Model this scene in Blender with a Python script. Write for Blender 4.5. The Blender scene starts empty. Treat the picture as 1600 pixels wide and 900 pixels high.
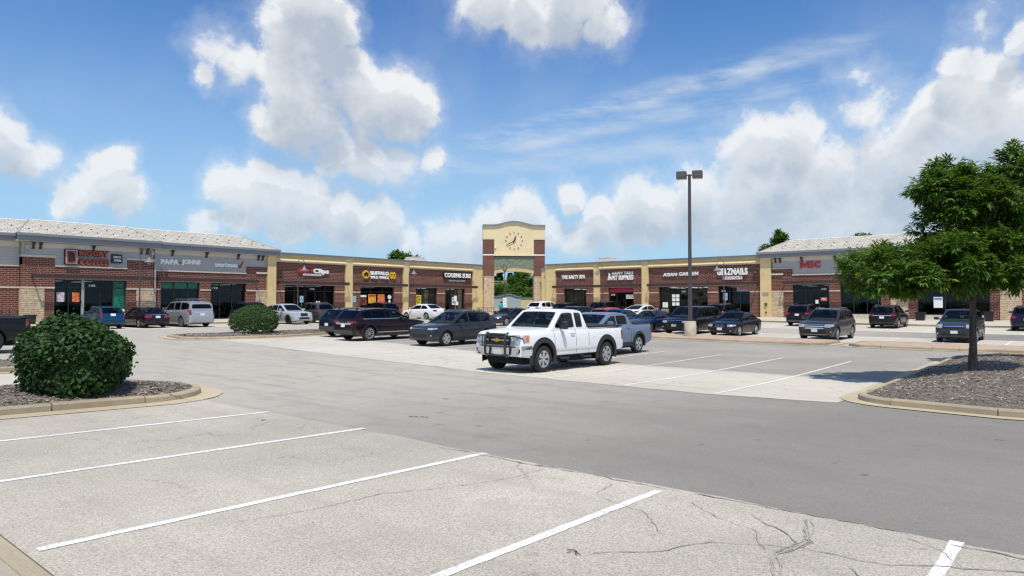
import bpy, bmesh, math, random
from mathutils import Vector, Matrix
from mathutils.bvhtree import BVHTree
import numpy as np
random.seed(11); np.random.seed(11)
SC = bpy.context.scene
COL = SC.collection
R = math.radians

# ------------------------------------------------------------------ camera, sun, sky
cam_d = bpy.data.cameras.new('camera')
cam_d.lens = 36 * 1075 / 1600; cam_d.sensor_width = 36; cam_d.clip_start = .05; cam_d.clip_end = 6000
cam = bpy.data.objects.new('camera', cam_d); COL.objects.link(cam)
cam.location = (0, 0, 1.8)
YAW = R(40.25); PIT = math.atan(23 / 1075)
fw = Vector((math.cos(YAW) * math.cos(PIT), math.sin(YAW) * math.cos(PIT), math.sin(PIT)))
cam.rotation_euler = fw.to_track_quat('-Z', 'Y').to_euler()
SC.camera = cam
SC.view_settings.view_transform = 'Standard'; SC.view_settings.look = 'None'
SC.view_settings.exposure = 0.0; SC.view_settings.gamma = 1.0
SC.render.film_transparent = False; SC.cycles.filter_width = 1.3
SUN_DIR = Vector((.30, .30, -1.0)).normalized()          # the way the light travels
sun_d = bpy.data.lights.new('sun', 'SUN'); sun_d.energy = 4.3; sun_d.angle = R(.55); sun_d.color = (1, .935, .81)
sun = bpy.data.objects.new('sun', sun_d); COL.objects.link(sun)
sun.rotation_euler = (SUN_DIR).to_track_quat('-Z', 'Y').to_euler()
sun.location = (-20, -20, 80)

class NT:
    def __init__(s, t): s.t = t; s.L = t.links
    def n(s, typ, **k):
        nd = s.t.nodes.new(typ)
        for a, b in k.items(): setattr(nd, a, b)
        return nd
    def put(s, sock, v):
        if isinstance(v, bpy.types.NodeSocket): s.L.new(v, sock)
        else: sock.default_value = v
    def math(s, op, a, b=None, c=None, clamp=False):
        nd = s.n('ShaderNodeMath', operation=op, use_clamp=clamp)
        s.put(nd.inputs[0], a)
        if b is not None: s.put(nd.inputs[1], b)
        if c is not None: s.put(nd.inputs[2], c)
        return nd.outputs[0]
    def vm(s, op, a, b=None, out=0):
        nd = s.n('ShaderNodeVectorMath', operation=op); s.put(nd.inputs[0], a)
        if b is not None:
            if op == 'SCALE': s.put(nd.inputs['Scale'], b)
            else: s.put(nd.inputs[1], b)
        return nd.outputs[out]
    def mix(s, f, a, b, mode='MIX'):
        nd = s.n('ShaderNodeMix', data_type='RGBA', blend_type=mode)
        s.put(nd.inputs[0], f); s.put(nd.inputs[6], c4(a)); s.put(nd.inputs[7], c4(b)); return nd.outputs[2]
    def noise(s, vec, scale, detail=4, rough=.55, out='Fac', lac=2.0, dist=0):
        nd = s.n('ShaderNodeTexNoise'); nd.inputs['Scale'].default_value = scale; nd.inputs['Detail'].default_value = detail
        nd.inputs['Roughness'].default_value = rough; nd.inputs['Lacunarity'].default_value = lac; nd.inputs['Distortion'].default_value = dist
        if vec is not None: s.L.new(vec, nd.inputs['Vector'])
        return nd.outputs[out]
    def ramp(s, f, a, b, lo=0.0, hi=1.0):
        nd = s.n('ShaderNodeMapRange', interpolation_type='SMOOTHSTEP'); s.put(nd.inputs[0], f)
        nd.inputs[1].default_value = a; nd.inputs[2].default_value = b; nd.inputs[3].default_value = lo; nd.inputs[4].default_value = hi
        return nd.outputs[0]
    def comb(s, x, y, z):
        nd = s.n('ShaderNodeCombineXYZ'); s.put(nd.inputs[0], x); s.put(nd.inputs[1], y); s.put(nd.inputs[2], z); return nd.outputs[0]
    def sep(s, v):
        nd = s.n('ShaderNodeSeparateXYZ'); s.L.new(v, nd.inputs[0]); return nd.outputs
def c4(a):
    if isinstance(a, (tuple, list)) and len(a) == 3: return (*a, 1.0)
    return a

CLOUDS = [(0.511,0.786,0.348,0.0601,1.0),(0.507,0.766,0.396,0.0469,1.0),(0.5,0.813,0.3,0.0487,1.0),(0.527,0.809,0.262,0.0667,1.0),(0.58,0.767,0.275,0.0512,1.0),(0.621,0.735,0.273,0.052,1.0),(0.644,0.714,0.275,0.0306,1.0),(0.491,0.837,0.242,0.037,1.0),(0.552,0.773,0.313,0.0415,1.0),(0.538,0.76,0.366,0.0306,1.0),(0.414,0.851,0.323,0.0319,0.55),(0.446,0.842,0.305,0.0313,0.5),(0.406,0.867,0.289,0.0198,0.75),(0.217,0.957,0.193,0.0338,1.0),(0.234,0.957,0.173,0.028,1.0),(0.259,0.949,0.18,0.0246,0.6),(0.314,0.938,0.148,0.0363,1.0),(0.327,0.93,0.171,0.0279,1.0),(0.293,0.948,0.129,0.0286,1.0),(0.344,0.93,0.133,0.03,1.0),(0.28,0.952,0.124,0.0197,1.0),(0.444,0.882,0.159,0.0324,0.9),(0.484,0.862,0.15,0.0417,1.0),(0.52,0.843,0.141,0.0427,1.0),(0.549,0.823,0.145,0.0303,1.0),(0.586,0.802,0.115,0.0443,1.0),(0.625,0.773,0.11,0.0405,1.0),(0.529,0.841,0.113,0.043,1.0),(0.472,0.874,0.119,0.0332,0.9),(0.427,0.898,0.104,0.0225,1.0),(0.592,0.782,0.195,0.0368,0.85),(0.564,0.803,0.192,0.026,0.8),(0.633,0.749,0.195,0.0338,0.7),(0.665,0.718,0.205,0.0224,0.6),(0.764,0.634,0.118,0.0388,1.0),(0.741,0.664,0.097,0.0417,0.9),(0.697,0.711,0.088,0.0461,0.85),(0.657,0.749,0.082,0.0365,0.7),(0.794,0.599,0.103,0.0277,0.8),(0.683,0.612,0.398,0.0455,0.85),(0.72,0.576,0.387,0.05,0.9),(0.747,0.542,0.387,0.0457,0.9),(0.78,0.502,0.374,0.0374,0.6),(0.748,0.521,0.411,0.0489,0.9),(0.805,0.573,0.157,0.0292,1.0),(0.832,0.539,0.129,0.0273,1.0),(0.859,0.49,0.146,0.0403,1.0),(0.877,0.459,0.145,0.0355,1.0),(0.846,0.524,0.102,0.0455,0.85),(0.824,0.559,0.093,0.0367,0.8),(0.868,0.484,0.11,0.045,0.9),(0.925,0.35,0.15,0.0589,1.0),(0.94,0.304,0.156,0.0572,1.0),(0.954,0.26,0.153,0.0634,1.0),(0.902,0.404,0.153,0.0475,0.9),(0.914,0.391,0.113,0.0518,0.9),(0.94,0.321,0.119,0.0581,0.9),(0.967,0.202,0.152,0.0644,1.0),(0.972,0.154,0.175,0.0578,1.0),(0.977,0.108,0.185,0.0552,1.0),(0.977,0.071,0.202,0.0627,1.0),(0.962,0.081,0.26,0.0393,1.0),(0.954,0.111,0.279,0.0302,1.0),(0.964,0.125,0.235,0.0346,1.0),(0.954,0.056,0.296,0.0201,1.0),(0.964,0.149,0.22,0.0228,1.0),(0.968,0.225,0.114,0.0621,0.9),(0.983,0.136,0.12,0.0574,1.0),(0.989,0.067,0.129,0.06,1.0),(0.915,0.337,0.221,0.0329,0.65),(0.932,0.293,0.213,0.0384,0.75),(0.91,0.361,0.202,0.0377,0.6),(0.946,0.222,0.237,0.034,0.5),(0.944,0.091,0.316,0.0259,0.45),(0.93,0.229,0.288,0.0224,0.4)]
_r = random.Random(5)
CLOUDS = [(x, y, z, r * (1.18 if y < .45 and z < .25 else 1.03), w) for x, y, z, r, w in CLOUDS]
for _k in range(70):                                     # the same kind of cloud all the way round, outside the view
    a = YAW + R(52 + 256 * _k / 70 + _r.uniform(-2, 2)); e = R(_r.choice([6, 8, 10, 13, 17, 24, 33, 45, 60]) + _r.uniform(-2, 2))
    CLOUDS.append((math.cos(a) * math.cos(e), math.sin(a) * math.cos(e), math.sin(e), _r.uniform(.05, .12), _r.uniform(.7, 1)))
W = bpy.data.worlds.new('World'); SC.world = W; W.use_nodes = True
W.cycles.sampling_method = 'MANUAL'; W.cycles.sample_map_resolution = 256
def build_world():
    g = bpy.data.node_groups.new('cloud_field', 'ShaderNodeTree')
    g.interface.new_socket('Vector', in_out='INPUT', socket_type='NodeSocketVector')
    g.interface.new_socket('Density', in_out='OUTPUT', socket_type='NodeSocketFloat')
    g.interface.new_socket('Body', in_out='OUTPUT', socket_type='NodeSocketFloat')
    T = NT(g); gi = T.n('NodeGroupInput'); go = T.n('NodeGroupOutput')
    v0 = gi.outputs[0]
    wn = T.noise(v0, 9, 6, .6, 'Color')
    v = T.vm('ADD', v0, T.vm('SCALE', T.vm('SUBTRACT', wn, (.5, .5, .5)), .075))
    acc = None
    for (x, y, z, r, w) in CLOUDS:
        d = T.vm('DISTANCE', v, (x, y, z), out=1)
        f = T.math('MULTIPLY_ADD', d, -w / (r * 1.18), w)
        acc = f if acc is None else T.math('MAXIMUM', acc, f)
    n1 = T.noise(v0, 15, 12, .62)
    f = T.math('ADD', acc, T.math('MULTIPLY', T.math('SUBTRACT', n1, .5), 1.22))
    T.L.new(T.math('MAXIMUM', T.math('MULTIPLY', T.ramp(f, .06, .44), T.ramp(T.noise(v0, 7, 6, .6), .30, .55, .76, 1.0)), T.ramp(f, -.25, .45, 0, .36)), go.inputs[0]); T.L.new(T.ramp(acc, .05, .75), go.inputs[1])
    t = W.node_tree; t.nodes.clear(); N = NT(t)
    out = N.n('ShaderNodeOutputWorld'); bg = N.n('ShaderNodeBackground'); bg.inputs['Strength'].default_value = .1
    sky = N.n('ShaderNodeTexSky'); sky.sky_type = 'NISHITA'; sky.sun_disc = False
    sky.sun_elevation = math.asin(-SUN_DIR.z); sky.sun_rotation = math.atan2(-SUN_DIR.x, -SUN_DIR.y)
    sky.air_density = 1.0; sky.dust_density = .6; sky.ozone_density = 1.5; sky.altitude = 200
    tc = N.n('ShaderNodeTexCoord'); d = N.vm('NORMALIZE', tc.outputs['Generated'])
    z = N.sep(d)[2]
    skyc = N.mix(1.0, sky.outputs[0], (.50, .93, 1.46), 'MULTIPLY')
    def fld(vec):
        q = N.n('ShaderNodeGroup'); q.node_tree = g; N.L.new(vec, q.inputs[0]); return q.outputs
    dens = fld(d)[0]
    up = fld(N.vm('NORMALIZE', N.vm('ADD', d, (-.010, -.010, .026))))[0]; body = fld(N.vm('NORMALIZE', N.vm('ADD', d, (-.016, -.016, .042))))[1]
    shade = N.math('MULTIPLY', N.math('ADD', N.math('MULTIPLY', N.ramp(up, .3, 1.0), .45), N.math('MULTIPLY', body, .62)), N.ramp(N.noise(d, 12, 6, .6), .28, .72, .45, 1.1), clamp=True)
    ccol = N.mix(shade, (9.0, 9.1, 9.2), (5.0, 5.6, 6.4))
    # thin high streaks
    st = None
    for a, b, wdt, k in (((.684, .698, .214), (.915, .247, .32), .030, .62), ((.766, .601, .228), (.9, .339, .274), .022, .5), ((.70, .68, .19), (.88, .41, .22), .03, .4)):
        nrm = Vector(a).cross(Vector(b)).normalized(); mid = (Vector(a) + Vector(b)).normalized()
        dist = N.math('ABSOLUTE', N.vm('DOT_PRODUCT', d, tuple(nrm), out=1))
        f = N.math('MULTIPLY', N.ramp(dist, 0, wdt, min(1, k * 1.25), 0), N.ramp(N.vm('DISTANCE', d, tuple(mid), out=1), .14, .42, 1, 0))
        st = f if st is None else N.math('MAXIMUM', st, f)
    m = N.n('ShaderNodeMapping'); m.inputs['Rotation'].default_value = (0, 0, -YAW); m.inputs['Scale'].default_value = (9, 9, 40)
    m.vector_type = 'POINT'; N.L.new(d, m.inputs[0])
    st = N.math('MULTIPLY', st, N.ramp(N.noise(m.outputs[0], 1.0, 6, .6), .3, .72))
    veil = N.math('MULTIPLY', N.ramp(N.noise(d, 5, 6, .6), .42, .8), .15)
    st = N.math('MAXIMUM', st, veil)
    hz = N.ramp(z, .0, .42, .95, .06)
    c = N.mix(hz, skyc, (4.3, 6.7, 8.7))
    c = N.mix(st, c, (7.0, 7.6, 8.3))
    c = N.mix(N.math('MULTIPLY', dens, N.ramp(z, .02, .26, .74, .96)), c, ccol)
    N.L.new(c, bg.inputs[0]); N.L.new(bg.outputs[0], out.inputs[0])
build_world()

# ------------------------------------------------------------------ terrain: the lot is a shallow bowl that drains to its middle
def _A(u):
    u = max(-30, min(60, u))
    if u < 15: return -.021 * u
    if u < 22:
        s = u - 15; return -.315 - .021 * s + .027 * s * s / 14
    return -.3675 + .006 * (u - 22) + max(0, u - 43) * .0075
def _B(v):
    v = max(-60, min(50, v))
    if v < 8: return 0.0
    if v < 18: return .0105 * (v - 8) ** 2 / 20
    return .0105 * (v - 13)
def _lerp(f, t):
    a = math.floor(t / 2) * 2; k = (t - a) / 2
    return f(a) * (1 - k) + f(a + 2) * k
def gz(x, y): return _lerp(_A, x) + _lerp(_B, y)
FLOOR = .40

# ------------------------------------------------------------------ object helpers
def tag(o, label=None, cat=None, group=None, kind=None):
    if label: o['label'] = label
    if cat: o['category'] = cat
    if group: o['group'] = group
    if kind: o['kind'] = kind
    return o
def thing(name, label, cat, loc=(0, 0, 0), rz=0.0, group=None, kind=None):
    o = bpy.data.objects.new(name, None); COL.objects.link(o); o.empty_display_size = .2
    o.location = loc; o.rotation_euler = (0, 0, rz)
    return tag(o, label, cat, group, kind)
class MB:
    def __init__(s): s.v = []; s.f = []
    def add(s, vs, fs):
        b = len(s.v); s.v += [tuple(p) for p in vs]; s.f += [tuple(b + i for i in q) for q in fs]; return s
    def box(s, x0, x1, y0, y1, z0, z1):
        return s.add([(x0, y0, z0), (x1, y0, z0), (x1, y1, z0), (x0, y1, z0), (x0, y0, z1), (x1, y0, z1), (x1, y1, z1), (x0, y1, z1)],
                     [(3, 2, 1, 0), (4, 5, 6, 7), (0, 1, 5, 4), (1, 2, 6, 5), (2, 3, 7, 6), (3, 0, 4, 7)])
    def prism(s, poly, axis, a, b):
        """extrude a 2-D polygon along an axis: 'y' -> poly is (x,z); 'x' -> (y,z); 'z' -> (x,y)"""
        def P(p, t): return {'y': (p[0], t, p[1]), 'x': (t, p[0], p[1]), 'z': (p[0], p[1], t)}[axis]
        n = len(poly)
        s.add([P(p, a) for p in poly] + [P(p, b) for p in poly],
              [tuple(range(n))[::-1], tuple(range(n, 2 * n))] + [(i, (i + 1) % n, n + (i + 1) % n, n + i) for i in range(n)])
        return s
    def tube(s, pts, r, n=8, cap=True):
        pts = [Vector(p) for p in pts]; rs = r if isinstance(r, (list, tuple)) else [r] * len(pts)
        b = len(s.v); ref = None
        for i, p in enumerate(pts):
            t = (pts[min(i + 1, len(pts) - 1)] - pts[max(i - 1, 0)]).normalized()
            if ref is None: ref = Vector((0, 0, 1)) if abs(t.z) < .9 else Vector((1, 0, 0))
            a = t.cross(ref).normalized(); c = t.cross(a).normalized(); ref = -c if False else a.cross(t)
            for k in range(n):
                q = p + a * (rs[i] * math.cos(2 * math.pi * k / n)) + c * (rs[i] * math.sin(2 * math.pi * k / n)); s.v.append(tuple(q))
        for i in range(len(pts) - 1):
            for k in range(n):
                s.f.append((b + i * n + k, b + i * n + (k + 1) % n, b + (i + 1) * n + (k + 1) % n, b + (i + 1) * n + k))
        if cap:
            s.f.append(tuple(b + k for k in range(n))[::-1]); e = b + (len(pts) - 1) * n; s.f.append(tuple(e + k for k in range(n)))
        return s
    def lathe(s, prof, n=16, axis='z', c=(0, 0, 0)):
        b = len(s.v)
        for (r, h) in prof:
            for k in range(n):
                a = 2 * math.pi * k / n; x, y = r * math.cos(a), r * math.sin(a)
                p = {'z': (x, y, h), 'y': (x, h, y), 'x': (h, x, y)}[axis]
                s.v.append((p[0] + c[0], p[1] + c[1], p[2] + c[2]))
        for i in range(len(prof) - 1):
            for k in range(n):
                s.f.append((b + i * n + k, b + i * n + (k + 1) % n, b + (i + 1) * n + (k + 1) % n, b + (i + 1) * n + k))
        s.f.append(tuple(b + k for k in range(n))[::-1]); e = b + (len(prof) - 1) * n; s.f.append(tuple(e + k for k in range(n)))
        return s
    def mesh(s, name, smooth=None):
        me = bpy.data.meshes.new(name); me.from_pydata(s.v, [], s.f); me.update()
        bm = bmesh.new(); bm.from_mesh(me); bmesh.ops.recalc_face_normals(bm, faces=bm.faces); bm.to_mesh(me); bm.free()
        if smooth:
            me.shade_smooth(); me.set_sharp_from_angle(angle=R(smooth))
        return me
    def obj(s, name, m, parent=None, smooth=None, loc=None):
        return obj(name, s.mesh(name, smooth), m, parent, loc)
def obj(name, me, m, parent=None, loc=None):
    if m is not None and not me.materials:
        for q in (m if isinstance(m, (list, tuple)) else [m]): me.materials.append(q)
    o = bpy.data.objects.new(name, me); COL.objects.link(o)
    if parent is not None: o.parent = parent
    if loc is not None: o.location = loc
    return o
def box(name, m, parent, x0, x1, y0, y1, z0, z1): return MB().box(x0, x1, y0, y1, z0, z1).obj(name, m, parent)

# ------------------------------------------------------------------ materials
MATS = {}
def pmat(name, col, rough=.6, metal=0.0, spec=.5, coat=0.0, var=0.0, vscale=3.0, bump=0.0, bscale=60.0, emit=None, coords='Object'):
    if name in MATS: return MATS[name]
    m = bpy.data.materials.new(name); m.use_nodes = True; N = NT(m.node_tree)
    b = m.node_tree.nodes['Principled BSDF']
    b.inputs['Base Color'].default_value = c4(col); b.inputs['Roughness'].default_value = rough; b.inputs['Metallic'].default_value = metal
    b.inputs['Specular IOR Level'].default_value = spec; b.inputs['Coat Weight'].default_value = coat; b.inputs['Coat Roughness'].default_value = .03
    if var or bump:
        tc = N.n('ShaderNodeTexCoord'); v = tc.outputs[coords] if coords != 'World' else N.n('ShaderNodeNewGeometry').outputs['Position']
        if var:
            f = N.noise(v, vscale, 6, .6)
            lo = tuple(x * (1 - var) for x in col[:3]); hi = tuple(min(1, x * (1 + var)) for x in col[:3])
            N.L.new(N.mix(N.ramp(f, .3, .7), lo, hi), b.inputs['Base Color'])
        if bump:
            bp = N.n('ShaderNodeBump'); bp.inputs['Strength'].default_value = bump; bp.inputs['Distance'].default_value = .01
            N.L.new(N.noise(v, bscale, 4), bp.inputs['Height']); N.L.new(bp.outputs[0], b.inputs['Normal'])
    if emit: b.inputs['Emission Color'].default_value = c4(emit[0]); b.inputs['Emission Strength'].default_value = emit[1]
    MATS[name] = m; return m
def newmat(name):
    m = bpy.data.materials.new(name); m.use_nodes = True; MATS[name] = m
    return m, NT(m.node_tree), m.node_tree.nodes['Principled BSDF']
def pos(N): return N.n('ShaderNodeNewGeometry').outputs['Position']
def objc(N): return N.n('ShaderNodeTexCoord').outputs['Object']

def pave_mat(name, base, dark, speck, crack=0.0, blot=.25, graded=None):
    """weathered paving: blotches, aggregate speckle, stains, tyre tracks, fine cracks"""
    m, N, b = newmat(name); P = pos(N)
    big = N.noise(P, .18, 5, .6); mid = N.noise(P, 1.3, 6, .62); fine = N.noise(P, 48, 4, .8); agg = N.n('ShaderNodeTexVoronoi'); agg.inputs['Scale'].default_value = 52
    N.L.new(P, agg.inputs['Vector'])
    c = N.mix(N.ramp(big, .3, .72), tuple(x * (1 - blot) for x in base), tuple(x * (1 + blot * .25) for x in base))
    if graded:                                          # colour blends to a second, paler tone towards larger y
        c = N.mix(N.ramp(N.math('ADD', N.sep(P)[1], N.math('MULTIPLY', N.noise(P, .25, 4), 5.0)), graded[1] + 2.5, graded[2] + 2.5), c, graded[0])
    c = N.mix(N.math('MULTIPLY', N.ramp(mid, .45, .8), .35), c, dark)
    sp = N.math('ADD', N.math('MULTIPLY', N.ramp(fine, .25, .75), .6), N.math('MULTIPLY', N.ramp(agg.outputs['Distance'], .1, .6), .4))
    c = N.mix(1.0, c, N.mix(sp, (1 - speck,) * 3, (1 + speck * .6,) * 3), 'MULTIPLY')
    mp = N.n('ShaderNodeMapping'); mp.inputs['Scale'].default_value = (2.2, .13, 1); N.L.new(P, mp.inputs[0])
    tr = N.ramp(N.noise(mp.outputs[0], 1.0, 6, .65), .46, .78, 0, .42)
    c = N.mix(tr, c, dark)
    c = N.mix(N.ramp(N.noise(P, .75, 5, .65), .58, .74, 0, .42), c, dark)
    spots = N.ramp(N.noise(P, 2.3, 3, .5), .69, .76, 0, .5)
    c = N.mix(spots, c, tuple(x * .45 for x in dark))
    if crack:
        vc = N.n('ShaderNodeTexVoronoi', feature='DISTANCE_TO_EDGE'); vc.inputs['Scale'].default_value = .55
        wp = N.vm('ADD', P, N.vm('SCALE', N.noise(P, 1.1, 6, .65, 'Color'), .9)); N.L.new(wp, vc.inputs['Vector'])
        cr = N.math('MULTIPLY', N.ramp(vc.outputs['Distance'], .002, .010, 1, 0), N.ramp(N.noise(P, .3, 3), .47, .62, 0, crack))
        c = N.mix(cr, c, tuple(x * .35 for x in dark))
    N.L.new(c, b.inputs['Base Color']); b.inputs['Roughness'].default_value = .88; b.inputs['Specular IOR Level'].default_value = .3
    bp = N.n('ShaderNodeBump'); bp.inputs['Strength'].default_value = .35; bp.inputs['Distance'].default_value = .006
    N.L.new(sp, bp.inputs['Height']); N.L.new(bp.outputs[0], b.inputs['Normal'])
    return m
M_CONC = pave_mat('worn_concrete', (.50, .462, .39), (.33, .30, .25), .62, .55, .24)
M_CONC2 = pave_mat('pale_concrete', (.57, .53, .45), (.43, .39, .325), .22, .6, .12)
M_ASPH = pave_mat('grey_asphalt', (.246, .228, .205), (.185, .172, .158), .30, .06, .14, graded=((.43, .40, .345), 2.0, 15.0))
M_ASPH2 = pave_mat('lot_asphalt', (.36, .335, .295), (.265, .245, .22), .2, .4, .18)
M_WALK = pave_mat('sidewalk_concrete', (.55, .50, .42), (.42, .38, .32), .12, 0, .15)
M_KERB = pave_mat('kerb_concrete', (.47, .40, .285), (.27, .20, .125), .28, .9, .4)
M_GUT = pave_mat('gutter_concrete', (.53, .45, .31), (.36, .29, .19), .2, .4, .25)
M_GRASS = pmat('grass', (.07, .12, .03), .9, var=.4, vscale=2, coords='World')
def line_mat():
    m, N, b = newmat('line_paint'); P = pos(N)
    c = N.mix(N.ramp(N.math('ADD', N.noise(P, 45, 4, .75), N.math('MULTIPLY', N.noise(P, 1.7, 4), .28)), .62, .78), (.80, .81, .81), (.46, .43, .37))
    c = N.mix(N.ramp(N.noise(P, 2.2, 4), .35, .75, 0, .25), c, (.62, .6, .56))
    N.L.new(c, b.inputs['Base Color']); b.inputs['Roughness'].default_value = .8; return m
M_LINE = line_mat()
def paver_mat():
    m, N, b = newmat('red_pavers'); P = pos(N)
    t = N.n('ShaderNodeTexBrick'); t.inputs['Scale'].default_value = 1; t.inputs['Brick Width'].default_value = .22; t.inputs['Row Height'].default_value = .11
    t.inputs['Mortar Size'].default_value = .006; t.inputs['Color1'].default_value = (.40, .265, .19, 1); t.inputs['Color2'].default_value = (.46, .325, .235, 1); t.inputs['Mortar'].default_value = (.38, .32, .25, 1)
    N.L.new(P, t.inputs['Vector'])
    N.L.new(N.mix(N.ramp(N.noise(P, 1.2, 4), .35, .7, 0, .5), t.outputs[0], (.55, .44, .34)), b.inputs['Base Color']); b.inputs['Roughness'].default_value = .85; return m
M_PAVER = paver_mat()

# ------------------------------------------------------------------ ground sheets
GRID = 2.0
def sheet(name, poly, off, m, kind='structure', parent=None, top=None):
    """a polygon draped over the terrain, cut along the same 2 m grid as the ground"""
    bm = bmesh.new()
    bm.faces.new([bm.verts.new((p[0], p[1], 0)) for p in poly])
    xs = [p[0] for p in poly]; ys = [p[1] for p in poly]
    def cut(lo, hi, nrm):
        t = math.ceil(max(lo, -60) / GRID) * GRID
        while t < min(hi, 72):
            bmesh.ops.bisect_plane(bm, geom=bm.verts[:] + bm.edges[:] + bm.faces[:], dist=1e-5, plane_co=(t * nrm[0], t * nrm[1], 0), plane_no=(*nrm, 0)); t += GRID
    bmesh.ops.triangulate(bm, faces=[f for f in bm.faces if len(f.verts) > 4])
    cut(min(xs), max(xs), (1, 0)); cut(min(ys), max(ys), (0, 1))
    for v in bm.verts: v.co.z = (gz(v.co.x, v.co.y) if top is None else top(v.co.x, v.co.y)) + off
    for f in bm.faces:
        if f.normal.z < 0: f.normal_flip()
    me = bpy.data.meshes.new(name); bm.normal_update(); bm.to_mesh(me); bm.free()
    me.update()
    o = obj(name, me, m, parent)
    if kind: o['kind'] = kind
    return o
def rect(x0, x1, y0, y1): return [(x0, y0), (x1, y0), (x1, y1), (x0, y1)]
_J = random.Random(3)
def ragged(a, b, amp=.06, step=.35):
    """points from a to b along a broken pavement edge"""
    a = Vector(a); b = Vector(b); n = max(2, int((b - a).length / step)); nn = Vector((-(b - a).y, (b - a).x)).normalized(); o = []; w = 0
    for i in range(n):
        w = .7 * w + _J.uniform(-amp, amp); o.append(tuple(a.lerp(b, i / n) + nn * (w if i else 0)))
    return o
sheet('ground', rect(-1500, 1500, -1500, 1500), 0, M_GRASS)
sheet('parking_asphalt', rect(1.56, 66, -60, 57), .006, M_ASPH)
near_e = [(6.6, -50)] + ragged((6.62, -6), (6.5, 13.4), .035) + [(6.5, 13.4)]
sheet('near_lot_pavement', [(1.56, -50)] + near_e + [(1.56, 13.4)], .012, M_CONC)
sheet('near_lot_pavement', rect(1.56, 5.4, 17.3, 56), .012, M_CONC2)
sheet('middle_lot_pavement', [(15.6, 4.2)] + ragged((15.6, 4.2), (15.06, 7), .03) + ragged((15.06, 7), (15.2, 13.6), .05) + ragged((15.2, 13.6), (16.2, 25), .05) + ragged((16.2, 25), (17.3, 35), .05) +
      [(17.3, 35), (25.0, 35.2), (22.6, 29)] + ragged((22.4, 27), (20.9, 15), .08) + [(20.9, 4.2)], .012, M_CONC2)
sheet('front_lot_pavement', rect(38.3, 44.7, -50, 42), .012, M_CONC2)
sheet('right_lot_pavement', rect(50.8, 60.05, -50, 44.4), .012, M_CONC2)
sheet('left_lot_pavement', rect(-6, 47.5, 48.3, 54.5), .012, M_CONC2)
sheet('second_aisle_asphalt', rect(20.9, 34.9, -50, 34.5), .0085, M_ASPH2)

def stripe(a, b, w=.10):
    a = Vector(a); b = Vector(b); n = Vector((-(b - a).y, (b - a).x)).normalized() * w / 2
    k = max(2, int((b - a).length / .09)) if (a - Vector((4, 5))).length < 12 else 2; q = lambda: n * _J.uniform(.86, 1.05)
    return sheet('painted_line', [tuple(a.lerp(b, i / k) - q()) for i in range(k + 1)] + [tuple(b.lerp(a, i / k) + q()) for i in range(k + 1)], .017, M_LINE)
for x0, x1, y in ((1.64, 6.58, .87), (1.64, 6.36, 3.42), (1.64, 6.52, 5.97), (1.64, 6.62, 8.57), (1.64, 6.5, 11.1), (1.64, 6.5, -1.7), (1.64, 6.5, -4.3)): stripe((x0, y), (x1, y))
for y in (6.75, 9.2, 11.65, 14.2, 16.8, 19.4, 22.0, 26.6, 28.0, 31.6): stripe((15.25 + max(0, y - 14) * .1, y), (27.0, y), .09)
stripe((20.95, 4.5), (20.95, 25), .08)
for k in range(24):
    y = -14 + k * 2.6 - .9
    if y < 41: stripe((38.6, y), (44.4, y)); stripe((51, y), (59.9, y))
for k in range(17):
    x = 6.2 + k * 2.6
    if x < 47: stripe((x, 48.5), (x, 54.3))

# cracks in the near pavement: branching, tarred
def crack(pts, w, seed):
    rr = random.Random(seed); P = [Vector(p) for p in pts]; path = []
    for a, b in zip(P, P[1:]):
        n = max(2, int((b - a).length / .07)); nn = Vector((-(b - a).y, (b - a).x)).normalized(); q = 0
        for i in range(n):
            q = .75 * q + rr.uniform(-.02, .02); path.append(a.lerp(b, i / n) + nn * q)
    path.append(P[-1]); L = []; Rr = []
    for i, p in enumerate(path):
        t = (path[min(i + 1, len(path) - 1)] - path[max(0, i - 1)]).normalized(); n = Vector((-t.y, t.x)); k = .8 * w * rr.uniform(.2, 1) * (1 if 0 < i < len(path) - 1 else .15)
        L.append(p + n * k / 2); Rr.append(p - n * k / 2)
    mb = MB()
    for i in range(len(path) - 1):
        mb.add([(q.x, q.y, gz(q.x, q.y) + .0195) for q in (L[i], L[i + 1], Rr[i + 1], Rr[i])], [(0, 1, 2, 3)])
    o = mb.obj('pavement_crack', pmat('crack_tar', (.22, .20, .17), .95) if seed < 100 else pmat('crack_fill', (.34, .315, .27), .95)); o['kind'] = 'structure'
for _k in range(4): crack([(6.4 - .02 * _k, 1.95 + .02 * _k), (5.75, 1.74 + .018 * _k), (5.3, 1.82 + .022 * _k), (4.6, 1.58 + .02 * _k), (3.6 + .3 * _k, 1.75 + .01 * _k)], .019, 101 + _k)
crack([(5.55, 1.8), (5.2, 2.35), (4.75, 2.55), (4.3, 2.9)], 0.0136, 2)
crack([(5.55, 1.8), (5.6, 1.2), (5.9, .75), (6.2, .2), (5.6, -.6)], 0.0174, 3)
crack([(6.2, 2.4), (5.95, 2.1), (5.6, 1.8)], 0.0186, 4); crack([(6.4, 1.2), (6.15, .9), (5.9, .75)], 0.0136, 5)
crack([(6.35, 4.9), (5.9, 4.85), (5.2, 5.0), (4.4, 5.35), (3.7, 5.4), (2.9, 5.55)], 0.0124, 6)
crack([(6.3, 3.9), (5.8, 3.8), (5.6, 3.2), (5.1, 2.7)], 0.0112, 7); crack([(6.1, 4.4), (5.9, 4.85)], 0.0099, 8)
crack([(6.2, 3.0), (5.9, 2.6), (5.75, 2.2), (5.3, 1.95)], 0.0124, 9); crack([(5.4, 1.4), (5.0, 1.1), (4.6, .2)], 0.0124, 10)
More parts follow.
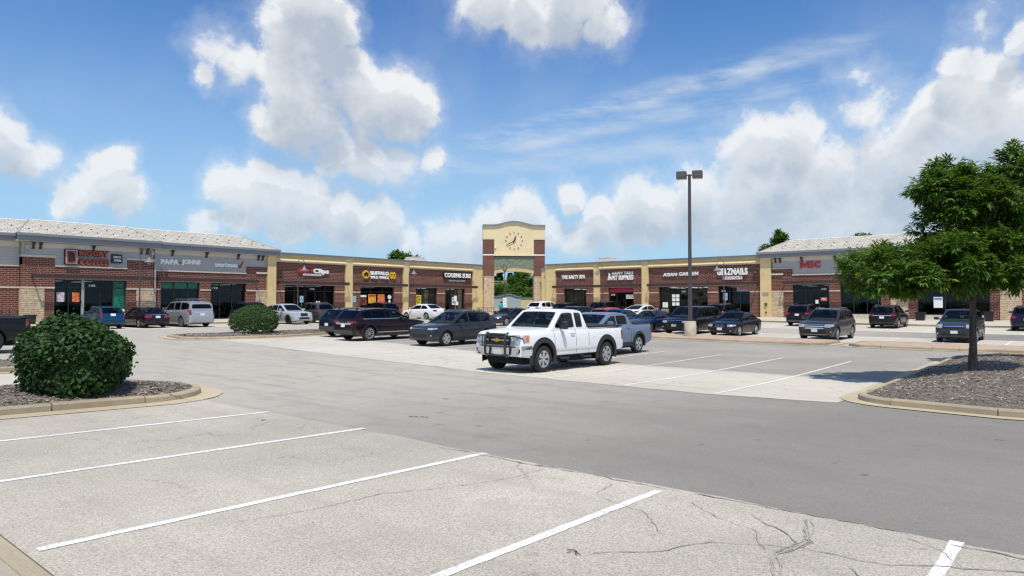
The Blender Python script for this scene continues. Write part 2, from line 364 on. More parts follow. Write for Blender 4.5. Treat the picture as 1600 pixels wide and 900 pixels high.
crack([(15.9, 4.6), (16.0, 7.5), (16.5, 11), (16.9, 13)], 0.0217, 11); crack([(6.0, 6.6), (5.6, 7.4), (4.9, 7.8)], 0.0074, 12)
for i, (x, y) in enumerate([(6.45, -1), (6.5, 1.2), (6.45, 3.2), (6.4, 4.8)]):
    crack([(x + .02, y), (x + .03, y + .9), (x, y + 1.9)], .03, 30 + i)

# near kerb and the walk the photographer stands on
def arc(cx, cy, r, a0, a1, n=8): return [(cx + r * math.cos(R(a0 + (a1 - a0) * i / n)), cy + r * math.sin(R(a0 + (a1 - a0) * i / n))) for i in range(n + 1)]
def offset_poly(poly, d):
    n = len(poly); o = []
    for i in range(n):
        a, b, c = Vector(poly[i - 1]), Vector(poly[i]), Vector(poly[(i + 1) % n])
        t1 = (b - a).normalized(); t2 = (c - b).normalized(); n1 = Vector((t1.y, -t1.x)); n2 = Vector((t2.y, -t2.x)); m = (n1 + n2)
        m = m / max(.35, m.length_squared / 2) if m.length > 1e-4 else n1
        o.append(tuple(b + m * d))
    return o
def kerb_run(path, closed, parent, seg=1.5, w=.17, h=.145, inner=1, gap=.012, m=None, base=None):
    """kerb stones along a path, each its own object; the stone lies on the left of the path"""
    P = [Vector(p) for p in path] + ([Vector(path[0])] if closed else [])
    pts = []; 
    for a, b in zip(P, P[1:]):
        n = max(1, int((b - a).length / .3)); pts += [a.lerp(b, i / n) for i in range(n)]
    pts.append(P[-1])
    # split to stones
    stones = []; cur = [pts[0]]; L = 0
    rr = random.Random(len(pts))
    tgt = seg * rr.uniform(.85, 1.15)
    for a, b in zip(pts, pts[1:]):
        cur.append(b); L += (b - a).length
        if L > tgt: stones.append(cur); cur = [b]; L = 0; tgt = seg * rr.uniform(.8, 1.2)
    if len(cur) > 1: stones.append(cur)
    for st in stones:
        st = [p.copy() for p in st]
        d0 = (st[1] - st[0]).normalized(); st[0] = st[0] + d0 * gap; d1 = (st[-1] - st[-2]).normalized(); st[-1] = st[-1] - d1 * gap
        mb = MB(); k = 0; tilt = rr.uniform(-.008, .008)
        for i, p in enumerate(st):
            t = (st[min(i + 1, len(st) - 1)] - st[max(0, i - 1)]).normalized(); n = Vector((-t.y, t.x)) * inner
            z0 = gz(p.x, p.y) if base is None else base(p.x, p.y)
            hh = h + tilt
            for (q, z) in ((0, -.05), (0.015, hh - .03), (.045, hh), (w, hh + .004), (w + .004, -.05)):
                s = p + n * q; mb.v.append((s.x, s.y, z0 + z))
        for i in range(len(st) - 1):
            for j in range(4): mb.f.append((i * 5 + j, i * 5 + j + 1, i * 5 + 6 + j, i * 5 + 5 + j))
        mb.f.append((4, 3, 2, 1, 0)); e = (len(st) - 1) * 5; mb.f.append((e, e + 1, e + 2, e + 3, e + 4))
        mb.obj('kerb_stone', m or M_KERB, parent, 35)

near_walk = sheet('near_sidewalk', rect(-8, 1.33, -50, 13), .115, pave_mat('near_walk', (.42, .36, .28), (.33, .27, .2), .12, 0, .15))
kerb_run([(1.5, -6), (1.5, 13.2)], False, near_walk, seg=3.0, h=.12)
crackd = MB()
for i in range(90):
    y = -5 + i * .2; w = .012 + .012 * abs(math.sin(i * 2.1)); crackd.add([(1.495, y, gz(1.5, y) + .018), (1.51 + w, y, gz(1.5, y) + .018), (1.51 + .02 * abs(math.sin(i * 1.3 + 2)), y + .2, gz(1.5, y + .2) + .018), (1.495, y + .2, gz(1.5, y + .2) + .018)], [(0, 1, 2, 3)])
tag(crackd.obj('kerb_joint', pmat('joint_dirt', (.06, .05, .04), .95)), kind='structure')

# planted islands: kerb, gutter and bark mulch
def mulch_mat():
    m, N, b = newmat('bark_mulch'); P = pos(N)
    v = N.n('ShaderNodeTexVoronoi'); v.inputs['Scale'].default_value = 26
    mp = N.n('ShaderNodeMapping'); mp.inputs['Scale'].default_value = (1, 2.2, 1); N.L.new(N.vm('ADD', P, N.vm('SCALE', N.noise(P, 9, 2, .5, 'Color'), .3)), mp.inputs[0]); N.L.new(mp.outputs[0], v.inputs['Vector'])
    c = N.mix(N.sep(v.outputs['Color'])[0], (.09, .07, .052), (.31, .27, .225))
    c = N.mix(N.ramp(N.noise(P, 1.2, 3), .4, .7, 0, .4), c, (.13, .10, .08))
    N.L.new(c, b.inputs['Base Color']); b.inputs['Roughness'].default_value = .95
    bp = N.n('ShaderNodeBump'); bp.inputs['Strength'].default_value = .8; bp.inputs['Distance'].default_value = .03; N.L.new(v.outputs['Distance'], bp.inputs['Height']); N.L.new(bp.outputs[0], b.inputs['Normal'])
    return m
M_MULCH = mulch_mat()
def chip_mat():
    m, N, b = newmat('bark_chip'); g = N.n('ShaderNodeNewGeometry')
    N.L.new(N.mix(g.outputs['Random Per Island'], (.075, .056, .042), (.44, .385, .32)), b.inputs['Base Color']); b.inputs['Roughness'].default_value = .9; return m
M_CHIP = chip_mat()
def inside(poly, x, y):
    c = False; n = len(poly)
    for i in range(n):
        a, b = poly[i - 1], poly[i]
        if (a[1] > y) != (b[1] > y) and x < (b[0] - a[0]) * (y - a[1]) / (b[1] - a[1]) + a[0]: c = not c
    return c
def edge_dist(poly, x, y):
    d = 9e9; p = Vector((x, y))
    for i in range(len(poly)):
        a, b = Vector(poly[i - 1]), Vector(poly[i]); ab = b - a; t = max(0, min(1, (p - a).dot(ab) / max(1e-9, ab.length_squared))); d = min(d, (p - a - ab * t).length)
    return d
def island(poly, crown, chips, gut=.42, size=1.0, seg=1.5):
    """poly is the kerb face, counter-clockwise"""
    inner = offset_poly(poly, -.16)
    def top(x, y): return gz(x, y) + .125 + crown * min(1, edge_dist(inner, x, y) / 1.4) + .012 * math.sin(x * 5.1) * math.sin(y * 4.3)
    bed = MB(); bm = bmesh.new(); bm.faces.new([bm.verts.new((p[0], p[1], 0)) for p in inner])
    xs = [p[0] for p in inner]; ys = [p[1] for p in inner]
    bmesh.ops.triangulate(bm, faces=bm.faces[:])
    for lo, hi, nr in ((min(xs), max(xs), (1, 0)), (min(ys), max(ys), (0, 1))):
        t = lo + .3
        while t < hi:
            bmesh.ops.bisect_plane(bm, geom=bm.verts[:] + bm.edges[:] + bm.faces[:], dist=1e-5, plane_co=(t * nr[0], t * nr[1], 0), plane_no=(*nr, 0)); t += .45
    for v in bm.verts: v.co.z = top(v.co.x, v.co.y)
    for f in bm.faces:
        if f.normal.z < 0: f.normal_flip()
    me = bpy.data.meshes.new('mulch_bed'); bm.to_mesh(me); bm.free(); me.shade_smooth()
    bedo = obj('mulch_bed', me, M_MULCH); bedo['kind'] = 'structure'
    kerb_run(poly, True, bedo, seg=seg)
    sheet('gutter_pan', offset_poly(poly, gut), .021, M_GUT, kind='structure')
    mb = MB(); rr = random.Random(int(abs(poly[0][0]) * 100)); k = 0
    while k < chips:
        x, y = rr.uniform(min(xs), max(xs)), rr.uniform(min(ys), max(ys))
        if not inside(inner, x, y): continue
        k += 1; l = rr.uniform(.025, .07) * size; w = rr.uniform(.008, .02) * size; a = rr.uniform(0, 6.28); t = Vector((math.cos(a), math.sin(a), rr.uniform(-.4, .4))) * l; n = Vector((-math.sin(a), math.cos(a), rr.uniform(-.5, .5))) * w
        c = Vector((x, y, top(x, y) + rr.uniform(.004, .025)))
        mb.add([c - t - n, c + t - n * .6, c + t + n, c - t + n * .7], [(0, 1, 2, 3)])
    if chips: tag(mb.obj('bark_chips', M_CHIP, bedo), kind='stuff')
    return top
ISL_L = [(-3, 13.55), (3.0, 13.55)] + arc(5.35, 15.25, 1.75, -78, 70, 9) + [(4.2, 17.15), (-3, 17.15)]
top_left = island(ISL_L, .16, 7500, size=.8)
ISL_R = [(16.2, -2.2), (31, -2.2)] + arc(30.2, 3.3, .75, 0, 90, 4) + [(22.0, 4.1), (18.4, 4.08)] + arc(17.0, 2.9, 1.2, 90, 178, 6)[1:] + [(15.62, 1.4), (15.9, -.5)]
top_right = island(ISL_R, .22, 11000, gut=.36, size=.72)
ISL_M = arc(17.2, 36.2, 1.15, 160, 255, 5) + [(21, 34.65), (29.5, 36.0)] + arc(29.5, 37.6, 1.2, -80, 80, 5) + [(20, 39.0)] + arc(17.4, 37.6, 1.3, 100, 160, 3)[:-1]
top_mid = island(ISL_M, .10, 1500, gut=.45, size=1.6)
ISL_F = [(-6, 21.6), (5.3, 21.6)] + arc(5.3, 23.2, 1.5, -75, 75, 5) + [(5.3, 25.0), (-6, 25.0)]
top_far = island(ISL_F, .1, 900, gut=.4, size=1.4)
# brick-topped divider in front of the right-hand parking row, with a drain gap
def paver_island(y0, y1):
    poly = [(34.95, y0 + .6), (35.5, y0), (37.9, y0), (38.3, y0 + .4), (38.3, y1 - .4), (37.9, y1), (35.5, y1), (34.95, y1 - .6)]
    poly = poly[:4] + poly[4:]
    o = sheet('paver_island', offset_poly(poly, -.16), .142, M_PAVER)
    kerb_run(poly, True, o, seg=3.0)
    sheet('gutter_pan', offset_poly(poly, .38), .021, M_GUT)
paver_island(10.0, 23.6); paver_island(-20, 9.0)
paver_island(31.5, 41.5)
# storefront walks
def walk_z(x, y):
    d = min(57.4 - y, 66.4 - x)
    return None
WALK = [(2, 54.55), (47.6, 54.55), (48.5, 53.6), (49.3, 48.8), (52.6, 45.3), (58.6, 44.9), (60.1, 43.9), (60.1, -50), (66.6, -50), (66.6, 51), (80, 64.3), (72.3, 72), (62.4, 57.6), (2, 57.6)]
def walk_top(x, y):
    d = min(abs(y - 54.55) if y > 54.5 or x < 46 else 9, abs(x - 60.1) if x > 60.1 or y < 41 else 9)
    lim = gz(min(x, 60.1), min(y, 54.55)) + .145
    e = edge_dist(WALK[:8], x, y) if x < 66 and y < 57 else 6
    k = min(1, e / 3.0)
    return lim * (1 - k) + FLOOR * k
sw = sheet('storefront_sidewalk', WALK, .0, M_WALK, top=walk_top)
kerb_run(WALK[:8], False, sw, seg=3.0, w=.16, h=.15)
# ------------------------------------------------------------------ building materials (object coordinates: x along the wall, z up)
def wall_vec(N, sx=1.0, ox=0.0):
    s = N.sep(objc(N)); return N.comb(N.math('ADD', s[0], s[1]), s[2], 0.0)
def brick_mat(name, c1, c2, mortar, bw=.40, bh=.135, ms=.02, var=.3):
    m, N, b = newmat(name); v = wall_vec(N)
    t = N.n('ShaderNodeTexBrick'); t.inputs['Scale'].default_value = 1; t.inputs['Brick Width'].default_value = bw; t.inputs['Row Height'].default_value = bh
    t.inputs['Mortar Size'].default_value = ms; t.inputs['Mortar Smooth'].default_value = .3; t.inputs['Bias'].default_value = -.1
    t.inputs['Color1'].default_value = c4(c1); t.inputs['Color2'].default_value = c4(c2); t.inputs['Mortar'].default_value = c4(mortar); N.L.new(v, t.inputs['Vector'])
    c = N.mix(N.ramp(N.noise(v, .8, 5), .3, .75, 0, var), t.outputs[0], tuple(x * .6 for x in c1))
    N.L.new(c, b.inputs['Base Color']); b.inputs['Roughness'].default_value = .85
    bp = N.n('ShaderNodeBump'); bp.inputs['Strength'].default_value = .5; bp.inputs['Distance'].default_value = .01; bp.invert = True; N.L.new(t.outputs['Fac'], bp.inputs['Height']); N.L.new(bp.outputs[0], b.inputs['Normal'])
    return m
M_BRICK = brick_mat('red_brick', (.122, .025, .017), (.165, .038, .026), (.35, .25, .195), ms=.018)
def stone_mat():
    m, N, b = newmat('ledge_stone'); v = wall_vec(N); v2 = N.vm('ADD', v, N.vm('SCALE', N.noise(v, 1.6, 2, .5, 'Color'), .12))
    t = N.n('ShaderNodeTexBrick'); t.inputs['Scale'].default_value = 1; t.inputs['Brick Width'].default_value = .52; t.inputs['Row Height'].default_value = .14
    t.offset = .37; t.squash = .6; t.squash_frequency = 3
    t.inputs['Mortar Size'].default_value = .012; t.inputs['Color1'].default_value = (.68, .52, .34, 1); t.inputs['Color2'].default_value = (.50, .37, .24, 1); t.inputs['Mortar'].default_value = (.22, .16, .10, 1); N.L.new(v2, t.inputs['Vector'])
    c = N.mix(N.ramp(N.noise(v, 3.5, 4), .35, .7, 0, .55), t.outputs[0], (.74, .60, .42))
    N.L.new(c, b.inputs['Base Color']); b.inputs['Roughness'].default_value = .9
    bp = N.n('ShaderNodeBump'); bp.inputs['Strength'].default_value = .9; bp.inputs['Distance'].default_value = .03; bp.invert = True; N.L.new(N.math('ADD', t.outputs['Fac'], N.math('MULTIPLY', N.noise(v, 9, 4), .6)), bp.inputs['Height']); N.L.new(bp.outputs[0], b.inputs['Normal'])
    return m
M_STONE = stone_mat()
M_STUC = pmat('yellow_stucco', (.72, .55, .28), .9, var=.07, vscale=1.2, bump=.2, bscale=40)
M_STUC2 = pmat('tower_stucco', (.80, .66, .41), .9, var=.05, vscale=.9, bump=.2, bscale=40)
M_LIME = pmat('limestone_trim', (.60, .53, .43), .85, var=.1, vscale=4)
M_COPE = pmat('grey_metal_coping', (.30, .31, .33), .45, .5)
M_FASC = pmat('blue_grey_fascia', (.22, .235, .27), .55)
M_SOFF = pmat('cream_soffit', (.62, .57, .50), .8)
M_AWN = pmat('bronze_awning', (.060, .040, .040), .5, .2)
M_AWNL = pmat('bronze_awning_lip', (.13, .085, .08), .5, .2)
M_FRAME = pmat('dark_window_frame', (.028, .026, .028), .45, .3)
M_POST = pmat('pale_door_post', (.42, .45, .42), .5, .3)
M_PIPE = pmat('grey_downspout', (.40, .41, .42), .5, .3)
M_GREEN = pmat('green_aggregate_panel', (.19, .235, .165), .9, var=.3, vscale=5, bump=.5, bscale=30)
M_WHITE = pmat('white_paint', (.86, .86, .85), .5)
M_REDP = pmat('red_sign', (.55, .02, .03), .5)
M_BLACKP = pmat('black_paint', (.012, .012, .014), .45)
M_ORANGE = pmat('salmon_sign_face', (.42, .075, .045), .5)
M_YELP = pmat('gold_sign', (.80, .45, .02), .5)
M_STEEL = pmat('steel', (.45, .46, .48), .35, .9)
def siding_mat():
    m, N, b = newmat('lap_siding'); z = N.sep(objc(N))[2]
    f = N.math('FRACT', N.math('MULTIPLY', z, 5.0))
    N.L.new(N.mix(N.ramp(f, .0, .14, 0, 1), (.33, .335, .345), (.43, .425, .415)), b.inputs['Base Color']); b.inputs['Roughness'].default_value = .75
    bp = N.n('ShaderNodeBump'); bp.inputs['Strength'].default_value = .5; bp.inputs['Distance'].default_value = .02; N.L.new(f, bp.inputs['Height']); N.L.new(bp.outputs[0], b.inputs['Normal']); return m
M_SIDING = siding_mat()
def shingle_mat():
    m, N, b = newmat('pale_shingles'); s = N.sep(objc(N)); v = N.comb(N.math('ADD', s[0], N.math('MULTIPLY', s[1], .02)), N.math('MULTIPLY', s[2], 2.7), 0)
    t = N.n('ShaderNodeTexBrick'); t.inputs['Scale'].default_value = 1; t.inputs['Brick Width'].default_value = .55; t.inputs['Row Height'].default_value = .34; t.inputs['Mortar Size'].default_value = .03
    t.inputs['Color1'].default_value = (.52, .485, .42, 1); t.inputs['Color2'].default_value = (.40, .37, .32, 1); t.inputs['Mortar'].default_value = (.22, .205, .18, 1); N.L.new(v, t.inputs['Vector'])
    N.L.new(N.mix(N.ramp(N.noise(v, 2.5, 5), .4, .7, 0, .35), t.outputs[0], (.56, .53, .47)), b.inputs['Base Color']); b.inputs['Roughness'].default_value = .9; return m
M_SHING = shingle_mat()
def glass_mat(name, tint, rough=.02, var=.0, spec=.3):
    m, N, b = newmat(name); v = objc(N)
    b.inputs['Base Color'].default_value = c4(tint); b.inputs['Roughness'].default_value = rough; b.inputs['Specular IOR Level'].default_value = spec
    if var:
        f = N.noise(v, 1.1, 4); N.L.new(N.mix(N.ramp(f, .45, .7), tint, tuple(x + var for x in tint)), b.inputs['Base Color'])
        bp = N.n('ShaderNodeBump'); bp.inputs['Strength'].default_value = .05; bp.inputs['Distance'].default_value = .05; N.L.new(N.noise(v, .7, 1), bp.inputs['Height']); N.L.new(bp.outputs[0], b.inputs['Normal'])
    return m
def clear_glass(name, tint):
    m, N, b = newmat(name); out = m.node_tree.nodes['Material Output']; tr = N.n('ShaderNodeBsdfTransparent'); tr.inputs[0].default_value = c4(tint); gl = N.n('ShaderNodeBsdfGlossy'); gl.inputs['Roughness'].default_value = .01; gl.inputs[0].default_value = (.85, .9, .95, 1)
    fr = N.n('ShaderNodeFresnel'); fr.inputs[0].default_value = 1.5; bp = N.n('ShaderNodeBump'); bp.inputs['Strength'].default_value = .05; bp.inputs['Distance'].default_value = .05; N.L.new(N.noise(objc(N), .7, 1), bp.inputs['Height']); N.L.new(bp.outputs[0], gl.inputs['Normal'])
    mx = N.n('ShaderNodeMixShader'); N.L.new(N.math('MULTIPLY', fr.outputs[0], .6), mx.inputs[0]); N.L.new(tr.outputs[0], mx.inputs[1]); N.L.new(gl.outputs[0], mx.inputs[2]); N.L.new(mx.outputs[0], out.inputs[0]); return m
M_GLASS = clear_glass('tinted_store_glass', (.24, .27, .29)); M_GLASS2 = clear_glass('clear_store_glass', (.60, .66, .66))
M_ROOMW = pmat('shop_wall_paint', (.30, .28, .25), .8); M_ROOMF = pmat('shop_floor', (.16, .13, .11), .6); M_PANEL = pmat('ceiling_panel', (.8, .8, .8), .5, emit=((1, .96, .88), 2.2))
FURN = [pmat('shop_fitting_' + n, c, .6) for n, c in (('oak', (.20, .12, .06)), ('white', (.55, .54, .52)), ('dark', (.03, .03, .035)), ('red', (.25, .03, .03)), ('teal', (.04, .14, .15)))]
def room(P, x0, x1, y0, seed, depth=4.6, h=3.46):
    rr = random.Random(seed); a, b, c, d = x0 - .5, x1 + .5, y0, y0 + depth
    r = MB(); r.add([(a, c, FLOOR + .02), (b, c, FLOOR + .02), (b, d, FLOOR + .02), (a, d, FLOOR + .02)], [(0, 1, 2, 3)]); ro = r.obj('shop_floor', M_ROOMF, P)
    w = MB(); w.add([(a, c, FLOOR), (a, d, FLOOR), (b, d, FLOOR), (b, c, FLOOR), (a, c, h), (a, d, h), (b, d, h), (b, c, h)], [(0, 1, 5, 4), (1, 2, 6, 5), (2, 3, 7, 6), (4, 5, 6, 7)]); w.obj('shop_wall', M_ROOMW, ro)
    for i in range(max(1, int((b - a) / 2))):
        x = a + .9 + i * 2.0
        for y in (c + 1.2, c + 3.0): box('ceiling_light', M_PANEL, ro, x, x + .6, y, y + 1.0, h - .05, h - .02)
    for i in range(int((b - a) * 2.2)):
        m = rr.choice(FURN); x = rr.uniform(a + .2, b - .8); y = rr.uniform(c + .7, d - .6); wd, dp, hh = rr.uniform(.3, .9), rr.uniform(.3, .6), rr.choice([.75, .95, 1.1, 1.5, 2.0]); box('shop_fitting', m, ro, x, x + wd, y, y + dp, FLOOR + .02, FLOOR + hh)
    for i in range(int((b - a) * 1.2)):
        m = rr.choice(FURN); x = rr.uniform(a + .2, b - .7); z = rr.uniform(1.5, 2.6); box('wall_panel', m, ro, x, x + rr.uniform(.3, .8), d - .05, d - .02, z, z + rr.uniform(.3, .7))
M_GFILM = pmat('green_window_film', (.015, .17, .11), .25, var=.35, vscale=6)

# ------------------------------------------------------------------ facade kit; local frame: x right along the wall, y into the wall, z up
def bld(name, label, cat, loc, rz): return thing(name, label, cat, loc, rz)
def window(P, x0, x1, z0, z1, y, mull=(), trans=(2.93,), film={}, post=None, glass=None):
    """a storefront window: frame (part) with each pane a sub-part"""
    f = MB(); t = .055
    xs = [x0] + sorted(mull) + [x1]; zs = [z0] + [q for q in trans if z0 < q < z1] + [z1]
    f.box(x0, x1, y, y + .12, z0, z0 + .09); f.box(x0, x1, y, y + .12, z1 - t, z1)
    for x in xs:
        w = t if x in (x0, x1) else t / 2
        a, b_ = (x, x + t) if x == x0 else ((x - t, x) if x == x1 else (x - .032, x + .032))
        f.box(a, b_, y - .002, y + .122, z0 + .09, z1 - t)
    for q in zs[1:-1]: f.box(x0 + t, x1 - t, y + .004, y + .118, q - .03, q + .03)
    fo = f.obj('window_frame', M_FRAME, P)
    rr = random.Random(int(x0 * 97 + z1 * 13))
    for i in range(len(xs) - 1):
        for j in range(len(zs) - 1):
            mm = film.get((i, j), glass or M_GLASS)
            MB().box(xs[i] + .03, xs[i + 1] - .03, y + .055, y + .075, zs[j] + .03, zs[j + 1] - .03).obj('pane', mm, fo)
    if post is not None: box('door_post', M_POST, P, post - .09, post + .09, y - .06, y + .05, z0, z1)
    room(P, x0, x1, y + .13, int(abs(x0) * 31 + 7))
    return fo
def door(P, x0, x1, z1, y):
    d = MB(); d.box(x0, x0 + .09, y, y + .05, FLOOR + .02, z1); d.box(x1 - .09, x1, y, y + .05, FLOOR + .02, z1); d.box(x0 + .09, x1 - .09, y + .002, y + .048, z1 - .1, z1); d.box(x0 + .09, x1 - .09, y + .002, y + .048, FLOOR + .02, FLOOR + .25)
    o = d.obj('door', M_FRAME, P); MB().box(x0 + .09, x1 - .09, y + .02, y + .035, FLOOR + .25, z1 - .1).obj('pane', M_GLASS, o)
    MB().tube([(x1 - .13, y - .05, 1.3), (x1 - .13, y - .05, 1.75)], .018, 6).obj('handle', M_STEEL, o)
def awning(P, x0, x1, y, z0=3.58, z1=3.82, d=.66):
    a = MB(); a.box(x0, x1, y - d, y - d + .06, z0, z1); a.box(x0, x0 + .06, y - d + .06, y, z0 + .01, z1 - .01); a.box(x1 - .06, x1, y - d + .06, y, z0 + .01, z1 - .01)
    n = max(2, int((x1 - x0) / 2.2))
    for i in range(1, n):
        x = x0 + (x1 - x0) * i / n; a.box(x - .025, x + .025, y - d + .06, y, z0 + .05, z1 - .05)
    o = a.obj('awning', M_AWN, P)
    l = MB(); l.box(x0 - .01, x1 + .01, y - d - .03, y - d + .05, z0 - .05, z0 - .002); l.obj('awning_lip', M_AWNL, o)
    for x in (x0 + .4, x1 - .4): MB().tube([(x, y - d + .08, z1), (x, y + .01, z1 + .75)], .014, 5).obj('tie_rod', M_AWN, o)
def bracket(P, x, y, z=6.02):
    b = MB(); pr = [(y, z + .05), (y - .38, z + .05), (y - .38, z - .03), (y - .20, z - .13), (y - .10, z - .42), (y, z - .42)]
    b.prism(pr, 'x', x - .07, x + .07).obj('eave_bracket', M_AWN, P)
def downspout(P, x, y, z0, z1):
    p = MB(); p.tube([(x, y - .42, z1), (x, y - .40, z1 - .18), (x, y - .07, z1 - .5), (x, y - .07, z0)], .055, 8); p.obj('downspout', M_PIPE, P)
    box('conductor_head', M_PIPE, P, x - .1, x + .1, y - .3, y - .02, z1 - .75, z1 - .45)
def bricks(P, x0, x1, y0, y1, z0, z1): return box('brick_wall', M_BRICK, P, x0, x1, y0, y1, z0, z1)
def text_mesh(s, x0, x1, z0, z1, depth=.06, y=0.0, bold=.0, slant=0.0, thick_back=0):
    cu = bpy.data.curves.new('t', 'FONT'); cu.body = s; cu.size = 1; cu.extrude = .02; cu.offset = bold; cu.resolution_u = 3; cu.shear = slant; cu.space_character = 1.06
    o = bpy.data.objects.new('t', cu); COL.objects.link(o); dg = bpy.context.evaluated_depsgraph_get(); dg.update()
    me = bpy.data.meshes.new_from_object(o.evaluated_get(dg)); bpy.data.objects.remove(o); bpy.data.curves.remove(cu)
    me.materials.clear()
    n = len(me.vertices); a = np.empty(n * 3); me.vertices.foreach_get('co', a); a = a.reshape(-1, 3)
    mn, mx = a.min(0), a.max(0); q = np.empty_like(a)
    q[:, 0] = x0 + (a[:, 0] - mn[0]) / (mx[0] - mn[0]) * (x1 - x0); q[:, 2] = z0 + (a[:, 1] - mn[1]) / (mx[1] - mn[1]) * (z1 - z0)
    q[:, 1] = y - (a[:, 2] - mn[2]) / (mx[2] - mn[2]) * depth
    me.vertices.foreach_set('co', q.ravel()); me.update(); return me
def lettering(P, s, m, x0, x1, z0, z1, depth=.06, y=0.0, bold=.02, slant=0.0, name='lettering'):
    me = text_mesh(s, x0, x1, z0, z1, depth, y, bold, slant); me.name = name
    return obj(name, me, m, P)

# ---- left roofed building
BL = thing('retail_building', 'left brick shop building with grey siding sign bands and pale shingle roof', 'building', (0, 57.4, 0), 0)
def roof(P, x0, x1, hipL, hipR, yo=0.0, ze=6.62, zr=7.92, run=3.5, skip=None):
    """pitched shingle roof with its gutter; hips cut the ends at 45 degrees"""
    ye = -.50 + yo; yr = ye + run
    r = MB(); a = [(x0, ye, ze), (x1, ye, ze), (x1 - hipR, yr, zr), (x0 + hipL, yr, zr)]
    bk = yr + run
    r.add(a, [(0, 1, 2, 3)])
    r.add([(x0 + hipL, yr, zr), (x1 - hipR, yr, zr), (x1, bk, ze), (x0, bk, ze)], [(0, 1, 2, 3)])
    r.add([(x0, ye, ze), (x0 + hipL, yr, zr), (x0, bk, ze)], [(0, 1, 2)]); r.add([(x1, ye, ze), (x1 - hipR, yr, zr), (x1, bk, ze)], [(0, 1, 2)])
    r.add([(x0, ye, ze - .06), (x1, ye, ze - .06), (x1, bk, ze - .06), (x0, bk, ze - .06)], [(0, 1, 2, 3)])
    ro = r.obj('roof', M_SHING, P)
    rc = MB(); rc.tube([(x0 + hipL, yr, zr + .01), (x1 - hipR, yr, zr + .01)], .06, 6)
    rc.obj('ridge_cap', pmat('ridge_cap', (.72, .70, .66), .8), ro)
    if hipR: MB().tube([(x1, ye, ze + .01), (x1 - hipR, yr, zr + .012)], .04, 6).obj('hip_cap', pmat('hip_cap', (.36, .33, .30), .85), ro)
    if hipL: MB().tube([(x0, ye, ze + .01), (x0 + hipL, yr, zr + .012)], .04, 6).obj('hip_cap', MATS.get('hip_cap') or pmat('hip_cap', (.36, .33, .30), .85), ro)
    g = MB(); n = 0
    for row, off in ((.28, 0), (.55, .55)):
        x = (skip or x0 + hipL * row) + .5 + off
        while x < x1 - hipR * row - .3:
            y = ye + run * row; z = ze + (zr - ze) * row; g.box(x - .045, x + .045, y - .03, y + .03, z, z + .07); x += 1.1
    tag(g.obj('snow_guards', pmat('snow_guard', (.10, .08, .07), .7), ro), kind='stuff')
    e = MB(); e.box(x0, x1, ye - .13, ye - .002, ze - .17, ze + .015); e.obj('gutter', M_FASC, ro)
    f = MB(); f.box(x0 + .03, x1 - .03, ye + .0, ye + .04, ze - .52, ze - .062); f.obj('fascia', M_FASC, ro)
    s = MB(); s.box(x0 + .04, x1 - .04, ye + .042, .12 + yo, ze - .54, ze - .47); s.obj('soffit', M_SOFF, ro)
    return ro
def frieze(P, x0, x1, y): box('frieze_board', M_SOFF, P, x0, x1, y - .05, y, 5.74, 6.085)
PB = -.25                                     # the coffee shop bay stands proud
# far left bay
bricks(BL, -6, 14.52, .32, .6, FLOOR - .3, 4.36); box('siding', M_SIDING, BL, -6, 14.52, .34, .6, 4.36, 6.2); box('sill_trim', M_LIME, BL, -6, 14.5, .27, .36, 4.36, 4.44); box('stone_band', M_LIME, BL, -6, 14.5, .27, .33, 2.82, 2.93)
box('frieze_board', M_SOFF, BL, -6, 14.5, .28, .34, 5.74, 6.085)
# coffee bay
bricks(BL, 14.56, 16.52, PB, .6, 2.93, 5.03); bricks(BL, 15.9, 16.52, PB, .6, FLOOR - .3, 2.82); box('stone_pier', M_STONE, BL, 14.52, 15.9, PB - .05, .6, FLOOR - .3, 2.82)
box('stone_band', M_LIME, BL, 14.5, 16.52, PB - .07, .6, 2.82, 2.93); box('pier_cap', M_LIME, BL, 14.48, 16.6, PB - .06, .6, 5.03, 5.19)
bricks(BL, 16.52, 21.39, PB, .6, 3.5, 4.40); box('sill_trim', M_LIME, BL, 16.52, 21.39, PB - .06, .6, 4.40, 4.49)
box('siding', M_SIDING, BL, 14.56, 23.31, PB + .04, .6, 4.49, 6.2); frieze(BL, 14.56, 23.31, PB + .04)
bricks(BL, 21.39, 23.33, PB, .6, 2.93, 5.10); bricks(BL, 21.39, 22.05, PB, .6, FLOOR - .3, 2.82); box('stone_pier', M_STONE, BL, 22.05, 23.36, PB - .05, .6, FLOOR - .3, 2.82)
box('stone_band', M_LIME, BL, 21.39, 23.38, PB - .07, .6, 2.82, 2.93); box('pier_cap', M_LIME, BL, 21.3, 23.4, PB - .06, .6, 5.10, 5.26)
window(BL, 16.52, 21.39, FLOOR, 3.5, .05, (17.5, 18.42, 19.6, 20.47), film={(4, 0): M_GFILM, (4, 1): M_GFILM}, post=18.42)
awning(BL, 15.08, 23.16, PB)
for x in (15.18, 15.61, 19.0, 22.38, 22.83): bracket(BL, x, PB + .04)
downspout(BL, 14.75, PB, 5.2, 6.3); downspout(BL, 23.15, PB, 5.28, 6.3)
box('corner_board', M_PIPE, BL, 23.40, 23.52, PB - .02, .05, FLOOR - .3, 4.9)
